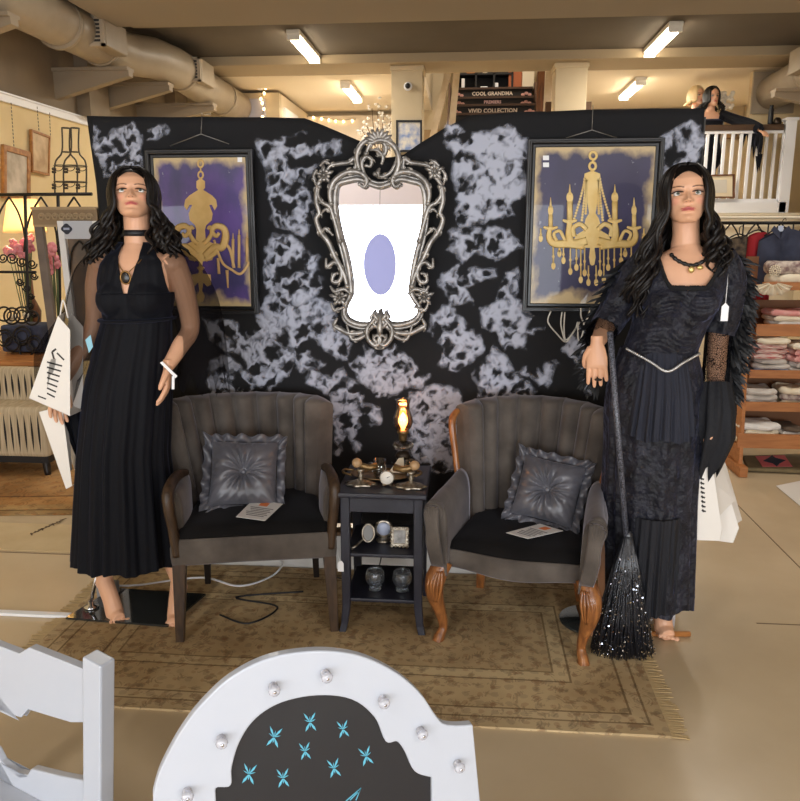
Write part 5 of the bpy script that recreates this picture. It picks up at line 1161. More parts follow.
bl.tube([p+Vector((0, -.003, 0)) for p in pts], .003, 6); obj('chain_belt', bl, mat('rhinestone_silver', (190, 188, 186), .25, metal=.7), m2, local=True)
def lace_m(name, sc_=150, th=.06): return sheer(name, (14, 14, 18), .25, lace=(sc_, th))
LACE = lace_m('black_lace')
sleeve('gown_sleeve', m2, VELVET, [(-.045, .0, 1.485), (-.10, .01, 1.40), (-.16, .01, 1.29), (-.205, -.03, 1.225)], [.05, .062, .058, .052], .06, seed=1)
sleeve('gown_sleeve', m2, VELVET, [(.185, .0, 1.485), (.222, .01, 1.40), (.225, .025, 1.28), (.214, .02, 1.20)], [.05, .062, .058, .05], .06, seed=2)
sleeve('lace_cuff', m2, LACE, [(-.20, -.03, 1.225), (-.228, -.09, 1.205), (-.248, -.14, 1.19)], [.045, .048, .052], .12, seed=3, rag=.012)
sleeve('lace_cuff', m2, LACE, [(.214, .02, 1.21), (.207, .0, 1.10), (.197, -.03, .99)], [.045, .045, .05], .08, seed=3)
sleeve('lace_trail', m2, mat('lace_flounce', (16, 17, 24), .8, bump=(60, .4)), [(.197, -.03, 1.03), (.197, -.055, .93), (.20, -.05, .83), (.19, -.03, .70)], [.047, .066, .066, .04], .25, seed=5, rag=.03)
sleeve('lace_trail', m2, mat('lace_flounce', (0, 0, 0)), [(.225, .02, 1.08), (.245, .05, .97), (.25, .06, .87)], [.03, .045, .05], .25, seed=7, rag=.02)
FEA = mat('black_feather', (13, 13, 16), .55, sheen=.2, sheen_c=(120, 125, 150))
rf = random.Random(5)
def feather(mb, p, d, L, w):
    d = d.normalized(); s_ = d.cross(Vector((rf.uniform(-.4, .4), -1, rf.uniform(-.4, .4)))).normalized(); sag = Vector((0, 0, -.35*L)); rows = []
    for i in range(6):
        v = i/5; c = p+d*L*v+sag*v*v; ww = w*math.sin(PI*min(1, .12+v*.86))**.8*(1+.25*math.sin(v*17)); k = d.cross(s_)*(-.25*ww)
        rows.append([c-s_*ww+k, c, c+s_*ww+k])
    mb.grid(rows)
for nm, path, cnt, out in (('feather_trim', [(-.02, .09, 1.47), (-.10, .05, 1.44), (-.16, .05, 1.34), (-.20, .06, 1.22), (-.20, .05, 1.05)], 480, -1), ('feather_trim', [(.16, .08, 1.48), (.235, .05, 1.45), (.265, .06, 1.36), (.27, .07, 1.24), (.265, .08, 1.10), (.25, .08, .98)], 700, 1)):
    mb = MB(); c = spl(path, 12)
    for k in range(cnt):
        q = c[rf.randrange(len(c))]; a = rf.uniform(-1.5, 1.5)
        d = Vector((out*math.cos(a)*1.0+rf.uniform(-.3, .3), -.7*abs(math.sin(a))+rf.uniform(-.3, .35), rf.uniform(-1.0, .35))); feather(mb, q+Vector((rf.uniform(-.02, .02),)*3), d, rf.uniform(.05, .10), rf.uniform(.0045, .009))
    obj(nm, mb, FEA, m2, local=True)
nk = MB(); 
for k in range(26):
    a = -1.25+2.5*k/25; x = .07+.066*math.sin(a); z = 1.478-.03*math.cos(a)+.012*abs(a); y = min(-.004-.052*math.cos(a), yfront(x-.07, z)-.003); nk.ell((x, y, z), .0062 if k % 3 else .008, 8, 6)
nko = obj('necklace', nk, mat('black_beads', (22, 20, 22), .2), m2, local=True)
obj('pendant', MB().ell((.066, -.094, 1.435), (.011, .005, .012), 12, 8).ell((.096, -.088, 1.442), (.012, .005, .008), 12, 8), mat('gold_and_pearl', (206, 176, 110), .25, metal=.6), nko, local=True)
tgm = MB().prism([(.168, -.125, 1.262), (.192, -.125, 1.262), (.192, -.125, 1.312), (.18, -.125, 1.325), (.168, -.125, 1.312)], (0, .0015, 0)); tgm.tube([(.18, -.124, 1.32), (.185, -.11, 1.39), (.20, -.06, 1.42)], .0012, 5); obj('price_tag', tgm, WHITE, m2, local=True)
obj('ring', MB().tube([(-.243+.010*math.cos(a), -.178+.010*math.sin(a), 1.06) for a in np.linspace(0, 2*PI, 16, endpoint=False)], .003, 6, closed=True).ell((-.246, -.190, 1.062), (.006, .004, .006), 8, 6), mat('dark_ring', (40, 34, 34), .3, metal=.6), m2, local=True)
dc = F(592, 626)
obj('glass_base', MB().lathe([(.001, .0125), (.128, .0125), (.13, .016), (.128, .020), (.001, .020)], (dc.x, dc.y+.02, 0), 48), mat('smoked_base_glass', (0, 0, 0)), m2)
rd = MB(); rd.tube([(dc.x+.06, dc.y+.05, .02), (dc.x+.10, dc.y+.12, .34)], .008, 10); rd.lathe([(.02, .02), (.02, .03), (.01, .036)], (dc.x+.06, dc.y+.05, 0), 16); obj('support_rod', rd, CHROME, m2)
dw = MB().tube([F(655, 634, .012)+Vector((-.05, 0, 0)), F(690, 634, .012)], .011, 12); tag(obj('wooden_dowel', dw, OAK, label='short pale wooden dowel on floor beside the broom', cat='dowel'))
tag(obj('silver_slipper', MB().tube(spl([F(648, 612, .05)+Vector((0, .05, .03)), F(650, 614, .04), F(653, 622, .02)], 5), [.02, .025, .018], 12).bx(F(660, 610).x, F(660, 610).x+.02, 2.93, 2.95, .0, .06), mat('silver_foil', (206, 206, 210), .3, metal=.5), label='small silver shoe under the velvet gown hem, behind the broom', cat='shoe'))
# ---------------- broom
bt = Vector((P(611, 345, 2.62).x, 2.62, P(611, 345, 2.62).z)); bb_ = P(627, 548, 2.69)
br = thing('glitter_broom', 'black glittery broom leaning against the velvet gown, bristles on the rug', 'broom', (bb_.x, 2.68, 0))
top = bt+(bt-bb_)*.06
GLIT = mat('black_glitter', (16, 16, 20), .3, nz=(260, (46, 48, 56), 1), spec=.7)
obj('handle', MB().tube([top, bb_], [.010, .011], 12), mat('black_wrapped_handle', (22, 22, 26), .35, nz=(200, (110, 112, 124), 1)), br)
bs = MB(); rb = random.Random(4); e0 = P(590, 655, 2.66); e1 = P(656, 655, 2.70); cxb = (e0.x+e1.x)/2
for k in range(520):
    a = rb.uniform(0, 2*PI); r0 = .016; rr = math.sqrt(rb.random()); px_ = cxb+.118*rr*math.cos(a); py_ = 2.70+.062*rr*math.sin(a)
    p0 = Vector((bb_.x+r0*math.cos(a), 2.69+r0*math.sin(a), bb_.z+.05)); p3 = Vector((px_, py_, .012+.02*rb.random())); p1 = p0.lerp(p3, .35)+Vector((0, 0, .02)); p2 = p0.lerp(p3, .7)+Vector((.012*rb.uniform(-1, 1), .01*rb.uniform(-1, 1), .0))
    bs.tube([p0, p1, p2, p3], [.003, .0035, .0035, .002], 4)
br_ = obj('bristles', bs, GLIT, br); br_['kind'] = 'stuff'
sq = MB()
for k in range(700):
    a = rb.uniform(0, 2*PI); v = rb.random()**.8; w_ = .02+.10*v; c = Vector((bb_.x+(cxb-bb_.x)*v+w_*math.cos(a)*.98, 2.69-abs(w_*.62*math.sin(a))-.004, bb_.z+.03-(bb_.z+.0)*v)); s_ = .0035
    q = Vector((rb.uniform(-1, 1), rb.uniform(-1, 1), rb.uniform(-1, 1))).normalized(); u = q.orthogonal().normalized()*s_; w2 = q.cross(u); sq.add([c+u, c+w2, c-u, c-w2], [(0, 1, 2, 3)], False)
so = obj('sequins', sq, mat('sequin_silver', (190, 194, 205), .12, metal=1), br); so['kind'] = 'stuff'
obj('binding', MB().lathe([(.013, 0), (.02, .01), (.022, .04), (.018, .075), (.012, .09)], (bb_.x, 2.69, bb_.z-.02), 18), GLIT, br)
# ---------------- white paper shopping bags
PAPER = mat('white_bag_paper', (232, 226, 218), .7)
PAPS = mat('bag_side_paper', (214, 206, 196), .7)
def quad3(pxs, Y, dy=0): return [P(x, y, Y+dy*k) for k, (x, y) in enumerate(pxs)]
def bag(label, front, side, Y, marks, cord):
    t = thing('paper_bag', label, 'shopping bag', tuple(P(front[2][0], front[2][1], Y)))
    f = [P(x, y, Y) for x, y in front]; s_ = [P(x, y, Y+.09) for x, y in side]
    mb = MB(); n = len(f); mb.prism(f, (0, .002, 0)); obj('front_panel', mb, PAPER, t)
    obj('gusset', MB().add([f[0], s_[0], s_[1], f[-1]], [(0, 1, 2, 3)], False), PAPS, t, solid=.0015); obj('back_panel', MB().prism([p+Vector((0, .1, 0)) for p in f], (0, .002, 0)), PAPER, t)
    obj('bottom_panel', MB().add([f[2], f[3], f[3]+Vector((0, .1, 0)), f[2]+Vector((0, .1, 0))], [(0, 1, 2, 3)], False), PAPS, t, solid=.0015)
    mk = MB()
    for (a, b, w) in marks: mk.beam(P(*a, Y-.001), P(*b, Y-.001), w, .0008, up=(0, 1, 0))
    if marks: obj('printing', mk, mat('bag_print', (52, 46, 44), .7), t)
    obj('cord_handle', MB().tube(spl([P(x, y, Y+.03) for x, y in cord], 6), .003, 6), PAPER, t)
bag('white paper bag printed with dark lines, hanging from the arm at far left', [(58, 316), (70, 330), (70, 416), (29, 398), (46, 350)], [(66, 312), (56, 360)], 2.74,
    [((47+a*.0, 362+k*5.2), (62-k*1.2, 366+k*5.2), .006) for k, a in enumerate(range(7))]+[((52, 352), (56, 349), .007), ((52, 352), (54, 359), .007), ((57, 353), (64, 360), .006), ((38, 396), (46, 399), .005)], [(60, 318), (63, 300), (68, 318)])
bag('plain white paper bag, lowest at far left beside the dress', [(39, 412), (62, 406), (72, 486), (66, 489), (60, 472)], [(68, 406), (72, 470)], 2.78, [], [(48, 410), (60, 395), (60, 407)])
bag('white paper bag with dark lettering marks beside the velvet gown, nearer the gown', [(694, 468), (712, 462), (722, 530), (720, 541), (695, 540)], [(720, 462), (735, 500)], 2.80,
    [((700+.25*k, 478+k*4.6), (704+.25*k, 479.5+k*4.6), .006) for k in range(8)]+[((701+.25*k, 477+k*4.6), (701.5+.25*k, 480+k*4.6), .004) for k in range(8)], [(700, 468), (708, 440), (710, 464)])
bag('white paper bag beside the velvet gown, farther right', [(703, 462), (716, 452), (739, 528), (733, 543), (712, 540)], [(722, 452), (742, 520)], 2.9, [], [(706, 462), (712, 436), (715, 456)])
# ------------------------------------------------------------------ left background
def wallpic(name, label, pxs, X, fw, art, chains):
    q = [WX(x, y, X) for x, y in pxs]; t = thing(name, label, 'picture', tuple(q[3]))
    o = Vector((-.03, 0, 0)); c = sum(q, Vector())/4; inn = [p.lerp(c, fw) for p in q]
    obj('frame', MB().ringprism(q, inn, o), mat('gilt_wood_frame', (150, 96, 48), .4, nz=(20, (186, 130, 70), 3)), t, bevel=.004)
    obj('picture', MB().prism([p+Vector((-.012, 0, 0)) for p in inn], (-.008, 0, 0)), art, t)
    for (a, b) in chains:
        m = MB(); p0, p1 = WX(*a, X-.01), WX(*b, X-.01); n = max(4, int((p0-p1).length/.03))
        for k in range(n): m.ell(p0.lerp(p1, (k+.5)/n), (.004, .006, (p0-p1).length/n*.42), 6, 4)
        obj('chain', m, mat('grey_chain', (120, 112, 100), .4, metal=.6), t)
wallpic('wall_picture', 'gilt framed mirror-like picture on the yellow wall, nearest the left edge', [(4, 144), (31, 152), (31, 203), (4, 198)], -3.96, .22, mat('grey_sketch', (170, 158, 140), .25, nz=(6, (214, 202, 184), 3)), [((11, 102), (14, 147))])
wallpic('wall_picture', 'thin framed sketch print on the yellow wall, farther from the left edge', [(32, 129), (51, 136), (50, 176), (33, 172)], -3.96, .12, mat('tan_sketch', (216, 188, 146), .4, nz=(7, (176, 144, 104), 3)), [((37, 106), (39, 131)), ((49.5, 112), (50.5, 136))])
SY = 5.55
rk = thing('iron_rack', 'black wrought iron rack with pointed arches and scroll panels at far left', 'rack', tuple(P(20, 400, SY)*1)[:2]+(0,))
def isp(pts, r, Y=SY, n=6, par=None, name='scrolls'): return [P(x, y, Y) for x, y in pts], r
ir = MB(); ir.tube([P(-30, 195, SY), P(92, 194, SY)], .012, 8); ir.tube([P(-30, 272, SY), P(36, 272, SY)], .010, 8); obj('rails', ir, IRON, rk)
for a, b in (((-20, 195), (-12, 430)), ((25, 195), (30, 420)), ((58, 195), (60, 415))):
    p, q = P(*a, SY), P(*b, SY); q.z = 0; obj('post', MB().tube([p, q], .012, 8), IRON, rk)
ir = MB()
for cx in (9, 41, 74):
    for e in (-1, 1): ir.tube(spl([P(cx, 197, SY), P(cx+e*9, 212, SY), P(cx+e*15, 232, SY), P(cx+e*17, 252, SY)], 5), .007, 6)
obj('arches', ir, IRON, rk)
def scroll(mb, x, y, r, turns=1.6, s=1, Y=SY, w=.006):
    mb.tube([P(x+s*r*(1-.75*k/26)*math.cos(turns*2*PI*k/26), y+r*(1-.75*k/26)*math.sin(turns*2*PI*k/26), Y) for k in range(27)], w, 6)
ir = MB()
for x, y, r, s in ((12, 258, 6, 1), (22, 262, 5, -1), (20, 282, 4, 1), (27, 288, 4, -1), (31, 296, 3.5, 1), (30, 306, 4, -1), (34, 314, 3.5, 1), (3, 258, 5, -1), (32, 264, 5, 1), (34, 276, 4, 1)): scroll(ir, x, y, r, s=s)
obj('scrolls', ir, IRON, rk)
ir = MB(); Yg = 5.25
for x, y, r in ((4, 314, 7), (12, 316, 8), (22, 315, 8), (32, 318, 7), (4, 338, 8), (22, 336, 9), (34, 344, 8), (12, 344, 7), (26, 350, 7)):
    ir.tube([P(x+r*math.cos(a), y+r*math.sin(a), Yg) for a in np.linspace(0, 2*PI, 22, endpoint=False)], .007, 6, closed=True)
    if r > 7: ir.tube([P(x+r*.6*math.cos(a), y+r*.6*math.sin(a), Yg) for a in np.linspace(0, 2*PI, 18, endpoint=False)], .005, 6, closed=True)
bz = P(4, 353, Yg)
tg_ = thing('scroll_basket', 'black iron basket of looped rings on the wooden console at far left', 'basket', (P(18, 353, Yg).x, Yg, bz.z)); obj('rings', ir, IRON, tg_)
obj('lining', MB().bx(P(-4, 330, Yg).x, P(38, 330, Yg).x, Yg+.04, Yg+.3, bz.z, P(4, 326, Yg).z), mat('dark_blue_cloth', (52, 54, 70), .9, nz=(8, (72, 76, 96))), tg_, bevel=.02)
for x, y in ((9, 321), (14, 317), (26, 315)):
    tag(obj('pale_egg', MB().ell(P(x, y, Yg+.08), (.028, .022, .02), 12, 8), mat('ivory_ceramic', (228, 216, 190), .3), label={9: 'ivory egg in iron basket, leftmost', 14: 'ivory egg in iron basket, middle one', 26: 'ivory egg in iron basket, rightmost'}[x], cat='egg', group='eggs in the iron basket'))
# wooden console behind the settee
cz_ = P(4, 354, Yg).z-.002; ct = thing('console_table', 'wooden console table behind the striped settee', 'table', (-3.3, 5.2, 0))
xa, xb = -4+.02, P(42, 357, 5.0).x
obj('table_top', MB().bx(xa, xb, 4.98, 5.62, cz_-.04, cz_), OAK, ct, bevel=.006)
for x in (xa+.05, xb-.08):
    for y in (5.05, 5.5): obj('leg', MB().bx(x-.03, x+.03, y-.03, y+.03, 0, cz_-.04), OAK, ct, bevel=.004)
# lamp with pleated shade
lp = P(25, 228, 5.8); lt = thing('table_lamp', 'table lamp with cream pleated shade behind the iron rack', 'lamp', (lp.x, 5.8, cz_))
z0, z1 = P(25, 233, 5.8).z, P(25, 199, 5.8).z; rows = []
for i in range(7):
    v = i/6; rows.append([(lp.x+(.155-.055*v)*(1+.02*math.cos(k*PI))*math.cos(k*2*PI/72), 5.8+(.155-.055*v)*(1+.02*math.cos(k*PI))*math.sin(k*2*PI/72), z0+(z1-z0)*v) for k in range(72)])
obj('lamp_shade', MB().grid(rows, cv=True), lucent('lit_pleated_shade', (246, 228, 190), .6), lt, solid=.002)
obj('lamp_base', MB().lathe([(.07, 0), (.075, .02), (.02, .05), (.05, .16), (.06, .26), (.02, .36), (.012, z0-cz_+.05)], (lp.x, 5.8, cz_), 20), WALNUT, lt)
l_ = bpy.data.lights.new('shade_bulb', 'POINT'); l_.energy = 14; l_.color = (1, .8, .55); l_.shadow_soft_size = .04; lo_ = bpy.data.objects.new('shade_bulb', l_); COL.objects.link(lo_); lo_.location = (lp.x, 5.8, (z0+z1)/2)
# pink flowers
def flowers(label, pxs, Y, zb, col, n, seed, r=.035):
    rr = random.Random(seed); t = thing('flower_bunch', label, 'flowers', (P(*pxs[0], Y).x, Y, zb)); sg = MB()
    for k in range(n):
        a = pxs[rr.randrange(len(pxs))]; c = P(a[0]+rr.uniform(-6, 6), a[1]+rr.uniform(-7, 7), Y+rr.uniform(-.08, .08))
        m = MB()
        for j in range(6):
            b = j*PI/3+rr.random(); m.ell(c+Vector((r*.6*math.cos(b), -r*.3, r*.6*math.sin(b))), (r*.5, r*.3, r*.5), 7, 5)
        obj('bloom', m, col, t); sg.tube([c, Vector((P(*pxs[0], Y).x+rr.uniform(-.02, .02), Y, zb+.05))], .004, 5)
    obj('stems', sg, mat('stem_green', (84, 96, 60), .7), t)
    obj('vase', MB().lathe([(.04, 0), (.055, .02), (.06, .09), (.035, .16), (.04, .18)], (P(*pxs[0], Y).x, Y, zb), 18), mat('vase_stoneware', (176, 150, 120), .4), t)
PINK = mat('pink_petals', (214, 120, 134), .7, nz=(12, (228, 160, 160)))
flowers('pink flower bunch below the lamp shade at far left', [(22, 250), (14, 250), (28, 244)], 5.72, cz_, PINK, 16, 1)
flowers('pink flower bunch seen through the tall carved frame', [(50, 262), (48, 248), (54, 264)], 5.4, cz_, PINK, 14, 2)
# tall carved frame and white cabinet door standing on the console
FYb = 5.06; tf = thing('tall_frame', 'tall grey-brown frame with carved top panel behind the sheer-sleeved mannequin', 'frame', (P(62, 370, FYb).x, FYb, cz_))
GBR = mat('grey_brown_frame', (96, 84, 78), .5, nz=(6, (120, 106, 96)))
A, B = P(33, 208, FYb), P(98, 208, FYb); w_ = .055
def fr(x0, x1, z0, z1): return MB().bx(x0, x1, FYb-.02, FYb+.02, z0, z1)
obj('stile', MB().loft([[(A.x+dx+ (0), FYb+dy, cz_) for dx, dy in ((.04, -.02), (.04+w_, -.02), (.04+w_, .02), (.04, .02))], [(A.x+dx, FYb+dy, A.z) for dx, dy in ((0, -.02), (w_, -.02), (w_, .02), (0, .02))]], smooth=False), GBR, tf, bevel=.004)
obj('stile', fr(B.x-w_, B.x, cz_, A.z), GBR, tf, bevel=.004)
zt1, zt0 = A.z, P(40, 226, FYb).z
obj('top_panel', MB().bx(A.x+.002, B.x, FYb-.026, FYb+.024, zt0, zt1), mat('tan_carved_panel', (146, 122, 92), .6), tf, bevel=.004)
cv = MB()
for k in range(8):
    x = A.x+.07+k*(B.x-A.x-.12)/7; zc = (zt0+zt1)/2
    cv.tube([(x+.024*(1-.7*j/18)*math.cos(j*.5*(1 if k % 2 else -1)), FYb-.030, zc+.024*(1-.7*j/18)*math.sin(j*.5)) for j in range(19)], .006, 6)
cv.bx(A.x, B.x, FYb-.034, FYb+.02, zt1-.012, zt1+.006); cv.bx(A.x+.01, B.x, FYb-.032, FYb+.02, zt0-.006, zt0+.008)
obj('carving', cv, mat('carved_relief', (170, 146, 112), .6), tf)
obj('bottom_rail', fr(A.x+.04, B.x, cz_, cz_+.05), GBR, tf, bevel=.004)
WYb = 5.0; wf = thing('cabinet_door_frame', 'white painted door frame with dark oval label, behind the sheer-sleeved mannequin', 'door frame', (P(75, 370, WYb).x, WYb, cz_))
A, B = P(58, 221, WYb), P(99, 221, WYb)
obj('stile', MB().loft([[(A.x+dx+.028, WYb+dy, cz_) for dx, dy in ((.0, -.018), (.042, -.018), (.042, .018), (.0, .018))], [(A.x+dx, WYb+dy, A.z) for dx, dy in ((0, -.018), (.042, -.018), (.042, .018), (0, .018))]], smooth=False), WHITE, wf, bevel=.003)
obj('stile', MB().bx(B.x-.04, B.x, WYb-.018, WYb+.018, cz_, A.z), WHITE, wf, bevel=.003)
zr = P(70, 239, WYb).z; obj('top_rail', MB().bx(A.x+.04, B.x-.04, WYb-.016, WYb+.016, zr, A.z), mat('grey_white_paint', (196, 200, 210), .4), wf, bevel=.003)
lc = P(68, 229, WYb); ob = MB().prism([(lc.x+.035*math.cos(a)*(1+.1*math.cos(4*a)), WYb-.017, lc.z+.032*math.sin(a)*(1+.1*math.cos(4*a))) for a in np.linspace(0, 2*PI, 32, endpoint=False)], (0, -.003, 0)); lb = obj('oval_label', ob, mat('label_navy', (36, 42, 60), .5), wf)
obj('label_text', MB().bx(lc.x-.02, lc.x+.02, WYb-.0215, WYb-.02, lc.z-.006, lc.z+.008), mat('label_pale', (170, 180, 205), .5), lb)
ia = MB()
for e in (-1, 1): ia.tube(spl([P(79+e*9, 300, WYb), P(79+e*9, 262, WYb), P(79+e*6, 248, WYb), P(79, 241, WYb)], 5), .007, 6)
obj('iron_arch', ia, IRON, wf)
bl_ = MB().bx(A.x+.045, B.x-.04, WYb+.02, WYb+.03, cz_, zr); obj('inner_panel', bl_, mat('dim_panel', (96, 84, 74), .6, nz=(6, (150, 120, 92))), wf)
# wire bottle cage on the rack
wb = thing('wire_bottle_holder', 'tall wire cage shaped like two bottles on top of the iron rack', 'wire holder', (P(70, 195, 5.62).x, 5.62, P(70, 195, 5.62).z+.012)); wm = MB()
for cx in (66, 75):
    for yy in (-.05, .05):
        wm.tube(spl([P(cx-4, 128, 5.62+yy*.4), P(cx-4, 152, 5.62+yy*.4), P(cx-11, 164, 5.62+yy), P(cx-11, 194.3, 5.62+yy)], 5), .006, 5); wm.tube(spl([P(cx+4, 128, 5.62+yy*.4), P(cx+4, 152, 5.62+yy*.4), P(cx+11, 164, 5.62+yy), P(cx+11, 194.3, 5.62+yy)], 5), .006, 5)
    for y, r in ((128, 4), (152, 4), (166, 11), (182, 11), (193.5, 11)): wm.tube([P(cx+r*math.cos(a), y, 5.62)+Vector((0, r*.0072*math.sin(a), 0)) for a in np.linspace(0, 2*PI, 18, endpoint=False)], .0035, 5, closed=True)
for cx in (58, 70, 82):
    for y in (167, 183):
        wm.tube([P(cx+5*math.cos(a), y+4*math.sin(a), 5.56) for a in np.linspace(0, PI, 8)], .003, 5)
        for k in range(4): wm.ell(P(cx-5+(k % 2)*2, y+2+(k//2)*3, 5.56), .010, 7, 5)
obj('wire', wm, mat('rusty_wire', (70, 60, 48), .5, metal=.2), wb)
# striped settee
se = thing('striped_settee', 'cream and black pinch-pleated striped settee at far left', 'settee', (-3.3, 4.75, 0))
STR = mat('cream_stripe_cloth', (178, 158, 128), .8, nz=(14, (206, 188, 156), 2, (6, 1, .4))); DKS = mat('black_pleat', (30, 26, 26), .8)
xr = P(46, 430, 4.62).x; xl = -3.95; yb = 4.98
zs_ = P(20, 405, 4.7).z; zb_ = P(20, 458, 4.62).z; zt_ = P(20, 366, 4.95).z
obj('seat', MB().bx(xl, xr, 4.62, 4.90, zb_, zs_), STR, se, bevel=.035, seg=4); obj('back', MB().bx(xl, xr-.04, 4.86, 4.96, zb_+.05, zt_), STR, se, bevel=.03, seg=4)
obj('base_rail', MB().bx(xl, xr-.01, 4.63, 4.94, zb_-.035, zb_+.01), BLACK, se)
def lens(mb, x, Y, z0, z1, w): mb.prism([(x+w*math.sin(PI*k/8), Y, z0+(z1-z0)*k/8) for k in range(9)]+[(x-w*math.sin(PI*k/8), Y, z0+(z1-z0)*k/8) for k in range(7, 0, -1)], (0, .004, 0))
d1 = MB(); d2 = MB(); x = xr-.05
while x > xl+.05:
    lens(d1, x, 4.6185, zb_+.04, zs_-.045, .007); lens(d2, x-.02, 4.8585, zs_+.015, zt_-.035, .0075); x -= .046
obj('seat_pleats', d1, DKS, se); obj('back_pleats', d2, DKS, se)
for x in (xr-.05, xl+.1):
    for y in (4.66, 4.9): obj('leg', MB().tube(spl([(x, y, zb_-.02), (x+.005, y, .12), (x+.02, y-.015, 0)], 4), [.034, .028, .02], 8), mat('black_leg', (28, 22, 20), .4), se)
# ------------------------------------------------------------------ right background: garment rack and linens
GYr = 6.1; gx0, gx1 = P(716, 224, GYr).x, P(850, 222, GYr).x; gz = P(740, 223, GYr).z
gr_ = thing('garment_rack', 'black iron garment rack with arched gallery behind the linen shelf', 'rack', ((gx0+gx1)/2, GYr, 0))
for x in (gx0, gx1): obj('post', MB().tube([(x, GYr, 0), (x, GYr, gz)], .014, 8), IRON, gr_)
m = MB().tube([(gx0, GYr, gz), (gx1, GYr, gz)], .012, 8); m.tube([(gx0, GYr, gz-.24), (gx1, GYr, gz-.24)], .008, 8); obj('rail', m, IRON, gr_)
m = MB(); x = gx0+.02
while x < gx1-.1:
    for e in (-1, 1): m.tube(spl([(x+.09, GYr, gz), (x+.09+e*.05, GYr, gz-.07), (x+.09+e*.08, GYr, gz-.16)], 4), .006, 6)
    m.tube([(x+.18, GYr, gz), (x+.18, GYr, gz-.24)], .006, 6); x += .18
obj('arches', m, IRON, gr_)
m = MB().bx(gx0, gx1, GYr-.02, GYr+.06, gz+.03, gz+.05); obj('shelf_cloth', m, mat('cream_cloth', (226, 214, 190), .8), gr_, bevel=.01)
def garment(name, label, px0, px1, y0, y1, Y, m, hangpx, fold=8, seed=0, slope=.2):
    t = thing(name, label, 'garment', (P((px0+px1)/2, y0, Y).x, Y, P(px0, y1, Y).z)); rows = []
    a, b = P(px0, y0, Y), P(px1, y1, Y); w = (b.x-a.x)/2; cx = (a.x+b.x)/2
    for i in range(15):
        v = i/14; z = a.z+(b.z-a.z)*v; r = []
        for k in range(49):
            u = -1+2*k/48; sh = .10*abs(u)**1.5*slope*5*(1-v)*.35; hw = w*(.94+.06*v); th = .05*math.sqrt(max(0, 1-abs(u)**4))
            r.append((cx+u*hw, Y-th*(1+.4*v*math.sin(u*fold+seed)), z-sh))
        rows.append(r)
    mb = MB().grid(rows); mb.grid([[(p[0], 2*Y-p[1], p[2]) for p in r] for r in rows]); obj('cloth', mb, m, t)
    h = MB(); hp = P(hangpx, y0, Y); h.tube(spl([hp+Vector((-.12, 0, -.05)), hp+Vector((0, 0, .015)), hp+Vector((.12, 0, -.05))], 5), .006, 6); h.tube(spl([hp+Vector((0, 0, .015)), hp+Vector((0, 0, .06)), hp+Vector((.018, 0, .075)), hp+Vector((.03, .02, .06))], 4), .003, 5); obj('hanger', h, IRON, t); return t
garment('hanging_dress', 'dark brown floral dress hanging on the iron rack, next to the gown mannequin', 727, 751, 236, 330, 6.12, mat('brown_floral', (44, 36, 32), .8, nz=(24, (110, 92, 70), 2)), 739)
garment('hanging_jacket', 'red jacket hanging on the iron rack beside the denim shirt', 748, 768, 232, 300, 6.05, mat('red_wool', (158, 22, 34), .8), 758)
g_ = garment('denim_shirt', 'dark navy denim shirt on hanger at the right edge', 758, 812, 229, 290, 5.95, mat('navy_denim', (42, 46, 64), .85, nz=(10, (60, 64, 84))), 782, slope=.5)
cl = MB(); c0 = P(781, 230, 5.88)
for e in (-1, 1): cl.prism([c0+Vector((0, 0, -.07)), c0+Vector((e*.07, 0, .0)), c0+Vector((e*.05, 0, .03)), c0+Vector((e*.01, 0, -.01))], (0, -.008, 0))
obj('collar', cl, mat('navy_denim', (0, 0, 0)), g_); obj('size_tag', MB().bx(c0.x-.018, c0.x+.018, 5.885, 5.89, c0.z-.01, c0.z+.03), mat('pale_tag', (190, 200, 220), .5), g_)
# tiered shelf
sh = thing('tiered_shelf', 'orange-brown wooden tiered shelf holding folded linens at right', 'shelf', (P(790, 465, 5.3).x, 5.35, 0))
SHM = mat('orange_pine', (166, 102, 52), .5, nz=(5, (188, 122, 66), 4, (1, 8, 8)))
LV = [(448, 434, 5.14), (411, 402, 5.26), (378, 370, 5.36), (336, 324, 5.48), (290, 282, 5.58)]; shz = []
xR = P(870, 400, 5.3).x
for i, (yb_, yt_, Y) in enumerate(LV):
    x0 = P(741+i*2.6, 400, Y).x; zb_, zt_ = P(760, yb_, Y).z, P(760, yt_, Y).z; shz.append((x0, zb_, Y))
    obj('shelf_lip', MB().bx(x0, xR, Y-.012, Y+.012, zb_, zt_), SHM, sh, bevel=.003); obj('shelf_board', MB().bx(x0, xR, Y+.012, Y+.36, zb_, zb_+.02), SHM, sh)
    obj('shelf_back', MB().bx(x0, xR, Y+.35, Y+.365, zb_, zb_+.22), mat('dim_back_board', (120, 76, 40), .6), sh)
for x in (P(739, 460, 5.14).x, xR):
    x2 = P(752, 270, 5.58).x if x != xR else xR
    pr = [(5.06, 0), (5.55, 0), (5.98, P(752, 275, 5.58).z), (5.55, P(752, 275, 5.58).z)]
    a = [(x if z == 0 else x2, y, z) for y, z in pr]; obj('side_panel', MB().prism(a, (-.025, 0, 0)), SHM, sh, bevel=.003)
    obj('foot', MB().bx(x-.04, x+.015, 5.0, 5.5, 0, .07), SHM, sh, bevel=.006)
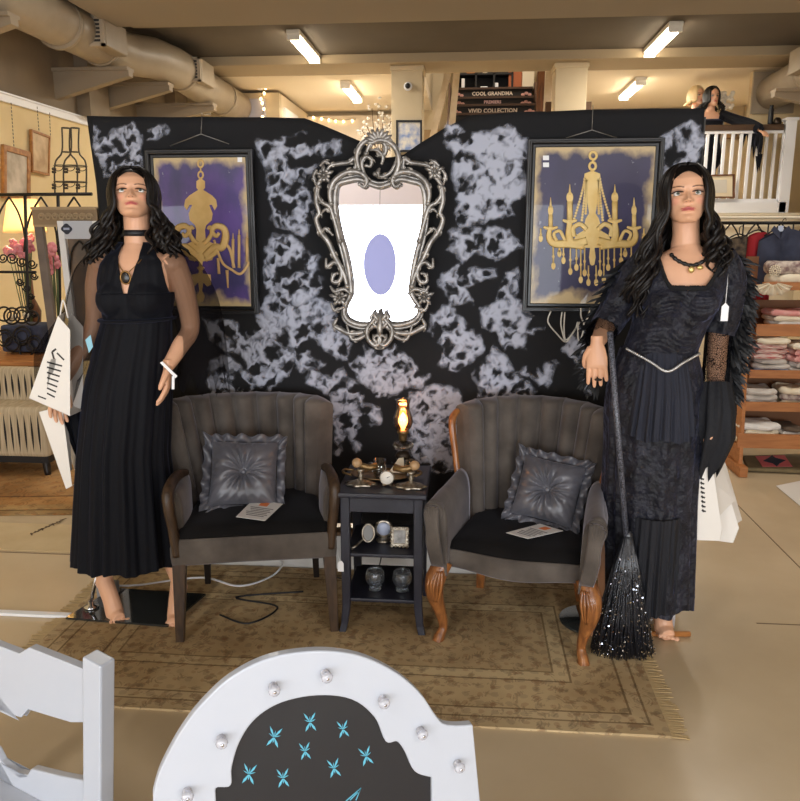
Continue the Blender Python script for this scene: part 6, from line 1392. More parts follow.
def linen(name, label, pxc, lvl, w, h_, m, seed=0, n=4, depth=.26, z_=0):
    x0, zb_, Y = shz[lvl]; c = P(pxc, 400, Y+.14); zb_ = zb_+.02+z_; t = thing(name, label, 'linens', (c.x, Y+.14, zb_)); rr = random.Random(seed)
    for k in range(n):
        zz0 = zb_+h_*k/n; hh = h_/n*.98; W = w*rr.uniform(.82, 1.0); D = depth*rr.uniform(.85, 1.0); ox = rr.uniform(-.02, .02); rings = []
        for v in np.linspace(0, 1, 6):
            e = math.sin(PI*v)**.5*.02-.02; z = zz0+hh*v
            rings.append([(c.x+ox+(W/2+e)*math.copysign(abs(math.cos(a))**.5, math.cos(a))+.008*math.sin(a*5+seed+k), Y+.15+(D/2+e)*math.copysign(abs(math.sin(a))**.5, math.sin(a))+.006*math.sin(a*7+k), z+.006*math.sin(a*4+seed+k)*v) for a in np.linspace(0, 2*PI, 40, endpoint=False)])
        obj('folded_cloth', MB().loft(rings), m if not isinstance(m, list) else m[k % len(m)], t)
    return t
LN = lambda n_, c, c2: mat(n_, c, .9, nz=(9, c2, 3))
CRM = LN('cream_linen', (224, 208, 180), (236, 224, 200)); WHL = LN('white_linen', (226, 220, 212), (238, 232, 226)); GRL = LN('grey_linen', (196, 186, 176), (214, 206, 196)); RDL = mat('red_stripe_linen', (232, 220, 206), .9, nz=(10, (184, 70, 74), 1, (2, 2, 30))); PKL = LN('pink_linen', (214, 140, 134), (232, 190, 180)); BLL = LN('pale_blue_linen', (176, 190, 220), (190, 202, 228)); FLL = mat('floral_linen', (206, 190, 176), .9, nz=(26, (120, 92, 92), 2))
linen('linen_pile', 'grey and cream folded linens on the bottom shelf, right pile', 792, 0, .16, .11, [mat('dark_brown_linen', (92, 76, 62), .9), CRM, GRL], 1)
linen('linen_pile', 'cream folded tablecloths on the bottom shelf, left pile', 757, 0, .30, .13, [CRM, CRM, WHL], 2, 3)
linen('linen_pile', 'white and grey folded linens on the second shelf from the bottom, left pile', 757, 1, .26, .12, [WHL, GRL, GRL], 3, 3)
linen('linen_pile', 'cream folded linens on the second shelf from the bottom, at the right edge', 790, 1, .22, .13, [CRM, FLL, CRM], 4, 3)
linen('linen_pile', 'white towels with red stripes on the middle shelf', 762, 2, .26, .24, [BLL, GRL, GRL, RDL, RDL, RDL, CRM], 5, 7)
linen('linen_pile', 'pink and white linens on the middle shelf at the right edge', 795, 2, .2, .21, [GRL, GRL, PKL, PKL, CRM], 6, 5)
linen('linen_pile', 'cream folded linens with pink edge on the fourth shelf from the bottom', 782, 3, .36, .15, [CRM, WHL, CRM, PKL], 7, 4)
dn = linen('linen_pile', 'floral lace-edged textiles with a round doily on the top shelf', 783, 4, .40, .17, [CRM, FLL], 8, 2)
dc_ = P(777, 271, 5.54); dm = MB()
for r, n in ((.012, 8), (.024, 12), (.036, 16)):
    for k in range(n): a = 2*PI*k/n; dm.ell((dc_.x+r*math.cos(a), 5.575, dc_.z+r*math.sin(a)), (.006, .003, .006), 7, 5)
obj('doily', dm, CRM, dn)
fd = MB(); f0 = P(774, 282, 5.55); rows = []
for i in range(5): rows.append([(f0.x+(.03+.1*i/4)*math.sin(a)*1.05, 5.56-.01*math.cos(a*14), f0.z-(.02+.075*i/4*(1+.06*math.cos(a*12)))*math.cos(a)) for a in np.linspace(-1.25, 1.25, 60)])
obj('doily_fan', MB().grid(rows), CRM, dn, solid=.003)
qm = thing('folded_quilt', 'olive quilt with pink and navy patchwork star folded on floor under the linen shelf', 'quilt', (P(775, 462, 4.95).x, 5.0, 0))
qs = [F(742, 455, .05), F(812, 453, .05), F(815, 471, .03), F(747, 468, .03)]
obj('cloth', MB().prism(qs, (0, 0, -.025)), mat('olive_quilt', (112, 98, 70), .9, nz=(12, (130, 114, 82))), qm, bevel=.01)
L_ = lambda u, v: (qs[0].lerp(qs[1], u)).lerp(qs[3].lerp(qs[2], u), v)+Vector((0, 0, .0015))
m = MB(); m.prism([L_(.18, .15), L_(.6, .12), L_(.68, .82), L_(.24, .88)], (0, 0, .002)); obj('pink_patch', m, mat('pink_patch', (214, 108, 112), .9), qm)
m = MB(); m.prism([L_(.27, .5)+Vector((0, 0, .002)), L_(.36, .3)+Vector((0, 0, .002)), L_(.42, .12)+Vector((0, 0, .002)), L_(.46, .3)+Vector((0, 0, .002)), L_(.6, .45)+Vector((0, 0, .002)), L_(.5, .66)+Vector((0, 0, .002)), L_(.45, .86)+Vector((0, 0, .002)), L_(.4, .66)+Vector((0, 0, .002))], (0, 0, .002)); obj('navy_star', m, mat('navy_patch', (44, 50, 70), .9), qm)
a, b = F(711, 449), F(736, 448)
tag(obj('grey_bin', MB().bx(a.x, b.x, a.y, a.y+.25, .0, P(720, 412, a.y).z), mat('grey_bin_plastic', (126, 114, 100), .7), bevel=.01, label='plain grey-brown bin on floor beside the linen shelf', cat='bin'))
tag(obj('black_ball', MB().ell(F(731, 452, .03)+Vector((0, -.06, 0)), (.03, .03, .03), 14, 9), BLACK, label='small black ball-like object on floor in front of the grey bin', cat='ball'))
tag(obj('paper_sheet', MB().prism([F(776, 486, .004), F(815, 478, .004), F(818, 516, .004), F(800, 506, .004)], (0, 0, .002)), PAPER, label='white paper sheet on the floor at the right edge', cat='paper'))
# ------------------------------------------------------------------ mezzanine
MY = 10.0; zr = P(740, 131, MY).z; zrt = P(740, 125, MY).z; zbr = P(740, 199, MY).z
ba = thing('balustrade', 'white balustrade with a dark brown handrail on the mezzanine at right', 'balustrade', (3.0, MY, 1.82))
x0, x1 = P(640, 128, MY).x, P(783, 128, MY).x
obj('handrail', MB().bx(x0, x1, MY-.05, MY+.05, zr, zrt), mat('dark_handrail', (78, 56, 38), .4), ba, bevel=.01)
obj('under_rail', MB().bx(x0, x1, MY-.03, MY+.03, zr-.03, zr), WHITE, ba); obj('bottom_rail', MB().bx(x0, x1, MY-.03, MY+.03, zbr-.04, zbr), WHITE, ba)
obj('sill', MB().bx(x0, x1+.1, MY-.06, MY+.06, 1.82, zbr-.04), WHITE, ba)
px = 655
while px < 781: obj('baluster', MB().bx(P(px, 165, MY).x-.015, P(px, 165, MY).x+.015, MY-.02, MY+.02, zbr-.02, zr-.03), WHITE, ba); px += 8.4
xn = P(786, 165, MY).x; obj('newel_post', MB().bx(xn-.06, xn+.06, MY-.06, MY+.06, 1.82, P(786, 118, MY).z).bx(xn-.075, xn+.075, MY-.075, MY+.075, P(786, 121, MY).z, P(786, 118, MY).z), WHITE, ba, bevel=.005)
cf = thing('framed_certificate', 'small brown framed certificate leaning against the white balusters', 'frame', (P(722, 198, 9.92).x, 9.92, P(722, 198, 9.92).z))
q = [P(x, y, 9.91) for x, y in ((700, 175), (735, 174), (735, 198), (700, 198))]; c = sum(q, Vector())/4
obj('frame', MB().ringprism(q, [p.lerp(c, .13) for p in q], (0, .03, 0)), WALNUT, cf); obj('paper', MB().prism([p.lerp(c, .1)+Vector((0, .012, 0)) for p in q], (0, .006, 0)), mat('cert_cream', (226, 210, 178), .6), cf); obj('inner_mat', MB().prism([p.lerp(c, .45)+Vector((0, .008, 0)) for p in q], (0, .003, 0)), mat('cert_grey', (206, 198, 184), .6), cf)
# figures on the mezzanine
def bust(name, label, hx, hy, Y, yaw, hm, lens_, dress, pitch=-5, arm=None, nside=26, hm_front=46, spread=(.10, .08)):
    hp = P(hx, hy, Y); base = hp-Vector((0, 0, 1.56)); base.z = hp.z-1.555
    o = Vector((base.x, Y, 1.82)); t = thing(name, label, 'mannequin', o); dz = base.z-1.82
    mb = MB(); H = Matrix.Translation((0, -.01, 1.55+dz)) @ Matrix.Rotation(yaw, 4, 'Z') @ Matrix.Rotation(math.radians(pitch), 4, 'X') @ Matrix.Diagonal((1.05, 1.05, 1.05, 1))
    mb.T = Matrix.Translation((0, 0, dz)); torso(mb, lambda z: 0); mb.T = None; add_head(mb, H); mb.tube([(0, .015, 1.46+dz), (0, .01, 1.61+dz)], [.055, .048], 20)
    if arm: mb.tube(spl([Vector(a)+Vector((0, 0, dz)) for a in arm], 5), [.045, .04, .034, .023], 12); add_hand(mb, Vector(arm[-1])+Vector((0, 0, dz)), Vector(arm[-1])-Vector(arm[-2]), (0, 0, -1), 1, .3)
    mb.tube([(0, 0, .9+dz), (0, 0, .02)], [.09, .06], 14)
    me = body_mesh(mb, .006, 2); paint_body(me, H, (190, 70, 76), (120, 100, 96)); obj('body', me, SKIN, t); eyes(t, H)
    global HAIR; old = HAIR; HAIR = hm; hair(t, H, random.Random(4), lens_, -.10, .016, spread, nside=nside, front=hm_front); HAIR = old
    rows = []
    for z in np.linspace(.7, 1.40, 20):
        rows.append([((TORSO(max(z, .8), 1)+.015)*math.sin(a), -(TORSO(max(z, .8), 2)+.015)*math.cos(a)-(.05 if 1.25 < z < 1.38 and math.cos(a) > .5 else 0), z+dz) for a in np.linspace(0, 2*PI, 40, endpoint=False)])
    obj('dress', MB().grid(rows, cv=True), dress, t, local=True, solid=.003)
    for e in (-1, 1): obj('dress_strap', MB().tube(spl([(e*.1, -.09, 1.38+dz), (e*.12, -.04, 1.465+dz), (e*.11, .06, 1.42+dz)], 5), .03, 8, flat=.3), dress, t, local=True)
    return t, dz
mz3, dz = bust('mezzanine_mannequin', 'dark-haired mannequin in black with a tattered sleeve leaning over the mezzanine rail', 711, 107, 10.45, .25, HAIR, (.10, .10), JERSEY, arm=[(.15, 0, 1.45), (.27, -.16, 1.36), (.38, -.40, 1.27), (.43, -.56, 1.20)])
tat = MB(); rr = random.Random(9); rows = []
c = spl([(.12, 0, 1.47), (.27, -.16, 1.38), (.38, -.40, 1.29), (.44, -.57, 1.21)], 8); N = len(c)
up_ = [p+Vector((0, -.02, .055+dz)) for p in c]
r1 = [[up_[i]+Vector((0, -.06*math.sin(PI*v), 0))-Vector((0, 0, (.10+.42*(i/(N-1))**2*(.65+.35*math.sin(i*2.1)))*v)) for i in range(N)] for v in np.linspace(0, 1, 8)]
r2 = [[up_[i]+Vector((0, .05*math.sin(PI*v)+.02*v, 0))-Vector((0, 0, (.10+.2*(i/(N-1))**2)*v)) for i in range(N)] for v in np.linspace(0, 1, 8)]
tat.grid(r1); tat.grid(r2)
for k in range(9):
    i = N-1-k*2; p = r1[-1][i]; tat.prism([p+Vector((-.03, 0, .06)), p+Vector((.03, 0, .06)), p+Vector((.005, -.005, -.10-.08*rr.random()))], (0, .004, 0))
sleeve('dress_sleeve', mz3, JERSEY, [Vector(q)+Vector((0, 0, dz)) for q in [(.13, 0, 1.46), (.27, -.16, 1.36), (.38, -.40, 1.27), (.43, -.56, 1.20)]], [.06, .052, .05, .046], .03)
obj('tattered_sleeve', tat, JERSEY, mz3, local=True, solid=.004)
bust('mezzanine_mannequin', 'blonde mannequin with black ribbon behind the dark-haired one on the mezzanine', 696, 106, 10.75, .5, mat('blonde_wig', (212, 186, 140), .5), (.03, .03), mat('black_ribbon', (20, 18, 20), .6), nside=22, spread=(.02, .02))
flw = MB(); rr = random.Random(2); c0 = P(725, 100, 10.7)
for k in range(26): flw.ell(c0+Vector((rr.uniform(-.10, .10), rr.uniform(-.05, .05), rr.uniform(-.1, .1))), (.03, .03, .025), 7, 5)
ft_ = thing('white_flowers', 'white flower bunch beside the dark-haired mezzanine mannequin', 'flowers', (c0.x, 10.7, 1.82)); obj('blooms', flw, mat('white_petals', (232, 226, 214), .8), ft_); obj('stand', MB().lathe([(.12, 0), (.12, .02), (.02, .04), (.015, c0.z-1.82)], (c0.x, 10.7, 1.82), 14), WHITE, ft_)
p = P(770, 125, MY); tag(obj('black_bottle', MB().lathe([(.028, 0), (.03, .01), (.03, .17), (.02, .19), (.02, .21), (.024, .215)], (p.x, MY, zrt+.001), 16), BLACK, label='tall black bottle standing on the mezzanine handrail', cat='bottle'))
p = P(777, 125, MY); tag(obj('black_box', MB().lathe([(.045, 0), (.05, .02), (.04, .06), (.02, .08)], (p.x, MY, zrt+.001), 14), mat('dark_bronze', (0, 0, 0)), label='small dark rounded object beside the black bottle on the handrail', cat='ornament'))
# column details
p = P(408, 86.5, 9.6); sc_ = thing('security_camera', 'small black dome camera on the middle column', 'camera', (p.x, 9.6, p.z)); obj('mount', MB().lathe([(.05, 0), (.05, .012), (.03, .03)], (p.x, 9.6, p.z), 18, Matrix.Rotation(PI/2, 4, 'X')), WHITE, sc_); obj('dome', MB().ell((p.x, 9.56, p.z), .032, 16, 10), BLACK, sc_)
def colpic(name, label, pxs, Y, fcol, art, fw=.14, th=.03):
    q = [P(x, y, Y) for x, y in pxs]; c = sum(q, Vector())/4; t = thing(name, label, 'picture', tuple(q[3]))
    obj('frame', MB().ringprism(q, [p.lerp(c, fw) for p in q], (0, th, 0)), fcol, t); obj('picture', MB().prism([p.lerp(c, fw*.8)+Vector((0, th*.4, 0)) for p in q], (0, th*.4, 0)), art, t)
colpic('column_picture', 'black framed picture with blue flowers on the middle column, just above the mirror', [(396, 120), (422, 120), (422, 152), (396, 152)], 9.58, BLACK, mat('blue_floral_art', (224, 218, 206), .5, nz=(14, (130, 150, 196), 3)))
colpic('wall_frame', 'small dark picture frame high on the left alcove wall', [(164, 108), (170, 108), (170, 122), (164, 122)], 10.95, WALNUT, CREAMW)
colpic('wall_frame', 'tan rounded picture frame beside the small dark frame on the left alcove wall', [(173, 110), (184, 110), (184, 124), (173, 124)], 10.95, OAK, mat('frame_tan', (190, 166, 128), .6))
colpic('mezzanine_picture', 'grey-blue picture low on the mezzanine wall left of the mirror top', [(337, 122), (354, 122), (354, 133), (337, 133)], 12.88, mat('pale_frame', (206, 200, 190), .5), mat('grey_blue_art', (150, 152, 160), .5))
st('trim_21', MB().bx(P(300, 128, 12.9).x, P(392, 128, 12.9).x, 12.86, 12.9, 1.82, P(340, 116, 12.9).z), mat('pale_wainscot', (226, 214, 196), .6))
p = P(207, 109, 10.95); tag(obj('thermostat', MB().bx(p.x-.05, p.x+.05, 10.93, 10.98, p.z-.08, p.z+.08), WHITE, bevel=.01, label='small white box on the left alcove wall under the duct', cat='thermostat'))
p = P(261, 86, 10.95); sp_ = thing('wall_sensor', 'small white spotlight on the alcove wall beside the string lights', 'spotlight', tuple(p)); obj('housing', MB().tube([p+Vector((0, -.02, .06)), p+Vector((0, -.07, -.04))], [.035, .045], 14), WHITE, sp_); obj('bracket', MB().bx(p.x-.02, p.x+.02, 10.93, 10.98, p.z+.02, p.z+.08), WHITE, sp_)
p = P(254, 109, 10.9); tag(obj('blue_panel', MB().bx(p.x-.14, p.x+.14, 10.94, 10.98, p.z-.3, p.z+.14), mat('grey_blue_board', (168, 166, 178), .6), label='grey-blue panel on the alcove wall below the spotlight', cat='panel'))
def lights(label, pts, Y, n):
    c = spl([P(x, y, Y) for x, y in pts], 10); t = thing('string_lights', label, 'string lights', tuple(c[0])); obj('wire', MB().tube(c, .004, 5), mat('green_wire', (70, 66, 50), .6), t)
    for k in range(n):
        q = c[int((k+.5)/n*(len(c)-1))]; obj('bulb', MB().ell(q+Vector((0, -.01, -.025)), (.016, .016, .022), 8, 6), mat('lit_fairy_bulb', (255, 226, 170), .4, emit=9, ecol=(255, 214, 150)), t)
lights('string of warm fairy lights down the alcove corner', [(262, 80), (266, 88), (261, 97), (264, 106), (262, 118)], 10.93, 7)
lights('string of warm fairy lights along the mezzanine wall left of the mirror', [(290, 119), (310, 116), (326, 118), (340, 120), (356, 119)], 12.84, 8)
# white blossom branch in a vase
bx_ = P(378, 140, 10.3); vt = thing('blossom_branch', 'white blossom branch rising behind the mirror top', 'plant', (bx_.x, 10.3, 1.82)); sm_ = MB(); bm_ = MB(); rr = random.Random(6)
for (x, y) in ((366, 124), (372, 108), (378, 103), (384, 112), (391, 121), (362, 130), (388, 130)):
    c = spl([(bx_.x, 10.3, 2.15), (bx_.x+rr.uniform(-.05, .05), 10.3, 2.5), P(x, y, 10.3)], 5); sm_.tube(c, [.008, .004], 5)
    for k in range(12):
        q = c[-1-rr.randrange(4)]+Vector((rr.uniform(-.06, .06), rr.uniform(-.05, .05), rr.uniform(-.06, .06)))
        bm_.ell(q, (.022, .02, .018), 7, 5)
obj('stems', sm_, mat('brown_twig', (104, 78, 54), .8), vt); obj('blossoms', bm_, mat('white_petals', (0, 0, 0)), vt); obj('vase', MB().lathe([(.07, 0), (.1, .05), (.11, .2), (.05, .32), (.06, .36)], (bx_.x, 10.3, 1.82), 20), CREAMW, vt)
# white domed floor lamp behind the backdrop
p = P(569, 113, 10.25); t = thing('dome_lamp', 'white domed lampshade peeking over the backdrop by the right column', 'lamp', (p.x, 10.25, 1.82)); obj('lamp_shade', MB().lathe([(.26, 0), (.25, .03), (.18, .08), (.08, .11), (.01, .115)], (p.x, 10.25, p.z-.02), 36), mat('dome_white', (222, 222, 226), .4), t); obj('pole', MB().lathe([(.15, 0), (.15, .03), (.015, .05), (.012, p.z-1.82)], (p.x, 10.25, 1.82), 16), CHROME, t)
for x, lab in ((550.5, 'left'), (586, 'right')):
    p = P(x, 110, 10.1); tag(obj('brown_box', MB().bx(p.x-.06, p.x+.06, 10.08, 10.2, 1.82, P(x, 102, 10.1).z), mat('dark_carton', (92, 66, 44), .7), label='dark brown narrow post %s of the white domed lampshade' % lab, cat='post'))
# stairs with lettered risers and the shelf above
stt = thing('staircase', 'black-risered staircase with chalk lettering going up behind the backdrop', 'stairs', (.3, 11.6, 1.82))
area('stairwell_fill', (.3, 11.4, 5.3), (0, 0, 0), .3, .8, 34, (1, .92, .8))  # fill lamp added out of sight so the riser lettering shows
RIS = mat('chalkboard_riser', (30, 27, 27), .8); TRD = mat('dark_tread', (70, 48, 32), .6)
xs0, xs1 = P(452, 100, 12).x, P(534, 100, 12).x
LINES = [(89.5, 98, 12.42, 'COOL GRANDMA'), (98.6, 105.6, 12.14, 'PREMIERS'), (106.2, 115.5, 11.86, 'VIVID COLLECTION')]
zbots = []
for (ya, yb_, Y, txt) in LINES:
    zt_, zb_ = P(493, ya, Y).z, P(493, yb_, Y).z; zbots.append((zt_, Y))
    obj('riser', MB().bx(xs0, xs1, Y, Y+.03, zb_-.06, zt_), RIS, stt); obj('tread', MB().bx(xs0-.01, xs1+.01, Y-.03, Y+.30, zt_, zt_+.03), TRD, stt)
    tm = textmb(txt, (zt_-zb_)*.62, Matrix.Translation(((xs0+xs1)/2, Y-.004, (zt_+zb_)/2)) @ Matrix.Rotation(PI/2, 4, 'X'), .002, 1.0)
    obj('chalk_lettering', tm, mat('chalk_cream', (222, 206, 190), .9) if txt[0] != 'P' else mat('chalk_pink', (216, 178, 176), .9), stt)
    fl = MB()
    for e in (-1, 1):
        for k in range(3): fl.ell(((xs0+xs1)/2+e*(.50-.02*len(txt) % .1+.05*k), Y-.004, (zt_+zb_)/2-.02+.02*(k % 2)), (.03, .003, .022), 10, 6)
    obj('chalk_flourish', fl, mat('chalk_rose', (200, 150, 140), .9), stt)
for k in range(4):
    z = zbots[2][0]-.16*(k+1); Y = 11.86-.28*(k+1); obj('riser', MB().bx(xs0, xs1, Y, Y+.03, z-.13, z), RIS, stt); obj('tread', MB().bx(xs0-.01, xs1+.01, Y-.03, Y+.30, z, z+.03), TRD, stt)
for e, x in ((-1, xs0-.06), (1, xs1+.03)): obj('stringer', MB().prism([(x, 10.6, 1.82), (x, 12.9, 1.82), (x, 12.9, zbots[0][0]+.1), (x, 12.4, zbots[0][0]+.1), (x, 10.6, 2.1)], (.03, 0, 0)), mat('dark_stringer', (84, 58, 38), .6), stt)
for pts, w in (([(437, 122), (448, 72)], .09), ([(450, 122), (456, 70)], .07), ([(545, 118), (551, 70)], .08)):
    pass
for (x0_, y0_, x1_, y1_, lab) in ((436, 124, 449, 70, 'pale slanted post left of the lettered stairs, outer one'), (452, 124, 457, 70, 'pale upright post left of the lettered stairs, inner one'), (546, 120, 549, 70, 'cream post right of the lettered stairs')):
    a, b = P(x0_, y0_, 10.9), P(x1_, y1_, 10.9); d = (b-a).normalized(); a = a-d*((a.z-1.82)/d.z); tag(obj('wooden_post', MB().beam(a, b+d*.3, .085, .085, up=(0, 1, 0)), mat('whitewashed_wood', (206, 190, 166), .7, nz=(5, (184, 162, 130))), label=lab, cat='post'))
tag(obj('dark_post', MB().bx(P(540, 100, 11.5).x-.05, P(540, 100, 11.5).x+.05, 11.45, 11.55, 1.82, 4.2), WALNUT, label='dark brown post at the right of the lettered stairs', cat='post'))
zl = zbots[0][0]+.03; cb = thing('cube_shelf', 'black cube shelf with small goods at the top of the stairs', 'shelf', ((xs0+xs1)/2, 12.75, zl))
cx0, cx1 = P(458, 80, 12.72).x, P(512, 80, 12.72).x; ch_ = P(480, 76, 12.72).z; BLK2 = mat('shelf_black', (22, 20, 20), .6)
m = MB(); m.bx(cx0, cx1, 12.88, 12.9, zl, zl+.95)
for k in range(4): x = cx0+(cx1-cx0)*k/3; m.bx(x-.015, x+.015, 12.62, 12.88, zl, zl+.95)
for z in (zl, ch_, zl+.93): m.bx(cx0, cx1, 12.62, 12.88, z, z+.025)
obj('case', m, BLK2, cb)
def tiny(name, label, x, y, w, h_, Y, m, zb=None):
    p = P(x, y, Y); zb = p.z if zb is None else zb; tag(obj(name, MB().bx(p.x-w/2, p.x+w/2, Y, Y+.14, zb, zb+h_), m, bevel=.006, label=label, cat=name.split('_')[-1]))
tiny('orange_box', 'orange decorated box on the upper row of the black cube shelf', 471, 76, .14, .10, 12.66, mat('orange_box', (214, 130, 60), .6), ch_+.026)
tiny('cream_jar', 'small cream jar on the upper row of the black cube shelf', 485, 76, .07, .10, 12.66, CREAMW, ch_+.026)
tiny('rust_cabinet', 'rust-orange cabinet beside the black cube shelf', 515, 87, .20, .75, 12.64, mat('rust_paint', (168, 92, 52), .6), zl)
tiny('cream_cabinet', 'cream cabinet at far right of the stair landing', 528, 87, .18, .5, 12.6, CREAMW, zl)
tiny('white_figurine', 'white figurine on the lower left of the black cube shelf', 463, 86, .05, .14, 12.58, WHITE, zl+.026)
tiny('white_dish', 'low white dish on the lower row of the black cube shelf', 484, 87, .11, .03, 12.64, WHITE, zl+.026)
tiny('white_cup', 'white cup right of the dish on the black cube shelf', 496, 87, .07, .08, 12.64, WHITE, zl+.026)
# ------------------------------------------------------------------ foreground: white slat-back chair
zc = .72
a = F(28, 648, zc); b = F(86, 671, zc); ux = (b-a); ux.z = 0; ux.normalize(); nrm = Vector((ux.y, -ux.x, 0))     # nrm points to the camera side
WP = mat('white_chair_paint', (182, 186, 195), .3, bump=(30, .04))
ch = thing('slat_back_chair', 'white painted chair with notched back slats in the left foreground', 'chair', tuple(b+Vector((0, 0, -zc))))
def onp(px, py, d=0): return PL(px, py, b, nrm)+nrm*d
pw = .033
pA = onp(86, 660); pB = onp(103, 660); ztop = onp(95, 660).z
cen = (pA+pB)/2; post_w = (pB-pA).length
def post(c): return MB().box((c.x, c.y, (ztop)/2), (post_w, .034, ztop), rz=math.atan2(ux.y, ux.x))
pc = Vector((cen.x, cen.y, 0))-nrm*.010
lo_ = onp(94.8, 801); ld = (lo_-onp(94.8, 660)).normalized(); pbot = pc+Vector((0, 0, ztop)); pbot = pbot+ld*(ztop/-ld.z)
def postb(dx): return MB().beam(Vector((pc.x, pc.y, ztop))-ux*dx, pbot-ux*dx, post_w, .036, up=tuple(nrm))
WID = 2*(pc-onp(-2, 648)).dot(ux)
obj('back_post', postb(0), WP, ch, bevel=.004)
pc2 = pc-ux*WID; obj('back_post', postb(WID), WP, ch, bevel=.004)
top = [(86, 671), (60, 660.5), (28, 648), (18, 654), (0, 647)]; bot = [(0, 712), (20, 718), (27, 710), (50, 717), (70, 723), (86, 723)]
def slat_poly(top, bot):
    T = [onp(x, y, -.002) for x, y in top]; B = [onp(x, y, -.002) for x, y in bot]; mid = (pc+pc2)/2; mid.z = 0
    fl = lambda p: p-ux*(2*((p-mid).dot(ux)))
    return T+[fl(p) for p in reversed(T)]+[fl(p) for p in reversed(B)]+B
obj('back_slat', MB().prism(slat_poly(top, bot), -nrm*.018), WP, ch, bevel=.003)
top = [(86, 782), (60, 777), (30, 769.5), (26, 776), (0, 769.5)]; bot = [(0, 827), (20, 834), (27, 826), (50, 832), (86, 838)]
obj('back_slat', MB().prism(slat_poly(top, bot), -nrm*.018), WP, ch, bevel=.003)
seat_c = (pc+pc2)/2+nrm*.2
obj('seat', MB().box((seat_c.x, seat_c.y, .335), (WID-.02, .40, .03), rz=math.atan2(ux.y, ux.x)), WP, ch, bevel=.01)
for s in (0, 1):
    q = (pc if s == 0 else pc2)+nrm*.36; obj('leg', MB().box((q.x, q.y, .16), (.036, .036, .32), rz=math.atan2(ux.y, ux.x)), WP, ch, bevel=.004)
# ------------------------------------------------------------------ foreground: white arched chalkboard frame
zh = .72
R0 = F(473, 725, zh); L0 = F(153, 795, zh); ux = (R0-L0); ux.z = 0; ux.normalize(); nr = Vector((ux.y, -ux.x, 0))
hb = thing('chalkboard_headboard', 'white arched frame with glass knobs around a black chalkboard, right foreground', 'headboard', ((R0.x+L0.x)/2, (R0.y+L0.y)/2, 0))
def hp(px, py, d=0): return PL(px, py, R0, nr)+nr*d
out_px = spl([Vector((x, y, 0)) for x, y in ((153, 795), (158, 776), (165, 760), (180, 733), (200, 706), (230, 678), (270, 658), (318, 651), (360, 656), (395, 672), (420, 693), (436, 716), (444, 724), (456, 726), (473, 725))], 5)
inn_px = spl([Vector((x, y, 0)) for x, y in ((216, 797), (217, 788), (231, 786), (232, 768), (240, 742), (256, 719), (282, 703), (318, 696), (352, 700), (375, 718), (386, 742), (397, 742), (405, 752), (415, 772), (432, 778))], 5)
O = [hp(p.x, p.y) for p in out_px]; I = [hp(p.x, p.y) for p in inn_px]
zl_ = .30
O = [Vector((O[0].x, O[0].y, zl_))-ux*.02]+O+[Vector((hp(485, 801).x, hp(485, 801).y, zl_))+ux*.02]
I = [Vector((I[0].x, I[0].y, zl_))]+I+[Vector((hp(434, 801).x, hp(434, 801).y, zl_))]
mb = MB(); n = len(O); th = -nr*.016
vs = O+I+[p+th for p in O]+[p+th for p in I]; fs = []
for k in range(n-1):
    fs += [(k, k+1, n+k+1, n+k), (2*n+k, 3*n+k, 3*n+k+1, 2*n+k+1), (k, 2*n+k, 2*n+k+1, k+1), (n+k, n+k+1, 3*n+k+1, 3*n+k)]
fs += [(0, n, 3*n, 2*n), (n-1, 3*n-1, 4*n-1, 2*n-1)]
mb.add(vs, fs, False); obj('frame', mb, WP, hb, bevel=.004, seg=3)
ip = [p+th*.45 for p in I]; mb = MB().prism([p.lerp(sum(ip, Vector())/len(ip), -.03) for p in ip], th*.25); obj('chalkboard', mb, mat('chalkboard_black', (28, 28, 32), .45), hb)
mb = MB().beam(O[0]+th*.5-Vector((0, 0, .0)), O[-1]+th*.5, .03, .08); obj('bottom_rail', mb, WP, hb, bevel=.004)
for p in (O[0]+ux*.035, O[-1]-ux*.035): obj('leg', MB().box((p.x+th.x*.5, p.y+th.y*.5, (zl_+.02)/2), (.055, .03, zl_+.02), rz=math.atan2(ux.y, ux.x)), WP, hb, bevel=.004)
KG = mat('crystal_knob_glass', (232, 232, 240), .12, trans=.55, coat=.5)
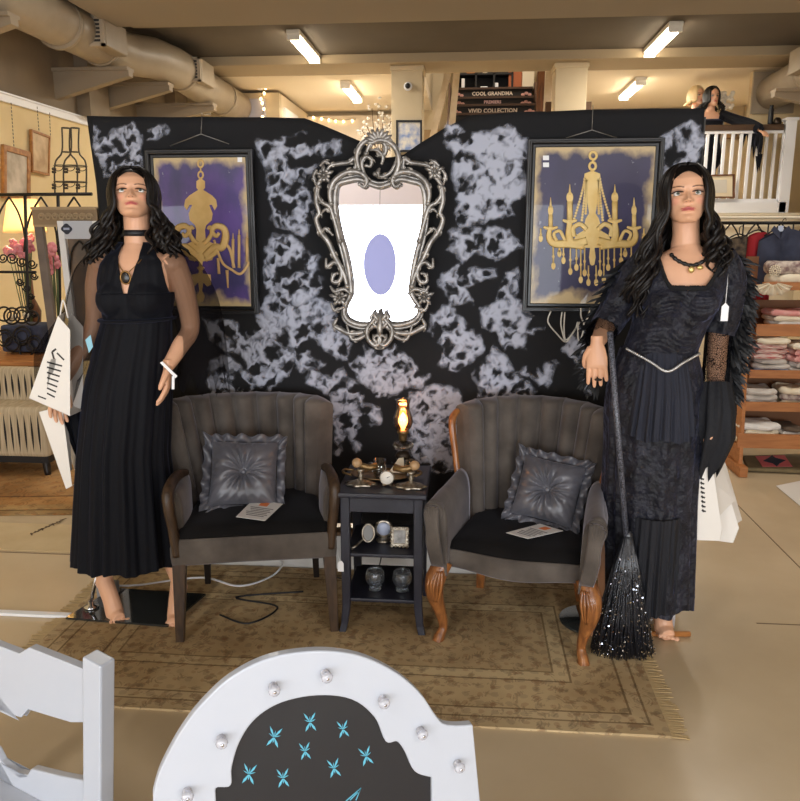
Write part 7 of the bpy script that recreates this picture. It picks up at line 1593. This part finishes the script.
face = Matrix(((ux.x, 0, nr.x, 0), (ux.y, 0, nr.y, 0), (0, 1, 0, 0), (0, 0, 0, 1)))     # x along board, y up, z toward the camera
for x, y in ((187, 791), (221, 738), (273, 686), (325, 673), (382, 699), (420, 730), (457, 763)):
    M_ = Matrix.Translation(hp(x, y, .0)) @ face; k = obj('knob', MB().lathe([(.0075, 0), (.0078, .002), (.0045, .004), (.004, .007), (.0085, .010), (.0098, .0135), (.0085, .017), (.004, .0185), (.0005, .0188)], n=10, M=M_), KG, hb, recalc=True)
    obj('knob_screw', MB().lathe([(.0025, .0188), (.0025, .0196), (.0005, .0198)], n=8, M=M_), CHROME, k)
TEAL = mat('turquoise_chalk', (92, 172, 196), .8)
def motif(x, y, s, rot):
    m = MB()
    for a, L_, w in ((88, .55, .13), (58, 1.0, .17), (122, 1.0, .17), (-58, .95, .22), (-120, .95, .22), (-90, .5, .2), (25, .55, .13), (155, .55, .13)):
        r = math.radians(a+rot); d = Vector((math.cos(r), -math.sin(r), 0))*s*L_; e = Vector((d.y, -d.x, 0))*w*.5
        q = [(x+d.x*.08-e.x*.3, y+d.y*.08-e.y*.3), (x+d.x*.6-e.x, y+d.y*.6-e.y), (x+d.x, y+d.y), (x+d.x*.6+e.x, y+d.y*.6+e.y), (x+d.x*.08+e.x*.3, y+d.y*.08+e.y*.3)]
        m.prism([PL(u, v, R0+th*.44, nr) for u, v in q], nr*.0008)
    return m
for i, (x, y, s, r) in enumerate(((274, 737, 12, -12), (310, 722, 11, 4), (343, 729, 10, 8), (305, 751, 10, 6), (249, 774, 12, -8), (283, 778, 11, 4), (334, 768, 11, 10), (366, 756, 11, 14))):
    obj('painted_dragonfly', motif(x, y, s, r), TEAL, hb)
wg = MB()
W_ = lambda u, v: PL(u, v, R0+th*.44, nr)
for seg in (((346, 801), (361, 788), (356, 800)), ((350, 800), (358, 792))):
    wg.tube([W_(u, v) for u, v in seg], .0012, 5)
obj('painted_wing_tip', wg, TEAL, hb)
